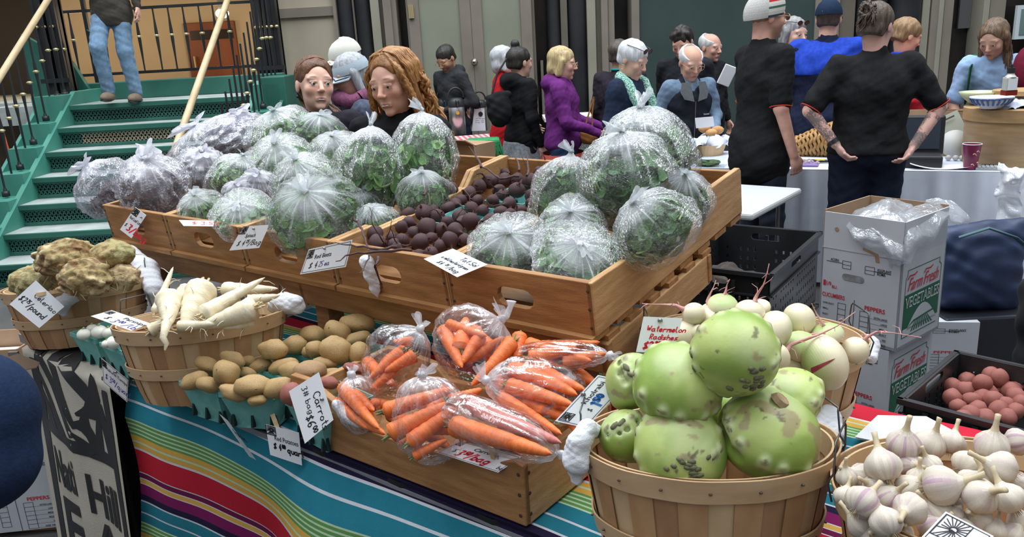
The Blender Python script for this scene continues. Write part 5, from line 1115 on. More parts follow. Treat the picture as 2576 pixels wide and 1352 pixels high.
WR = [[(905, 690), (930, 650), (920, 600), (900, 560), (885, 545)], [(843, 612), (900, 620), (960, 628), (1010, 618)], [(845, 660), (880, 640), (960, 632), (1060, 628)], [(938, 705), (945, 670), (955, 640)], [(1190, 365), (1200, 395), (1215, 430)], [(1290, 385), (1300, 400), (1310, 440)], [(1060, 435), (1075, 465), (1065, 500)], [(1325, 382), (1330, 420), (1325, 450)], [(1180, 370), (1215, 420), (1260, 450), (1320, 440)]]
for k, w in enumerate(WR):
  pts = [on_crate(px, py, 0.03 if k not in (0, 3) else 0.02) for px, py in w]; q = []
  if k == 3: pts[0] = CR(-0.62, -0.02, -0.10)
  for i in range(len(pts) - 1): q += [pts[i] * (1 - t) + pts[i + 1] * t + np.array([0.002 * math.sin(i * 5 + t * 7), 0, 0.002 * math.cos(i * 4 + t * 9)]) for t in (0, .25, .5, .75)]
  mm = MB(); mm.tube(q, [0.0034 * (1 - i / len(q)) + 0.0008 for i in range(len(q))][::-1], n=6); tag(mm.build('beet_root', BROOT, smooth=True), ['long wiry beet root arching up at the crate front', 'beet root lying over the red beets card', 'lower beet root crossing the red beets card', 'beet root dangling over the crate front board', 'beet root rising at the back left of the heap', 'curved beet root arching at the back board', 'beet root standing up beside the leafy bags', 'beet root looping near the back right', 'beet root stretched along the back of the heap'][k], 'root')
s_, t_ = 0, 0
for (px, py), lab in (((1310, 545), 'turquoise quart box sunk among the beets on the right'), ((1180, 600), 'turquoise quart box edge under the front beets')):
  c = on_crate(px, py, -0.11); q = quart(lab, 0, 0, az0, h=0.07); q.location = [float(v) for v in c]; q.rotation_euler = CROT.to_euler()
# ================================================================ bags
BAGC = film('clear_bag_film', (0.93, 0.96, 0.97), gloss=0.14, white=0.02, scale=16)
BAGM = film('milky_bag_film', (0.86, 0.86, 0.92), gloss=0.2, white=0.16, scale=14, wcol=(0.80, 0.80, 0.88))
BAGO = film('carrot_bag_film', (0.98, 0.94, 0.93), gloss=0.14, white=0.02, scale=18)
KNOT = film('twisted_film', (0.85, 0.88, 0.9), gloss=0.3, white=0.9, scale=30)
def bag_mesh(seed, flat=0.15, neck=0.05, crumple=1.0, wk=1.0, tuft=0.18, nt=110, nv=46):
  mb = MB(); rings = []; ws = []; off = Vector((seed * 3.7, seed * 1.3, 0)); kx = 1.5 + (seed % 3) * 0.4
  for i in range(nv + 1):
    v = i / nv; ring = []; w = []
    for j in range(nt):
      q = 2 * math.pi * j / nt; cq, sq = math.cos(q), math.sin(q)
      if v < 0.90:
        th = math.pi * (1 - v / 0.90 * 0.955); z_ = math.cos(th); r = math.sin(th) ** (0.72 if z_ < 0 else 1.1); z_ = z_ if z_ > -1 + flat else -1 + flat * 0.8 + (z_ + 1) * 0.2
        g = sstep(np.array([z_]), -0.1, 0.95)[0]
        # long irregular folds running to the knot
        a1 = mnoise.noise(Vector((cq * 3.2, sq * 3.2, z_ * 0.5)) + off); a2 = mnoise.noise(Vector((cq * 7.5, sq * 7.5, z_ * 0.8)) + off * 2); fold = (0.5 - abs(a1)) * 0.6 + (0.5 - abs(a2)) * 0.4
        thin = max(0.0, 1 - abs(a2) * 9) * 0.7 + max(0.0, 1 - abs(a1) * 11)
        r = max(r, neck) * (1 + (0.10 + 0.12 * g) * (fold - 0.3)); d = Vector((cq * r, sq * r, z_))
        cr = 0.5 - abs(mnoise.noise(d * 3.1 + off)); nz = mnoise.noise(d * 1.5 + off) * 0.16 + cr * 0.10 * crumple + mnoise.noise(d * 8 + off) * 0.02 * crumple
        k = 1 + nz * min(1, r * 3); ring.append((d.x * k, d.y * k, z_ * (1 + nz * 0.35)))
        ed = max(0.0, 1 - abs(mnoise.noise(d * 3.1 + off)) * 12) * 0.22 * crumple * max(0, mnoise.noise(d * 2 + off * 3) + 0.2)
        w.append(min(0.85, wk * (thin * (0.02 + 0.42 * g ** 2.5) + ed + 0.04 * g ** 3 + 0.40 * max(0, g - 0.90) / 0.10)))
      else:
        u = (v - 0.90) / 0.10; r = neck if u < 0.25 else neck + (u - 0.25) * tuft * (1 + 0.5 * math.sin(q * 5 + seed)); zz = 1.02 + u * (0.20 + 0.10 * math.sin(q * 3 + seed * 2)); lean = u * u * 0.25
        ring.append((r * cq + lean * math.cos(seed), r * sq * 0.7 + lean * math.sin(seed), zz)); w.append(min(0.8, 0.45 * wk))
    rings.append(ring); ws.append(w)
  for i in range(nv):
    for j in range(nt):
      jj = (j + 1) % nt; q = (ws[i][j] + ws[i + 1][j]) / 2; mb.add([rings[i][j], rings[i][jj], rings[i + 1][jj], rings[i + 1][j]], [(0, 1, 2, 3)], col=(q, q, q))
  return mb
def weld(o, smooth=True):
  b_ = bmesh.new(); b_.from_mesh(o.data); bmesh.ops.remove_doubles(b_, verts=b_.verts[:], dist=0.0005); bmesh.ops.recalc_face_normals(b_, faces=b_.faces[:]); b_.to_mesh(o.data); b_.free()
  o.data.polygons.foreach_set('use_smooth', [smooth] * len(o.data.polygons)); return o
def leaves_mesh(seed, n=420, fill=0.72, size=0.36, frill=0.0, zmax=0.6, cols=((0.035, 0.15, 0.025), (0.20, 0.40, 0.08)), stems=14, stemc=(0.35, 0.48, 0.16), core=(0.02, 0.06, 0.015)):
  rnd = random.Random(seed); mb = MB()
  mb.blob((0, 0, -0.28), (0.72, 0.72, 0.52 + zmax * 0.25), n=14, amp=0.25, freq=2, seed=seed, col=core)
  for k in range(n):
    while True:
      d = np.array([rnd.gauss(0, 1), rnd.gauss(0, 1), rnd.gauss(0, 1)]); d = nrm(d); rr = rnd.uniform(0.62, 0.93); p = d * rr
      if -0.86 < p[2] < zmax: break
    p[0] *= 1 if p[2] < 0 else 1 - 0.2 * p[2]; p[1] *= 1 if p[2] < 0 else 1 - 0.2 * p[2]
    nn = nrm(d + np.array([rnd.gauss(0, .45), rnd.gauss(0, .45), rnd.gauss(0, .45)])); t1 = nrm(np.cross(nn, (rnd.gauss(0, 1), rnd.gauss(0, 1), rnd.gauss(0, 1)))); t2 = np.cross(nn, t1); L = size * rnd.uniform(0.6, 1.25); W = L * rnd.uniform(0.32, 0.5); cu = rnd.uniform(-0.5, 0.7); f = rnd.random() ** 1.3; c = tuple(np.array(cols[0]) * (1 - f) + np.array(cols[1]) * f)
    P = []
    for i in range(5):
      a = i / 4; wd = W * math.sin(math.pi * min(0.98, a * 0.92 + 0.08)) ** 0.7; row = []
      for j in (-1, 0, 1): row.append(p + t1 * (a - 0.5) * L + t2 * j * wd * (1 + frill * math.sin(i * 4 + k)) - nn * (cu * (a - 0.5) ** 2 * L + (0.12 * L if j == 0 else 0)) + nn * frill * 0.12 * L * math.sin(i * 3.1 + j * 2 + k))
      P.append(row)
    P = np.array(P); m_ = np.max(np.linalg.norm(P, axis=-1)); P = P * (0.94 / m_ if m_ > 0.94 else 1); mb.grid(P, col=c)
  for k in range(stems):
    d = nrm((rnd.gauss(0, 1), rnd.gauss(0, 1), rnd.gauss(0, .7))); t1 = nrm(np.cross(d, (rnd.gauss(0, 1), rnd.gauss(0, 1), rnd.gauss(0, 1)))); L = rnd.uniform(.3, .55); z0 = min(zmax - .1, d[2]); c0 = np.array([d[0], d[1], z0]) * 0.84
    pts = [c0 + t1 * (a - .5) * L - d * 0.5 * (a - .5) ** 2 * L for a in (0, .33, .66, 1)]; pts = [p * min(1, 0.92 / max(1e-6, np.linalg.norm(p))) for p in pts]; mb.tube(pts, [0.016, 0.02, 0.024, 0.03], n=5, col=stemc)
  return mb
LEAFM = mat('vc_leaf_green', (0.85, 0.85, 0.85), (1, 1, 1), scale=12, rough=0.4, vc=True); LEAFP = mat('vc_leaf_purple', (0.8, 0.8, 0.8), (1, 1, 1), scale=12, rough=0.45, vc=True)
VARS = {}
def bag_proto(kind, k):
  key = (kind, k)
  if key in VARS: return VARS[key]
  t = thing('bagged_greens', None, None)
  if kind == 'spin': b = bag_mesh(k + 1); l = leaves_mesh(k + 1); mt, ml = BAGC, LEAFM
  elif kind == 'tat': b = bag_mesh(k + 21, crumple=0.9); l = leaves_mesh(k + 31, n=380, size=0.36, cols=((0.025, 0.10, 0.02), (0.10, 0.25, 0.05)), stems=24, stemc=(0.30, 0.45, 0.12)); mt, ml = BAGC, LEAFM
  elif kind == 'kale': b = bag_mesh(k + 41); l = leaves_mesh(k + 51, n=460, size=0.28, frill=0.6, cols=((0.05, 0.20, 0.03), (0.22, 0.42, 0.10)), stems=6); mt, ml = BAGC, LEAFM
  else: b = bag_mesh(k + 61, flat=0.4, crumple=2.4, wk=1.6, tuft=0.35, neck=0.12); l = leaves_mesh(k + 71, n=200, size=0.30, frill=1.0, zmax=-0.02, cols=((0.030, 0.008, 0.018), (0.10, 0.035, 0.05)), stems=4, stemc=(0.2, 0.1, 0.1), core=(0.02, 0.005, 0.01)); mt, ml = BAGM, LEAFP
  weld(b.build('clear_bag', mt, t, fixn=False)); o = l.build('leaf_heap', ml, t, fixn=False, smooth=True); o['kind'] = 'stuff'
  m = MB(); m.blob((0, 0, 1.06), (0.075, 0.06, 0.05), n=12, amp=0.5, freq=4, seed=k, col=(0.4, 0.4, 0.4)); m.tube([(0.06, 0.02, 1.05), (-0.05, 0.05, 1.09), (-0.06, -0.04, 1.04), (0.05, -0.04, 1.08)], 0.03, n=6, col=(0.4, 0.4, 0.4)); m.build('knot', KNOT, t, smooth=True)
  VARS[key] = t; return t
_bi = 0
def greens(kind, x0, y0, x1, y1, t_, label, lean=(0.0, -0.55), k=None, group=None, dep=0.9, spin=None):
  """bag filling the seen box x0..x1, y0..y1, standing t_ behind the crate fronts; lean: tilt of the knot (right, toward viewer)"""
  global _bi
  _bi += 1; px, py = (x0 + x1) / 2, (y0 + y1) / 2; c = at_t(px, py, t_); s = pxm(c); rx, rz = (x1 - x0) / 2 * s, (y1 - y0) / 2 * s
  up = nrm(K + RT * lean[0] + nrm([-FW[0], -FW[1], 0]) * -lean[1]); xh = nrm(RT - up * (RT @ up)); rot = frame(xh, np.cross(up, xh), up)
  sp = spin if spin is not None else _bi * 1.7; rot = rot @ Matrix.Rotation(sp, 3, 'Z')
  r3 = (rx + rz) / 2 * dep
  o = dup(bag_proto(kind, (k if k is not None else _bi) % 3), c, rot, label, group or ('bagged tat soi greens' if kind == 'tat' else 'bagged red leaf lettuce' if kind == 'red' else 'bagged leafy greens'), (rx * 1.06, rx * 1.0, rz * 1.0)); o['category'] = 'bag of greens'; return o
G = greens
G('red', 520, 285, 680, 385, 0.72, 'crumpled bag of red lettuce at the back against the stair handrail', (0, -0.2), 0)
G('red', 418, 310, 640, 430, 0.60, 'puffed milky bag of red lettuce in the middle of the purple group', (-0.5, -0.2), 1)
G('red', 440, 375, 575, 485, 0.38, 'bag of dark red lettuce leaning on the kale bag', (0.3, -0.4), 2)
G('red', 205, 400, 350, 545, 0.14, 'bag of red lettuce bulging past the left end of the crates', (-0.8, -0.2), 0)
G('red', 300, 388, 470, 550, 0.12, 'bag of red lettuce behind the red leaf lettuce card', (0.1, -0.5), 1)
G('red', 600, 430, 700, 520, 0.30, 'small clear bag of dark leaves wedged among the greens', (0.2, -0.4), 2)
G('spin', 735, 288, 872, 385, 0.74, 'bag of greens at the back in front of the auburn-haired women', (0.2, -0.3), 0)
G('kale', 625, 275, 800, 400, 0.72, 'bag with bright green leaf tops at the back, its knot pointing up', (-0.2, -0.3), 1)
G('spin', 775, 335, 915, 440, 0.58, 'bag of greens behind the tall spinach bags', (0, -0.5), 2)
G('kale', 622, 345, 795, 480, 0.46, 'bag of curly greens with a star-shaped knot left of centre', (0, -0.7), 0)
G('kale', 525, 390, 680, 520, 0.34, 'bag of bright curly kale beside the purple lettuce', (0.3, -0.1), 2)
G('spin', 985, 285, 1153, 520, 0.58, 'tall rounded bag of spinach highest on the left heap, by the curly-haired woman', (0.0, 0.2), 1, dep=0.8)
G('spin', 1000, 430, 1140, 570, 0.42, 'bag of spinach low beneath the tallest spinach bag', (0, -0.3), 0)
G('spin', 845, 322, 1018, 565, 0.40, 'tall smooth bag of spinach left of the beets', (0.1, 0.1), 2, dep=0.8)
G('spin', 685, 385, 860, 560, 0.26, 'bag of spinach behind the front spinach bag', (-0.1, -0.6), 1)
G('spin', 885, 515, 1000, 610, 0.26, 'small flat bag of greens beside the beets', (0, -0.5), 2)
G('kale', 450, 478, 560, 572, 0.08, 'small bag of mixed greens at the crate front left', (0, -0.7), 1)
G('kale', 530, 500, 690, 575, 0.07, 'flattened bag of greens behind the spinach card', (0, -0.7), 2)
G('spin', 675, 450, 905, 625, 0.08, 'big front bag of spinach with a burst of folds around its knot', (0.0, -0.9), 0)
G('tat', 1640, 425, 1790, 590, 0.52, 'dark bag of tat soi squeezed at the right wall of the crate', (0, -0.5), 0)
G('tat', 1490, 272, 1752, 520, 0.55, 'topmost big bag of tat soi at the back, its folds glinting yellow', (-0.1, -0.2), 1, dep=0.8)
G('tat', 1340, 388, 1500, 600, 0.42, 'bag of tat soi leaning against the beets', (0.2, 0.1), 2)
G('tat', 1455, 330, 1695, 568, 0.36, 'largest tat soi bag in the middle of the heap', (-0.1, -0.2), 0, dep=0.8)
G('tat', 1535, 485, 1752, 662, 0.22, 'sideways bag of tat soi on the right with its knot to the left', (-0.8, -0.3), 1)
G('tat', 1352, 508, 1525, 640, 0.20, 'small knotted bag of tat soi in the centre', (-0.1, -0.8), 2)
G('tat', 1183, 562, 1385, 690, 0.11, 'bag of tat soi behind its white name card', (-0.05, -0.8), 0)
G('tat', 1338, 590, 1572, 715, 0.11, 'wide low bag of tat soi at the crate front with a loose knot', (0.05, -0.8), 1)
G('kale', 690, 520, 780, 600, 0.16, 'small bag of greens filling the gap left of the big front spinach bag', (0.1, -0.6), 1)
G('spin', 870, 470, 960, 560, 0.34, 'bag of greens wedged behind the beets card', (0.1, -0.5), 1)
G('red', 560, 455, 640, 530, 0.22, 'small bag of dark lettuce behind the flattened bag', (0.1, -0.5), 1)
G('tat', 1500, 450, 1640, 600, 0.36, 'bag of tat soi buried under the largest one', (0.1, -0.5), 2)
for t in VARS.values(): drop([t])
# ---------------------------------------------------------------- carrots
CAR = mat('carrot_skin', (0.66, 0.13, 0.025), (0.82, 0.21, 0.045), scale=30, stretch=(4, 1, 1), rough=0.5, bump=0.35, bscale=70, lo=0.3, hi=0.7); CARP = mat('carrot_rose', (0.52, 0.15, 0.13), (0.62, 0.24, 0.19), scale=30, stretch=(4, 1, 1), rough=0.5, bump=0.3, bscale=70); CTOP = mat('carrot_top', (0.10, 0.13, 0.05), (0.28, 0.27, 0.10), scale=60, rough=0.8)
_cn = nrm(K * math.cos(R(24)) - V * math.sin(R(24))); _cq = T(0.3, 0.03, 0.862)
def c6(x, y, lift): return PN(700 + x * 0.4823, 700 + y * 0.4823, _cq + _cn * lift, _cn)
CL = [((330, 560), (530, 790), 36, 0.03, 'carrot slanting down in the small left bag'), ((300, 640), (470, 780), 30, 0.015, 'carrot along the wooden dip in the small left bag'), ((420, 740), (560, 820), 28, 0.01, 'carrot tip poking toward the crate dip'), ((390, 600), (500, 700), 30, 0.03, 'carrot under the knot side of the left bag'),
    ((650, 380), (470, 520), 34, 0.07, 'carrot in the upper left bag leaning left'), ((720, 400), (560, 500), 36, 0.06, 'carrot beside the milky knot of the upper left bag'), ((600, 480), (480, 580), 30, 0.05, 'short carrot low in the upper left bag'), ((700, 330), (600, 330), 26, 0.08, 'carrot crosswise at the top of the upper left bag'),
    ((860, 265), (960, 470), 40, 0.10, 'carrot at the left side of the top bag with a green crown'), ((950, 380), (980, 210), 50, 0.10, 'thick carrot with its dark crown facing us in the top bag'), ((1060, 300), (960, 450), 36, 0.10, 'carrot crossing inside the top bag'), ((970, 430), (1180, 310), 34, 0.08, 'carrot rising right in the top bag'), ((1230, 320), (1000, 550), 42, 0.09, 'long carrot slanting to the rooty middle'), ((1260, 300), (1240, 430), 40, 0.07, 'carrot at the right shoulder of the top bag'), ((880, 240), (1090, 310), 30, 0.11, 'carrot lying along the top of the upper bag'),
    ((1290, 345), (1640, 440), 42, 0.06, 'carrot in the bag against the stand rail'), ((1300, 420), (1560, 370), 40, 0.08, 'bent carrot over the bag by the stand rail'), ((1480, 440), (1710, 400), 40, 0.06, 'carrot pointing right past the crate end'),
    ((1290, 440), (1600, 590), 46, 0.06, 'thick carrot at the top of the right-hand bag'), ((1200, 470), (1560, 600), 46, 0.07, 'carrot with a dark tip in the right-hand bag'), ((1190, 560), (1540, 680), 44, 0.065, 'carrot across the middle of the right-hand bag'), ((1150, 600), (1570, 770), 40, 0.04, 'carrot with a leafy stub under the right-hand bag'), ((1130, 520), (1180, 590), 44, 0.05, 'carrot end beside the left knot of the right-hand bag'), ((1420, 640), (1580, 820), 36, 0.03, 'carrot running down behind the kohlrabi card'),
    ((540, 700), (930, 580), 44, 0.08, 'carrot at the top of the front left bag'), ((570, 820), (880, 640), 52, 0.085, 'carrot with a dark crown in the front left bag'), ((670, 870), (1040, 600), 44, 0.075, 'longest slanting carrot of the front left bag'), ((700, 935), (880, 840), 30, 0.05, 'carrot lowest in the front left bag'), ((900, 640), (1060, 570), 34, 0.09, 'carrot with a small root hair at the centre knot'),
    ((980, 650), (1480, 850), 50, 0.07, 'rosy-pink carrot behind the front one', 'p'), ((890, 765), (1430, 925), 56, 0.085, 'big bright carrot lying along the crate front'), ((1150, 620), (1480, 820), 40, 0.055, 'orange carrot above the rosy one'),
    ((1560, 500), (1660, 560), 36, 0.02, 'loose carrot in the shade by the stand post'), ((1050, 860), (1260, 900), 30, 0.0, 'carrot under the carrots card')]
_r = random.Random(77)
for cx, cy, n_, ang, L, lf in ((620, 440, 3, 140, 170, 0.045), (1030, 380, 5, 60, 200, 0.065), (780, 760, 4, 150, 260, 0.05), (1350, 600, 4, 20, 300, 0.04), (1160, 800, 3, 20, 330, 0.045), (420, 680, 3, 50, 180, 0.012), (1480, 400, 3, 5, 300, 0.045)):
  for q in range(n_):
    a_ = R(ang + _r.uniform(-22, 22)); o_ = (_r.uniform(-60, 60), _r.uniform(-60, 60)); CL.append(((cx + o_[0] - L / 2 * math.cos(a_), cy + o_[1] - L / 2 * math.sin(a_) * 0.8), (cx + o_[0] + L / 2 * math.cos(a_), cy + o_[1] + L / 2 * math.sin(a_) * 0.8), _r.uniform(34, 44), lf - 0.012 * q, 'carrot packed beneath others in the low crate'))
for q in range(14):
  cx, cy = _r.uniform(380, 1500), 0; cy = 560 + 0.22 * (cx - 400) + _r.uniform(-120, 190); a_ = R(_r.uniform(0, 50)); CL.append(((cx - 110 * math.cos(a_), cy - 90 * math.sin(a_)), (cx + 110 * math.cos(a_), cy + 90 * math.sin(a_)), _r.uniform(34, 42), -0.02, 'carrot on the bottom layer of the low crate'))
for i, it in enumerate(CL):
  a, b, rp, lf, lab = it[:5]; A, B = c6(*a, lf), c6(*b, lf); s = pxm(A) * 0.4823 * rp
  o = put_root('carrot', A, B, s * 1.08, CARP if len(it) > 5 else CAR, lab, 'carrot', 'carrots piled in the low crate', i + 3, taper=0.40, bend=0.35, tail=0.2, crown=CTOP, grooves=60)
def wrap(label, cx, cy, lift, hx, hy, ang, seed, knot_flip=False, dep=0.055):
  """clear bag around carrots: centre and half sizes in the crop's pixels, ang: where the knot points in the picture"""
  c = c6(cx, cy, lift); s = pxm(c) * 0.4823; zd = nrm(RT * math.cos(ang) + UP * math.sin(ang) + (-FW) * 0.25); yd = nrm(np.cross(zd, RT * -math.sin(ang) + UP * math.cos(ang))); xd = np.cross(yd, zd)
  t = thing('carrot_bag', label, 'plastic bag', c, frame(xd, yd, zd), 'knotted clear bags of carrots'); b = bag_mesh(seed + 80, flat=0.05, crumple=1.3, wk=0.8, tuft=0.25); b.v = [(x * hx * s, y * dep, z_ * hy * s) for x, y, z_ in b.v]; weld(b.build('clear_bag', BAGO, t, fixn=False))
  m = MB(); m.blob((0, 0, 1.05 * hy * s), (0.010, 0.008, 0.009), n=10, amp=0.4, freq=4, seed=seed, col=(0.4, 0.4, 0.4)); m.build('knot', KNOT, t, smooth=True); return t
wrap('small clear bag of carrots at the left end of the crate', 420, 660, 0.03, 110, 160, 1.75, 0, dep=0.04)
wrap('clear bag of carrots with wide milky folds at the upper left', 620, 420, 0.075, 170, 200, 0.9, 1)
wrap('topmost clear bag of carrots with its twisted tail sticking up', 1020, 350, 0.09, 220, 200, 0.75, 2)
wrap('clear bag of carrots lying against the stand rail at the back', 1480, 400, 0.06, 75, 240, 0.0, 3, dep=0.05)
wrap('clear bag of carrots in the centre with a bow-like knot', 800, 740, 0.075, 200, 240, 1.75, 4)
wrap('long clear bag of carrots on the right, knotted at its left end', 1350, 590, 0.06, 170, 270, 2.9, 5)
wrap('clear bag of three carrots along the crate front', 1160, 790, 0.08, 125, 330, -0.35, 6, dep=0.045)
m = MB(); a = c6(1190, 200, 0.12); b = c6(1215, 120, 0.14); m.tube([a, (a + b) / 2 + 0.004, b], [0.007, 0.006, 0.011], n=8, col=(0.3, 0.3, 0.3)); 
tag(m.build('twisted_bag_tail', KNOT, smooth=True), 'milky twisted tail standing up from the topmost carrot bag', 'plastic bag')
# ---------------------------------------------------------------- price cards
def qpx(pts, ref, n): return [PN(x, y, ref, n) for x, y in pts]
def fd(yaw, pitch=0.0):
  """normal facing the viewer, turned by yaw and tipped back by pitch"""
  b = nrm([-FW[0], -FW[1], 0]); r = rotm((0, 0, 1), yaw) @ b; return nrm(r * math.cos(pitch) + K * math.sin(pitch))
def fcr(p): return nrm(-V * math.cos(p) + K * math.sin(p))
card('price_card', 'diamond-hung card reading Red Leaf Lettuce at the left crate', qpx([(340, 521), (368, 542), (331, 600), (302, 578)], CR(-1.9, -0.02, -0.02), fcr(0.15)), [('print', 'Red Leaf Lettuce', 0.06, 0.56, 0.12, 'k', 0.66), ('hand', '$', 0.05, 0.22, 0.14, 'k'), ('hand', '3/bag', 0.20, 0.16, 0.24, 'r', 0.24, 0.10)], logo=(0.02, 0.74, 0.24), seed=1, pin=(0.45, 0.85))
card('price_card', 'thin slanted card with red writing lying on the second crate front', qpx([(450, 554), (538, 556), (537, 570), (462, 569)], CR(-1.5, -0.03, 0.012), fcr(1.0)), [('hand', '$ 3.50', 1.2, 0.25, 0.5, 'r', 0.9)], seed=2)
card('price_card', 'card reading Spinach clipped on the crate front', qpx([(612, 570), (678, 566), (652, 624), (577, 631)], CR(-1.28, -0.035, -0.02), fcr(0.1)), [('print', 'Spinach', 0.42, 0.52, 0.16, 'k', 0.50), ('hand', '$ 4^25_/Bag', 0.22, 0.17, 0.22, 'k', 0.20)], logo=(0.02, 0.68, 0.30), seed=3, pin=(0.66, 0.88))
card('price_card', 'card reading Red Beets with beet roots lying over it', qpx([(777, 628), (887, 603), (870, 672), (755, 691)], CR(-0.88, -0.03, -0.02), fcr(0.1)), [('print', 'Red Beets', 0.50, 0.55, 0.17, 'k', 0.86), ('hand', '$ 4', 0.35, 0.18, 0.24, 'k'), ('hand', '25 ea', 0.85, 0.20, 0.20, 'v', 0.16)], logo=(0.06, 0.62, 0.30), border=0.06, seed=4, pin=(0.9, 0.9))
card('price_card', 'white card reading Tat Soi, a mild mustard green', qpx([(1139, 626), (1227, 666), (1150, 698), (1066, 652)], CR(-0.34, -0.03, 0.012), fcr(0.75)), [('hand', 'Tat Soi', 0.72, 0.68, 0.17, 'k', 0.15), ('hand', 'a mild mustard green', 0.25, 0.42, 0.14, 'k', 0.085), ('hand', '$4 ^25_ /bag', 0.42, 0.12, 0.17, 'k', 0.15)], seed=5)
card('price_card', 'turned card reading Carrots 3 pound bag 6 dollars', qpx([(802, 937), (839, 1057), (767, 1117), (727, 985)], c6(120, 700, 0.06), fd(-0.1, 0.3)), [('hand', 'Carrots', 0.42, 0.64, 0.21, 'k', 0.21), ('hand', '3# bag', 0.12, 0.38, 0.16, 'k', 0.17), ('hand', '$6^00', 0.86, 0.24, 0.24, 'k', 0.22)], seed=6, pin=(0.70, 0.86))
card('price_card', 'card reading Carrots in front of the carrot crate, price in red', qpx([(1160, 1110), (1312, 1150), (1253, 1190), (1099, 1139)], T(0.5, -0.006, 0.862), nrm(K * 0.75 - V * 0.66)), [('print', 'Carrots', 0.95, 0.66, 0.17, 'k', 0.95), ('hand', '$', 0.35, 0.28, 0.25, 'k'), ('hand', '3^50_/bag', 0.62, 0.18, 0.34, 'r', 0.32, 0.10), ('hand', '1#', 2.5, 0.42, 0.18, 'k'), ('hand', 'bag', 2.5, 0.14, 0.18, 'k', 0.14)], logo=(0.08, 0.70, 0.24), border=0.05, seed=7)
card('price_card', 'tilted card reading Kholrabi clipped over the basket of kohlrabi', qpx([(1396, 1060), (1504, 944), (1582, 960), (1474, 1078)], PZ(1490, 1010, 1.02), fd(0.0, 0.5)), [('print', 'Kholrabi', 0.85, 0.60, 0.17, 'k', 0.95), ('hand', '$', 0.62, 0.25, 0.18, 'k'), ('hand', '1^50_ /lb', 0.86, 0.15, 0.34, 'b', 0.38, 0.12)], logo=(0.10, 0.62, 0.30), border=0.06, seed=8, pin=(1.2, 0.92))
card('price_card', 'card with red writing reading Watermelon Radishes', qpx([(1619, 797), (1717, 801), (1693, 890), (1600, 886)], PY(1660, 840, 1.34), fd(-0.1, 0.3)), [('hand', 'Watermelon', 0.16, 0.60, 0.15, 'r', 0.145, 0.10), ('hand', 'Radishes', 0.28, 0.38, 0.14, 'r', 0.145, 0.10), ('hand', '$2^25_/lb', 0.16, 0.08, 0.22, 'r', 0.2, 0.10)], seed=9, pin=(0.45, 0.92))
card('price_card', 'square card reading Celeriac hung by its corner', qpx([(90, 706), (162, 772), (99, 826), (24, 766)], PZ(95, 765, 0.96) , fd(0.2, 0.25)), [('hand', 'Celeriac', 0.30, 0.62, 0.16, 'k', 0.15), ('hand', '$2^75_/pound', 0.06, 0.26, 0.20, 'k', 0.145)], seed=10)
card('price_card', 'flat leaning card reading Parsnips', qpx([(281, 781), (378, 814), (330, 833), (228, 796)], PZ(300, 806, 0.985), fd(0.1, 0.75)), [('hand', '$', 0.5, 0.18, 0.3, 'k'), ('hand', '3^00_ /lb', 0.95, 0.12, 0.34, 'v', 0.34), ('print', 'Parsnips', 1.1, 0.62, 0.22, 'k', 1.2)], logo=(0.05, 0.62, 0.3), seed=11)
card('price_card', 'bordered lilac-looking card reading Hakurei Turnips', qpx([(255, 901), (323, 957), (320, 1013), (260, 962)], PZ(290, 955, 0.80), fd(0.35, 0.1)), [('print', 'Hakurei Turnips', 0.20, 0.68, 0.13, 'k', 1.10), ('hand', '$ 3^50_/quart', 0.15, 0.25, 0.24, 'v', 0.19)], logo=(0.02, 0.72, 0.22), border=0.04, seed=12, pin=(0.7, 0.9))
_c1 = card('price_card', 'card reading Red Potatoes hanging from a wooden peg', qpx([(668, 1068), (752, 1089), (760, 1172), (680, 1145)], T(0.0, -0.06, 0.77) * 0 + PZ(715, 1110, 0.76), fd(0.0, 0.1)), [('print', 'Red Potatoes', 0.22, 0.56, 0.15, 'k', 0.72), ('hand', '$ 4^00_ quart', 0.16, 0.26, 0.20, 'k', 0.135, 0.09)], logo=(0.0, 0.70, 0.28), seed=13)
card('price_card', 'card seen nearly edge-on below the potato boxes', qpx([(552, 1042), (572, 1058), (644, 1158), (628, 1150)], PZ(598, 1100, 0.74), fd(1.3, 0.25)), [('print', 'Potatoes', 0.1, 0.55, 0.2, 'k', 0.3)], seed=14)
card('price_card', 'garlic card with sunburst emblem lying at the bottom edge', qpx([(2379, 1288), (2500, 1350), (2428, 1430), (2300, 1372)], PZ(2400, 1340, 1.01), nrm(K * 0.85 - V * 0.5)), [('print', 'Garlic', 0.9, 0.5, 0.15, 'k', 0.6)], logo=(0.06, 0.40, 0.55), border=0.05, seed=15)
clothespin('wooden clothes peg holding the red potatoes card', PZ(688, 1050, 0.79), PZ(703, 1092, 0.765), RT)
clothespin('wooden clothes peg across the celeriac card', PZ(92, 742, 0.985), PZ(160, 731, 0.985), UP)
clothespin('wooden peg standing up by the carrots card', T(0.565, 0.006, 0.90), T(0.56, 0.008, 0.85), U)
m = MB(); q = qpx([(0, 905), (45, 890), (100, 912), (92, 925), (40, 936), (0, 940)], PZ(50, 915, 0.74), fd(0.3, 0.5)); m.add(q, [list(range(6))]); m.add([p - K * 0.002 for p in q], [list(range(6))[::-1]]); a_ = tag(m.build('cardboard_tag', mat('brown_card', (0.20, 0.13, 0.085), rough=0.8)), 'brown cardboard tag clipped by the banner', 'tag')
m = MB(); m.box(PZ(35, 893, 0.75), (0.03, 0.01, 0.02)); m.build('metal_clip', METAL, a_)
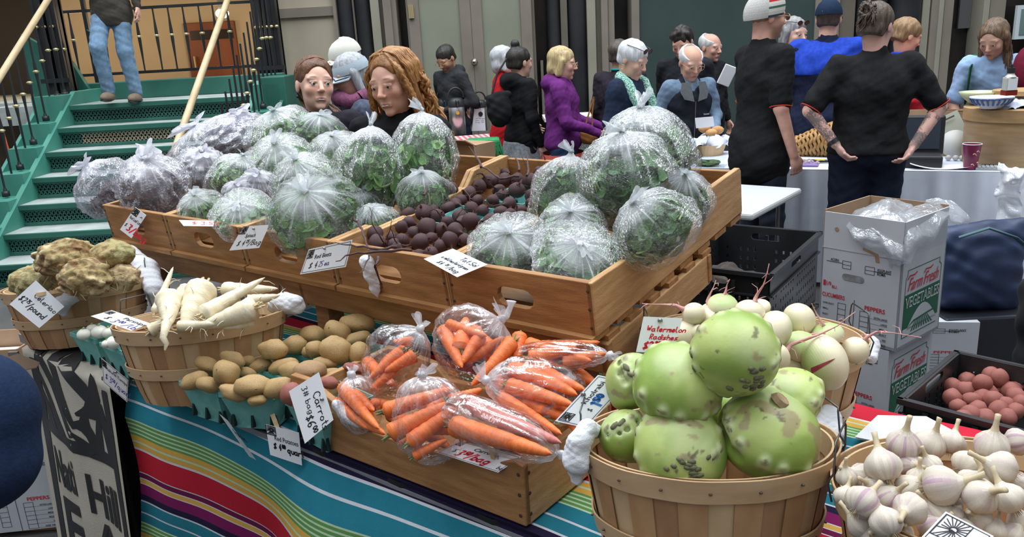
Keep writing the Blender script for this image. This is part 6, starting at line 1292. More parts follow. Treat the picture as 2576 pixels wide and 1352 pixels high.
m = MB(); q = qpx([(2150, 1100), (2208, 1045), (2330, 1048), (2400, 1085), (2250, 1120)], PZ(2250, 1075, TZ + 0.02), K); m.add(q, [list(range(5))]); m.add([p - K * 0.003 for p in q], [list(range(5))[::-1]]); tag(m.build('paper_sheet', CARD), 'blank white paper sheet on the cloth behind the garlic basket', 'paper')
# ================================================================ cartons, crates and bags behind the stall
CART = mat('white_carton', (0.47, 0.49, 0.53), (0.53, 0.55, 0.59), scale=6, rough=0.7); KRAFT = mat('kraft_card', (0.34, 0.21, 0.12), (0.40, 0.26, 0.155), scale=8, rough=0.85)
INKG = mat('ink_green', (0.012, 0.11, 0.06), rough=0.6); INKW = mat('ink_white', (0.78, 0.82, 0.82), rough=0.6); INKC = mat('ink_cherry', (0.55, 0.02, 0.04), rough=0.6)
def carton(label, corner, uF, w, dpt, h, flaps=0.0, front=True, side=True, part='full'):
  """corner: lower near corner between the printed front (running along uF) and the logo side"""
  uF = nrm(uF); vv = nrm(np.array([-uF[1], uF[0], 0])); 
  if vv @ (corner - EYE) < 0: vv = -vv
  rot = frame(-uF, vv, K) if np.cross(-uF, vv)[2] > 0 else frame(-uF, vv, K); t = thing('produce_carton', label, 'box', corner, None, 'printed white vegetable cartons')
  f = lambda a, b, c, up=0: uF * a + vv * b + K * c
  O = f(0, 0, 0); m = MB(); th = 0.006
  def slab(a0, a1, b0, b1, c0, c1, mb): 
    vs = [f(a, b, c) for c in (c0, c1) for a, b in ((a0, b0), (a1, b0), (a1, b1), (a0, b1))]; mb.add(vs, [(3, 2, 1, 0), (4, 5, 6, 7), (0, 1, 5, 4), (1, 2, 6, 5), (2, 3, 7, 6), (3, 0, 4, 7)])
  slab(0, w, 0, dpt, 0, h if not flaps else 0.01, m)
  if flaps: slab(0, w, 0, th, 0, h, m); slab(0, th, 0, dpt, 0, h, m); slab(w - th, w, 0, dpt, 0, h, m); slab(0, w, dpt - th, dpt, 0, h, m)
  m.build('carton_body', CART, t)
  if flaps:
    m = MB(); slab(0.004, w - 0.004, 0, th * 0.7, h, h + flaps, m); m.build('front_flap', CART, t); m = MB(); slab(0, th * 0.7, 0.004, dpt - 0.004, h, h + flaps, m); m.build('side_flap', CART, t)
    m = MB(); slab(w - th * 0.7, w, 0.004, dpt, h, h + flaps * 1.05, m); slab(0.004, w, dpt - th * .7, dpt, h, h + flaps * 1.05, m); slab(th, w - th, th, th * 1.4, 0.01, h + flaps * 0.98, m); m.build('inner_flaps', KRAFT, t)
    m = MB(); slab(0, w, -0.0008, 0.0, h - 0.002, h + 0.001, m); m.build('fold_crease', mat('crease_grey', (0.36, 0.38, 0.42), rough=0.7), t)
  F = lambda x, y: f(w - x, -0.0012, y); S = lambda x, y: f(-0.0012, x, y); k = w / 0.28; kh = h / 0.29
  blk, red = MB(), MB()
  def T_(mb, s, x, y, ch, wd=None, al='l', fm=F): put_text(mb, s, fm, x * k, y * kh, w=wd * k if wd else None, h=ch * kh, align=al, bold=0.02)
  def box_rows(x, y, w_, h_, n, fm=F, cols=(1,)):
    L = [[(x, y), (x + w_, y), (x + w_, y + h_), (x, y + h_), (x, y)]] + [[(x, y + h_ * i / n), (x + w_, y + h_ * i / n)] for i in range(1, n)]; ribbons(blk, [[(a * k, b * kh) for a, b in q] for q in L], fm, 0.0007)
  if front:
    T_(red, 'PEPPERS', 0.165, 0.112, 0.014, 0.070); T_(red, 'CUCUMBERS', 0.010, 0.128, 0.014, 0.083); T_(red, '1', 0.012, 0.165, 0.018, 0.009); T_(red, '1/9', 0.024, 0.167, 0.013, 0.017); T_(red, 'BU.', 0.044, 0.160, 0.010, 0.020)
    T_(blk, 'EGGPLANT', 0.200, 0.242, 0.009, 0.046); T_(blk, 'ROMA', 0.200, 0.230, 0.009, 0.028); T_(blk, 'ACORN', 0.034, 0.250, 0.009, 0.030)
    box_rows(0.158, 0.228, 0.032, 0.024, 2); box_rows(0.078, 0.232, 0.030, 0.024, 2); box_rows(0.150, 0.005, 0.030, 0.100, 6); box_rows(0.070, 0.020, 0.028, 0.095, 5)
    ribbons(blk, [[(0.128 * k, 0.0), (0.128 * k, 0.135 * kh)], [(0.020 * k, 0.247 * kh), (0.078 * k, 0.247 * kh)], [(0.190 * k, 0.240 * kh), (0.245 * k, 0.240 * kh)]], F, 0.0009)
    for i, s_ in enumerate(('EXTRA LARGE', 'LARGE', 'MEDIUM', 'SELECT', 'RED', 'SIZE YIELD')): T_(blk, s_, 0.245, 0.090 - i * 0.0165, 0.0058, min(0.045, 0.0042 * len(s_)), 'r'); ribbons(blk, [[(0.18 * k, (0.088 - i * 0.0165) * kh), (0.245 * k, (0.088 - i * 0.0165) * kh)]], F, 0.0004)
    for i, s_ in enumerate(('SUPER SELECT', 'SMALL', 'SELECT', 'LARGE', 'PLAIN')): T_(blk, s_, 0.014, 0.104 - i * 0.019, 0.0055, 0.042 if i == 0 else 0.022)
    hm = MB(); pts = slot(0.118 * k, 0.205 * kh, 0.078 * k, 0.021); hm.add([F(*p) for p in pts], [list(range(len(pts)))]); hm.build('hand_hole', mat('hole_grey', (0.17, 0.175, 0.18), (0.30, 0.31, 0.32), scale=40, rough=0.8), t)
    if flaps:
      hm = MB(); hm.add([F(0.05 * k + 0.007 * math.cos(a), h + flaps * 0.55 + 0.007 * math.sin(a)) for a in [q * math.pi / 6 for q in range(12)]], [list(range(12))]); hm.add([F(x, y) for x, y in ((0.135, h + 0.020), (0.185, h + 0.006), (0.19, h - 0.02), (0.178, h - 0.02), (0.174, h), (0.135, h + 0.012))], [list(range(6))]); hm.build('punched_hole', KRAFT, t)
  if side:
    grn, wht = MB(), MB(); ks = dpt / 0.30
    def Sx(a, b): return S(a * ks, b * kh)
    ribbons(grn, [[(0.03 * ks, 0.035 * kh), (0.03 * ks, 0.225 * kh), (0.04 * ks, 0.235 * kh), (0.04 * ks, 0.25 * kh), (0.26 * ks, 0.25 * kh), (0.26 * ks, 0.235 * kh), (0.275 * ks, 0.225 * kh), (0.275 * ks, 0.045 * kh), (0.265 * ks, 0.035 * kh), (0.03 * ks, 0.035 * kh)]], S, 0.0012)
    P = [(0.032, 0.06), (0.273, 0.06), (0.273, 0.172), (0.032, 0.172)]; grn.add([Sx(*p) for p in P], [(0, 1, 2, 3)]); grn.build('green_band', INKG, t)
    Sw = lambda x, y: f(-0.0018, x, y)
    n = 20; arc = [(0.055 + 0.21 * i / n, 0.055 + 0.068 * math.sin(math.pi * i / n)) for i in range(n + 1)]; wht.add([Sw(a * ks, b * kh) for a, b in arc] , [list(range(n + 1))]); wht.add([Sw(a * ks, b * kh) for a, b in ((0.03, 0.037), (0.275, 0.037), (0.275, 0.062), (0.03, 0.062))], [(0, 1, 2, 3)]); wht.build('white_field', CART, t)
    w2 = MB(); Sl = lambda x, y: f(-0.0024, x, y)
    for dx, dy in ((0, 0),): put_text(w2, 'VEGETABLES', Sl, 0.035 * ks, 0.130 * kh, w=0.235 * ks, h=0.034 * kh, bold=0.02)
    w2.build('white_lettering', INKW, t, fixn=False); w3 = MB(); put_text(w3, 'VEGETABLES', lambda x, y: f(-0.0028, x, y), 0.037 * ks, 0.132 * kh, w=0.231 * ks, h=0.030 * kh, bold=-0.022); w3.build('letter_fill', INKG, t, fixn=False)
    rl_ = MB()
    for s_, x, wd in (('Farm', 0.045, 0.10), ('Fresh', 0.152, 0.105)): put_text(rl_, s_, Sl, x * ks, 0.183 * kh, w=wd * ks, h=0.042 * kh, shear=0.45, bold=0.005)
    ribbons(rl_, [[(0.040 * ks, 0.222 * kh), (0.052 * ks, 0.232 * kh), (0.085 * ks, 0.230 * kh), (0.10 * ks, 0.236 * kh)], [(0.152 * ks, 0.222 * kh), (0.162 * ks, 0.232 * kh), (0.195 * ks, 0.230 * kh), (0.21 * ks, 0.236 * kh)]], Sl, 0.0022); rl_.build('script_lettering', INKC, t, fixn=False)
    fr = MB()
    for i in range(9):
      x = 0.085 + 0.018 * i; fr.add([Sl(a * ks, b * kh) for a, b in ((x, 0.045), (x + 0.010, 0.045), (0.150 + (x - 0.150) * 0.55 + 0.005, 0.078), (0.150 + (x - 0.150) * 0.55, 0.078))], [(0, 1, 2, 3)])
    fr.add([Sl(a * ks, b * kh) for a, b in ((0.06, 0.062), (0.10, 0.08), (0.25, 0.088), (0.255, 0.082), (0.11, 0.075))], [list(range(5))]); fr.build('field_rows', INKG, t)
  if blk.v: blk.build('black_lettering', INK, t, fixn=False)
  if red.v: red.build('red_lettering', INKC, t, fixn=False)
  return t
uL = nrm((-0.616, 0.788, 0)); Q = PY(2272, 656, 2.28); hb = 0.29
base = Q - K * hb
carton('top printed vegetable carton, open with raised flaps and a plastic liner', base, uL, 0.26, 0.28, hb, flaps=0.115)
carton('middle vegetable carton directly under the open one', base - K * (hb + 0.004) + uL * 0.02, uL, 0.26, 0.29, hb)
carton('bottom vegetable carton of the stack standing on the floor', np.array([base[0] + uL[0] * 0.02, base[1] + uL[1] * 0.02, 0.002]), uL, 0.26, 0.29, base[2] - hb - 0.008, front=False, side=False)
q = PY(2466, 812, 2.75); carton('vegetable carton on its side behind the stack, half hidden', q - K * 0.20, nrm((-0.98, 0.2, 0)), 0.36, 0.3, 0.20, side=False)
q2 = q - K * 0.21; carton('lowest carton behind the stack', np.array([q2[0], q2[1], 0.0]), nrm((-0.98, 0.2, 0)), 0.38, 0.3, q2[2], front=False, side=False)
# liner bag over the open carton
def crumple(name, label, fn, nu, nv, mt, amp, freq, seed, cat='plastic bag', group=None, col=(0.12, 0.12, 0.12)):
  P = np.array([[fn(i / nu, j / nv) for j in range(nv + 1)] for i in range(nu + 1)], float); c = P.mean((0, 1))
  for i in range(nu + 1):
    for j in range(nv + 1): 
      v = Vector(P[i, j] * freq) + Vector((seed, seed * 2, 0)); P[i, j] += amp * np.array([mnoise.noise(v), mnoise.noise(v + Vector((9, 0, 0))), mnoise.noise(v + Vector((0, 9, 0)))]) + amp * 0.7 * (0.5 - abs(mnoise.noise(v * 2.3)))
  m = MB(); m.grid(P - c, col=col); return tag(m.build(name, mt, smooth=True, loc=c), label, cat, group)
top = base + K * (hb + 0.11); vv = nrm(np.array([-uL[1], uL[0], 0])); vv = vv if vv[1] > 0 else -vv
FILMW = film('cloudy_film', (0.9, 0.92, 0.95), gloss=0.25, white=0.35, scale=22)
def linerfn(u, v):
  s = u * 1.0; per = [uL * 0.16, uL * -0.01, uL * -0.01 + vv * 0.30]; p = per[0] * (1 - 2 * s) + per[1] * 2 * s if s < 0.5 else per[1] * (2 - 2 * s) + per[2] * (2 * s - 1)
  out = -vv * (1 - s) - uL * s; out = nrm(out); w = 0.02 * math.sin(u * 20); return top + p + out * (0.012 + 0.03 * math.sin(math.pi * v) + (0.02 if u > 0.9 else 0)) * (v ** 0.5) + K * (0.006 - v * (0.05 + 0.09 * math.sin(math.pi * min(1, u * 1.3)) + w)) - out * 0.10 * (1 - v) ** 3
crumple('plastic_liner', 'clear plastic liner spilling over the open carton rim', linerfn, 50, 16, FILMW, 0.022, 14, 1)
crumple('plastic_liner', 'grey crumpled film bunched inside the open carton', lambda u, v: top - K * (0.05 - 0.07 * math.sin(math.pi * u) * math.sin(math.pi * v)) + uL * (0.03 + 0.2 * u) + vv * (0.04 + 0.2 * v), 24, 20, FILMW, 0.04, 12, 3)
# black ventilated crates
BLKP = mat('black_crate_plastic', (0.014, 0.015, 0.016), (0.028, 0.029, 0.03), scale=5, rough=0.38)
def black_crate(label, corner, ux, w, d, h, group='black plastic harvest crates'):
  ux = nrm(ux); vy = nrm(np.array([-ux[1], ux[0], 0])); rot = frame(ux, vy, K); t = thing('plastic_crate', label, 'crate', corner, rot, group); Rx = np.eye(3); Ry = np.array([[0, 1, 0], [1, 0, 0], [0, 0, 1]], float)
  def wall(L, loc, Rr, hand):
    holes = []; cols = int(L / 0.032)
    for i in range(cols):
      x = 0.03 + (L - 0.06) * (i + 0.5) / cols
      for r in range(5):
        z = h * (0.14 + 0.13 * r)
        if abs(x - L * 0.5) < 0.02 or abs(x - L * 0.16) < 0.012: continue
        holes.append([(x - 0.004, z - 0.007), (x + 0.004, z - 0.007), (x + 0.004, z + 0.007), (x - 0.004, z + 0.007)])
    if hand: holes.append(slot(L / 2, h * 0.86, 0.12, 0.026))
    m = MB(); m.plate([(0, 0), (L, 0), (L, h), (0, h)], holes, 0.006, Rr, loc); m.build('crate_wall', BLKP, t)
  wall(w, (0, 0.003, 0), Rx, True); wall(w, (0, d - 0.003, 0), Rx, True); wall(d, (0.003, 0, 0), Ry, True); wall(d, (w - 0.003, 0, 0), Ry, True)
  m = MB()
  for y in (-0.006, d + 0.006): m.box((w / 2, y, h - 0.006), (w + 0.024, 0.012, 0.014)); m.box((w / 2, y, h * 0.72), (w, 0.008, 0.006))
  for x in (-0.006, w + 0.006): m.box((x, d / 2, h - 0.006), (0.012, d + 0.02, 0.014)); m.box((x, d / 2, h * 0.72), (0.008, d, 0.006))
  m.build('crate_rim', BLKP, t); m = MB()
  for k in range(5):
    for y in (-0.005, d + 0.005): m.box((w * (0.1 + 0.2 * k), y, h * 0.45), (0.012, 0.010, h * 0.86))
  m.build('crate_rib', BLKP, t); m = MB(); m.box((w / 2, d / 2, 0.004), (w, d, 0.008)); m.build('crate_floor', BLKP, t); return t
ca_ = PY(1938, 690, 2.5); cb_ = PZ(2060, 584, ca_[2]); vy_ = nrm(cb_ - ca_); cr1 = np.array([vy_[1], -vy_[0], 0]); dd_ = min(0.62, float(np.linalg.norm(cb_ - ca_))); zt = ca_[2]; c0 = ca_ - cr1 * 0.40
black_crate('upper black ventilated crate behind the radishes, holding a dark sack', c0 - K * 0.28, cr1, 0.40, dd_, 0.28)
black_crate('lower black crate of the stack behind the radishes', np.array([c0[0], c0[1], zt - 0.58]), cr1, 0.40, dd_, 0.285)
m = MB(); m.blob((0, 0, 0), (0.10, 0.14, 0.06), n=24, amp=0.5, freq=2.5, seed=4); tag(m.build('dark_sack', mat('dark_sack', (0.025, 0.018, 0.014), (0.06, 0.045, 0.035), scale=30, rough=0.9, bump=0.5, bscale=40), loc=c0 + cr1 * 0.2 + vy_ * 0.2 - K * 0.12, smooth=True), 'rumpled dark brown sack inside the upper black crate', 'sack')
c2 = PZ(2274, 1003, 0.76); c2b = PZ(2576, 1083, 0.76); du = nrm(c2b - c2); pc = black_crate('low black crate of red potatoes beside the white cartons', c2 - K * 0.14, du, 0.52, 0.36, 0.14)
m = MB(); st0 = c2 - K * 0.15 + du * 0.26 + np.array([-du[1], du[0], 0]) * 0.18
for a in (-0.2, 0.2):
  for b in (-0.13, 0.13): m.box(np.array([0, 0, 0]) + du * a + np.array([-du[1], du[0], 0]) * b - K * (st0[2] / 2 + 0.005), (0.03, 0.03, st0[2] - 0.03))
m.box((0, 0, -0.012), (0.5, 0.3, 0.02), rot=np.array(frame(du, np.array([-du[1], du[0], 0]), K))); tag(m.build('crate_stool', BLKP, loc=st0), 'dark low stand under the crate of red potatoes', 'stand')
RL = [(2398, 975), (2432, 958), (2430, 982), (2396, 1004), (2445, 1008), (2470, 965), (2492, 945), (2512, 952), (2488, 990), (2500, 1010), (2520, 975), (2545, 985), (2470, 1000), (2528, 1018), (2560, 972), (2558, 1000), (2410, 1024), (2460, 1030), (2512, 1035), (2555, 1036), (2440, 1045), (2420, 1056), (2570, 1020), (2480, 1052), (2535, 1050)]
rnd = random.Random(9); _rp = []
for k in range(4):
  m = MB(); m.blob((0, 0, 0), (1, 0.88, 0.84), n=18, amp=0.14, freq=1.5, seed=k + 20); o = m.build('potato', POTR, smooth=True); _rp.append(o)
for i, (px, py) in enumerate(RL):
  c = PZ(px, py, 0.70 + (0.025 if i in (6, 7, 5) else 0)); s = pxm(c) * rnd.uniform(23, 30); o = dup(_rp[i % 4], c, Euler((rnd.random() * 6, rnd.random() * 6, rnd.random() * 6)), 'red potato topping the pile in the black crate' if i == 6 else 'red-skinned potato lying in the low black crate', 'red potatoes in the low black crate', s); o['category'] = 'potato'
drop(_rp)
# navy bag, black coat, hanging white bag, pale folding table
NVB = mat('navy_nylon', (0.012, 0.025, 0.07), (0.025, 0.045, 0.11), scale=8, rough=0.55, bump=0.3, bscale=30)
S = SDF((-0.22, -0.15, -0.2), (0.22, 0.15, 0.2), 0.008); S.ell((0, 0, 0), (0.17, 0.10, 0.15), k=0); S.cap((-0.13, 0, 0.10), (0.15, 0, 0.12), 0.05, k=0.05); S.cap((-0.1, 0, -0.1), (0.12, 0, -0.12), 0.07, k=0.05); S.ripple(0.005, 40, 2)
nb = tag(S.mesh('duffel_bag', NVB, loc=PY(2455, 665, 2.9)), 'navy nylon bag slumped behind the white cartons', 'bag')
m = MB(); m.tube([(-0.12, -0.08, 0.13), (-0.04, -0.12, 0.17), (0.06, -0.12, 0.13), (0.12, -0.08, 0.09)], 0.012, n=8, flat=0.4); m.build('strap', mat('strap_teal', (0.05, 0.12, 0.13), rough=0.7), nb, smooth=True)
b_ = PY(2455, 665, 2.9); m = MB(); m.box2((b_[0] - 0.16, b_[1] - 0.12, 0), (b_[0] + 0.18, b_[1] + 0.14, b_[2] - 0.17)); tag(m.build('storage_tub', mat('tub_blue', (0.012, 0.015, 0.022), rough=0.5), bevel=0.01), 'near-black tub beneath the navy bag', 'tub')
S = SDF((-0.25, -0.2, -0.55), (0.25, 0.2, 0.5), 0.012); S.chain([(0.12, 0, 0.42), (0.05, 0, 0.2), (-0.02, -0.02, 0.0), (-0.02, 0, -0.25), (0.02, 0, -0.5)], [0.08, 0.10, 0.10, 0.09, 0.07], k=0.05); S.ripple(0.008, 30, 5)
tag(S.mesh('coat', mat('black_coat', (0.006, 0.007, 0.009), (0.014, 0.015, 0.02), scale=20, rough=0.8), loc=PY(2680, 760, 2.15)), 'black coat hanging in deep folds at the right edge, above the red potatoes', 'coat')
m = MB(); a = PZ(1893, 548, 0.74); 
P = [a, a + V * 0.65, a + V * 0.65 - U * 1.6, a - U * 1.6]; rr = 0.04
m.box((0, 0, 0), (1.6, 0.7, 0.035), rot=np.array(frame(U, V, K))); ft = tag(m.build('folding_table', mat('pale_plastic', (0.55, 0.57, 0.56), rough=0.45), bevel=0.012, loc=a + V * 0.35 - U * 0.8), 'pale grey plastic folding table behind the tilted crates', 'table')
for s_ in (-0.7, 0.7): m = MB(); m.tube([U * s_ - V * 0.28 - K * 0.72, U * s_ - V * 0.28 - K * 0.02, U * s_ + V * 0.28 - K * 0.02, U * s_ + V * 0.28 - K * 0.72], 0.012, n=8); m.build('leg', METAL, ft, smooth=True)
# carton and navy cap at the lower left
q = PY(170, 1290, 2.55); zb_ = PY(100, 1272, 2.5)[2] - 0.118; carton('printed vegetable carton beside the banner at the lower left', np.array([q[0], q[1], zb_]), nrm((-0.99, -0.10, 0)), 0.30, 0.3, 0.30, side=False)
m = MB(); m.box((q[0] - 0.16, q[1] + 0.14, zb_ / 2 - 0.003), (0.30, 0.26, zb_ - 0.01)); tag(m.build('wooden_box', WOOD_SHADED, bevel=0.004), 'wooden box under the floor carton beside the banner', 'box')
kb = PY(-30, 905, 3.0); t = thing('cardboard_box', 'open brown cardboard box below the celeriac basket at the left edge', 'box', (kb[0], kb[1], kb[2] - 0.16)); m = MB(); w_, d_, h_ = 0.40, 0.24, 0.24
for x, y, a_, b_ in ((0, -d_ / 2, w_, 0.006), (0, d_ / 2, w_, 0.006), (-w_ / 2, 0, 0.006, d_), (w_ / 2, 0, 0.006, d_)): m.box((x, y, h_ / 2), (a_, b_, h_))
m.box((0, 0, 0.004), (w_, d_, 0.008)); m.build('box_walls', KRAFT, t); m = MB(); m.box((0, 0, 0.12), (w_ - 0.03, d_ - 0.03, 0.10)); m.build('white_liner', CARD, t)
m = MB(); m.box((kb[0], kb[1], (kb[2] - 0.165) / 2), (0.3, 0.2, kb[2] - 0.17)); tag(m.build('box_stand', BLACK), 'dark stand under the open brown cardboard box at the left edge', 'stand')
# ================================================================ far tables
A0 = PZ(1900, 425, TZ); A1 = PZ(2560, 434, TZ); AU = nrm(A1 - A0); AV = np.array([-AU[1], AU[0], 0]); A0 = A0 - AU * 0.42
LINEN = mat('white_linen', (0.60, 0.64, 0.74), (0.66, 0.70, 0.79), scale=10, rough=0.9)
m = MB(); NL = 150; LW = 2.9
def skirt(i, v): s = LW * i / NL; return A0 + AU * s + K * (0.0 - (TZ - 0.03) * v) - AV * (0.006 + (0.020 * math.sin(s * 26 + math.sin(s * 9)) + 0.012 * math.sin(s * 61)) * min(1, v * 3) + 0.03 * v)
m.grid([[skirt(i, v) for v in (0, 0.03, 0.1, 0.25, 0.5, 0.75, 1.0)] for i in range(NL + 1)]); m.grid([[A0 + AU * LW * i / 20 + AV * (0.75 * j / 4) + K * 0.001 for j in range(5)] for i in range(21)])
tl = thing('draped_table', 'long demonstration table under a white cloth to the floor', 'table', A0 * 0); o = m.build('white_cloth', LINEN, tl, smooth=True)
m = MB(); c = A0 + AU * LW / 2 + AV * 0.375; m.box((c[0], c[1], TZ - 0.02), (LW - 0.02, 0.73, 0.03), rot=np.array(frame(AU, AV, K))); m.build('table_top', KRAFT, tl)
def on_far(px, py): return PZ(px, py, TZ + 0.002)
def obj1(name, label, cat, mb, mt, loc, rot=None, parent=None, smooth=False, group=None, bevel=0): return tag(mb.build(name, mt, parent, smooth=smooth, loc=loc, rot=rot, bevel=bevel), label, cat, group)
FR = frame(AU, AV, K)
m = MB(); m.box((0, 0, 0.006), (0.34, 0.24, 0.012)); p = on_far(1990, 412); obj1('cutting_board', 'lilac plastic cutting board in front of the man in the striped hat', 'cutting board', m, mat('lilac_board', (0.27, 0.18, 0.42), rough=0.5), p, FR, bevel=0.004)
m = MB(); rnd = random.Random(4)
for k in range(60): m.box((rnd.gauss(0.03, .07), rnd.gauss(0, .05), 0.017 + rnd.random() * 0.006), (0.012, 0.01, 0.006), rot=rotm((0, 0, 1), rnd.random() * 6))
o = obj1('chopped_vegetable', 'scatter of chopped pale vegetable on the lilac cutting board', 'food', m, mat('chopped_root', (0.72, 0.65, 0.45), rough=0.6), p, FR); o['kind'] = 'stuff'
kn = thing('kitchen_knife', 'kitchen knife with black and yellow handle by the cutting board', 'knife', on_far(2062, 411), FR); m = MB(); m.tube([(-0.05, 0, 0.014), (0.06, 0, 0.014)], [0.012, 0.010], n=8); m.build('handle', BLACK, kn, smooth=True); m = MB(); m.tube([(-0.03, 0, 0.02), (0.03, 0, 0.02)], 0.009, n=8); m.build('grip_inlay', mat('grip_yellow', (0.8, 0.6, 0.05), rough=0.5), kn); m = MB(); m.box((0.12, 0, 0.012), (0.12, 0.03, 0.002)); m.build('blade', METAL, kn)
# wicker cornucopia
wk = thing('wicker_cornucopia', 'brown wicker horn basket lying behind the cutting board', 'basket', on_far(2030, 400) + AV * 0.16, FR); m = MB()
WK = mat('wicker', (0.30, 0.15, 0.045), (0.50, 0.29, 0.10), scale=50, stretch=(1, 1, 1), rough=0.6)
for i in range(16):
  t = i / 15; r = 0.025 + 0.09 * t ** 0.8; cx = -0.20 + 0.36 * t; cz = 0.035 + r * 0.95 + 0.03 * (1 - t) * 0; pts = [(cx + 0.006 * math.sin(a * 9 + i), r * math.cos(a) * (1 + 0.03 * math.sin(a * 12 + i * 3.14)), cz - 0.035 + r * math.sin(a) * (1 + 0.03 * math.sin(a * 12 + i * 3.14))) for a in [2 * math.pi * k / 36 for k in range(37)]]; m.tube(pts, 0.0125, n=5, cap=False)
m.build('woven_body', WK, wk, smooth=True); m = MB(); m.tube([(0.18 + 0.01 * math.sin(a * 5), 0.125 * math.cos(a), 0.125 + 0.125 * math.sin(a)) for a in [2 * math.pi * k / 30 for k in range(31)]], 0.02, n=8, cap=False); m.build('braided_rim', WK, wk, smooth=True); m = MB(); m.cyl((-0.20, 0, 0.04), (0.18, 0, 0.12), 0.02, 0.105, n=18); m.build('dark_lining', mat('wicker_dark', (0.10, 0.05, 0.02), rough=0.9), wk)
m = MB(); m.box((0, 0, 0.045), (0.10, 0.08, 0.09)); p = on_far(1962, 398) + AV * 0.25; obj1('tan_box', 'small tan box behind the wicker horn', 'box', m, KRAFT, p, FR); m = MB(); m.lathe([(0.0, 0.0), (0.03, 0), (0.034, 0.03), (0.02, 0.07), (0.022, 0.11), (0.012, 0.13), (0, 0.132)], n=16); obj1('ceramic_jug', 'little white ceramic jug by the tan box', 'jug', m, mat('white_glaze', (0.75, 0.77, 0.78), rough=0.3), p + K * 0.09 , None, smooth=True)
# black card machine case
bk = thing('equipment_case', 'open black case standing on the far table behind the tattooed woman', 'case', on_far(2318, 425) + AV * 0.12, FR); m = MB(); m.box((-0.02, 0, 0.035), (0.26, 0.2, 0.07)); m.build('case_base', BLACK, bk, bevel=0.01); m = MB(); m.box((0, 0.10, 0.17), (0.24, 0.035, 0.24), rot=euler(R(-8), 0, 0)); m.build('case_lid', BLACK, bk, bevel=0.015); m = MB(); m.box((0, 0.08, 0.18), (0.19, 0.008, 0.18), rot=euler(R(-8), 0, 0)); m.build('lid_lining', mat('navy_lining', (0.02, 0.03, 0.045), rough=0.5), bk)
bx = thing('supply_box', 'tan open box of leaflets between the black case and the round wooden box', 'box', on_far(2385, 405) + AV * 0.30, FR); m = MB(); w_ = 0.24
m.box((0, -0.1, 0.03), (w_, 0.006, 0.06)); m.box((0, 0.1, 0.13), (w_, 0.006, 0.26)); m.box((-w_ / 2, 0, 0.08), (0.006, 0.2, 0.16)); m.box((w_ / 2, 0, 0.08), (0.006, 0.2, 0.16)); m.box((0, 0, 0.004), (w_, 0.2, 0.008)); m.build('box_walls', KRAFT, bx)
lf = thing('leaflet', 'printed leaflet with a dark photograph leaning out of the tan box', 'leaflet', on_far(2375, 360) * 0 + np.array(on_far(2385, 405) + AV * 0.34) + K * 0.17, FR @ Matrix.Rotation(R(-28), 3, 'Y')); m = MB(); m.box((0, 0, 0), (0.19, 0.004, 0.14), rot=euler(R(-15), 0, 0)); m.build('sheet', mat('leaflet_paper', (0.42, 0.44, 0.36), rough=0.6), lf)
m = MB(); m.box((-0.045, -0.006, -0.025), (0.05, 0.003, 0.045), rot=euler(R(-15), 0, 0)); m.box((0.0, -0.012, 0.045), (0.13, 0.003, 0.010), rot=euler(R(-15), 0, 0)); m.build('leaflet_print', mat('print_dark', (0.05, 0.05, 0.04), rough=0.7), lf)
m = MB(); m.lathe([(0, 0), (0.085, 0), (0.085, 0.012), (0, 0.014)], n=28, rot=euler(R(75), 0, 0)); obj1('white_disc', 'round white plastic disc standing against the tan box', 'plate', m, mat('cream_plastic', (0.55, 0.55, 0.52), rough=0.5), on_far(2402, 402) + AV * 0.10 + K * 0.085, FR, smooth=True)
for i, x in enumerate((-0.04, 0.0, 0.035)): m = MB(); m.blob((0, 0, 0.018), (0.018, 0.018, 0.017), n=12); obj1('white_ball', 'small pale ball in the row in front of the white disc', 'ball', m, MATS['cream_plastic'], on_far(2405, 408) + AU * x + AV * 0.05, None, smooth=True, group='pale balls by the white disc')
m = MB(); m.grid([[(x, y, 0.004 + 0.03 * (x / 0.16) ** 2 * (1 if x < 0 else 0.6) + 0.003 * math.sin(y * 40)) for y in (-0.07, -0.03, 0, 0.04, 0.08)] for x in [-0.16 + 0.32 * k / 12 for k in range(13)]]); obj1('paper_sheets', 'curling white papers on the far table by the maroon cup', 'paper', m, CARD, on_far(2365, 427) + AV * 0.06, FR, smooth=True)
cu = thing('paper_cup', 'maroon paper cup with white rim and swirls on the far table', 'cup', on_far(2441, 428) + AV * 0.03, None); m = MB(); m.lathe([(0.0, 0.003), (0.034, 0.003), (0.049, 0.145)], n=28); m.lathe([(0.047, 0.144), (0.032, 0.01), (0, 0.01)], n=28); m.build('cup_wall', mat('maroon_cup', (0.24, 0.02, 0.075), (0.28, 0.03, 0.09), scale=20, rough=0.4), cu, smooth=True)
m = MB(); m.tube([(0.0495 * math.cos(a), 0.0495 * math.sin(a), 0.146) for a in [2 * math.pi * k / 28 for k in range(29)]], 0.0022, n=6, cap=False); m.build('rim', CARD, cu, smooth=True)
m = MB()
for a, z_ in ((-1.9, 0.09), (-1.2, 0.04), (-1.5, 0.105), (-2.0, 0.03)): m.tube([((0.036 + z_ * 0.105) * math.cos(a + k * 0.1), (0.036 + z_ * 0.105) * math.sin(a + k * 0.1), z_ + 0.006 * math.sin(k)) for k in range(5)], 0.0025, n=5)
m.build('swirl_print', mat('swirl_cream', (0.8, 0.55, 0.4), rough=0.5), cu, smooth=True)
ca = thing('calculator', 'small silver and black calculator beside the maroon cup', 'calculator', on_far(2486, 428) + AV * 0.03, FR); m = MB(); m.box((0, 0, 0.008), (0.13, 0.09, 0.014), rot=euler(R(6), 0, 0)); m.build('case', mat('calc_silver', (0.30, 0.32, 0.34), rough=0.4), ca, bevel=0.003); m = MB()
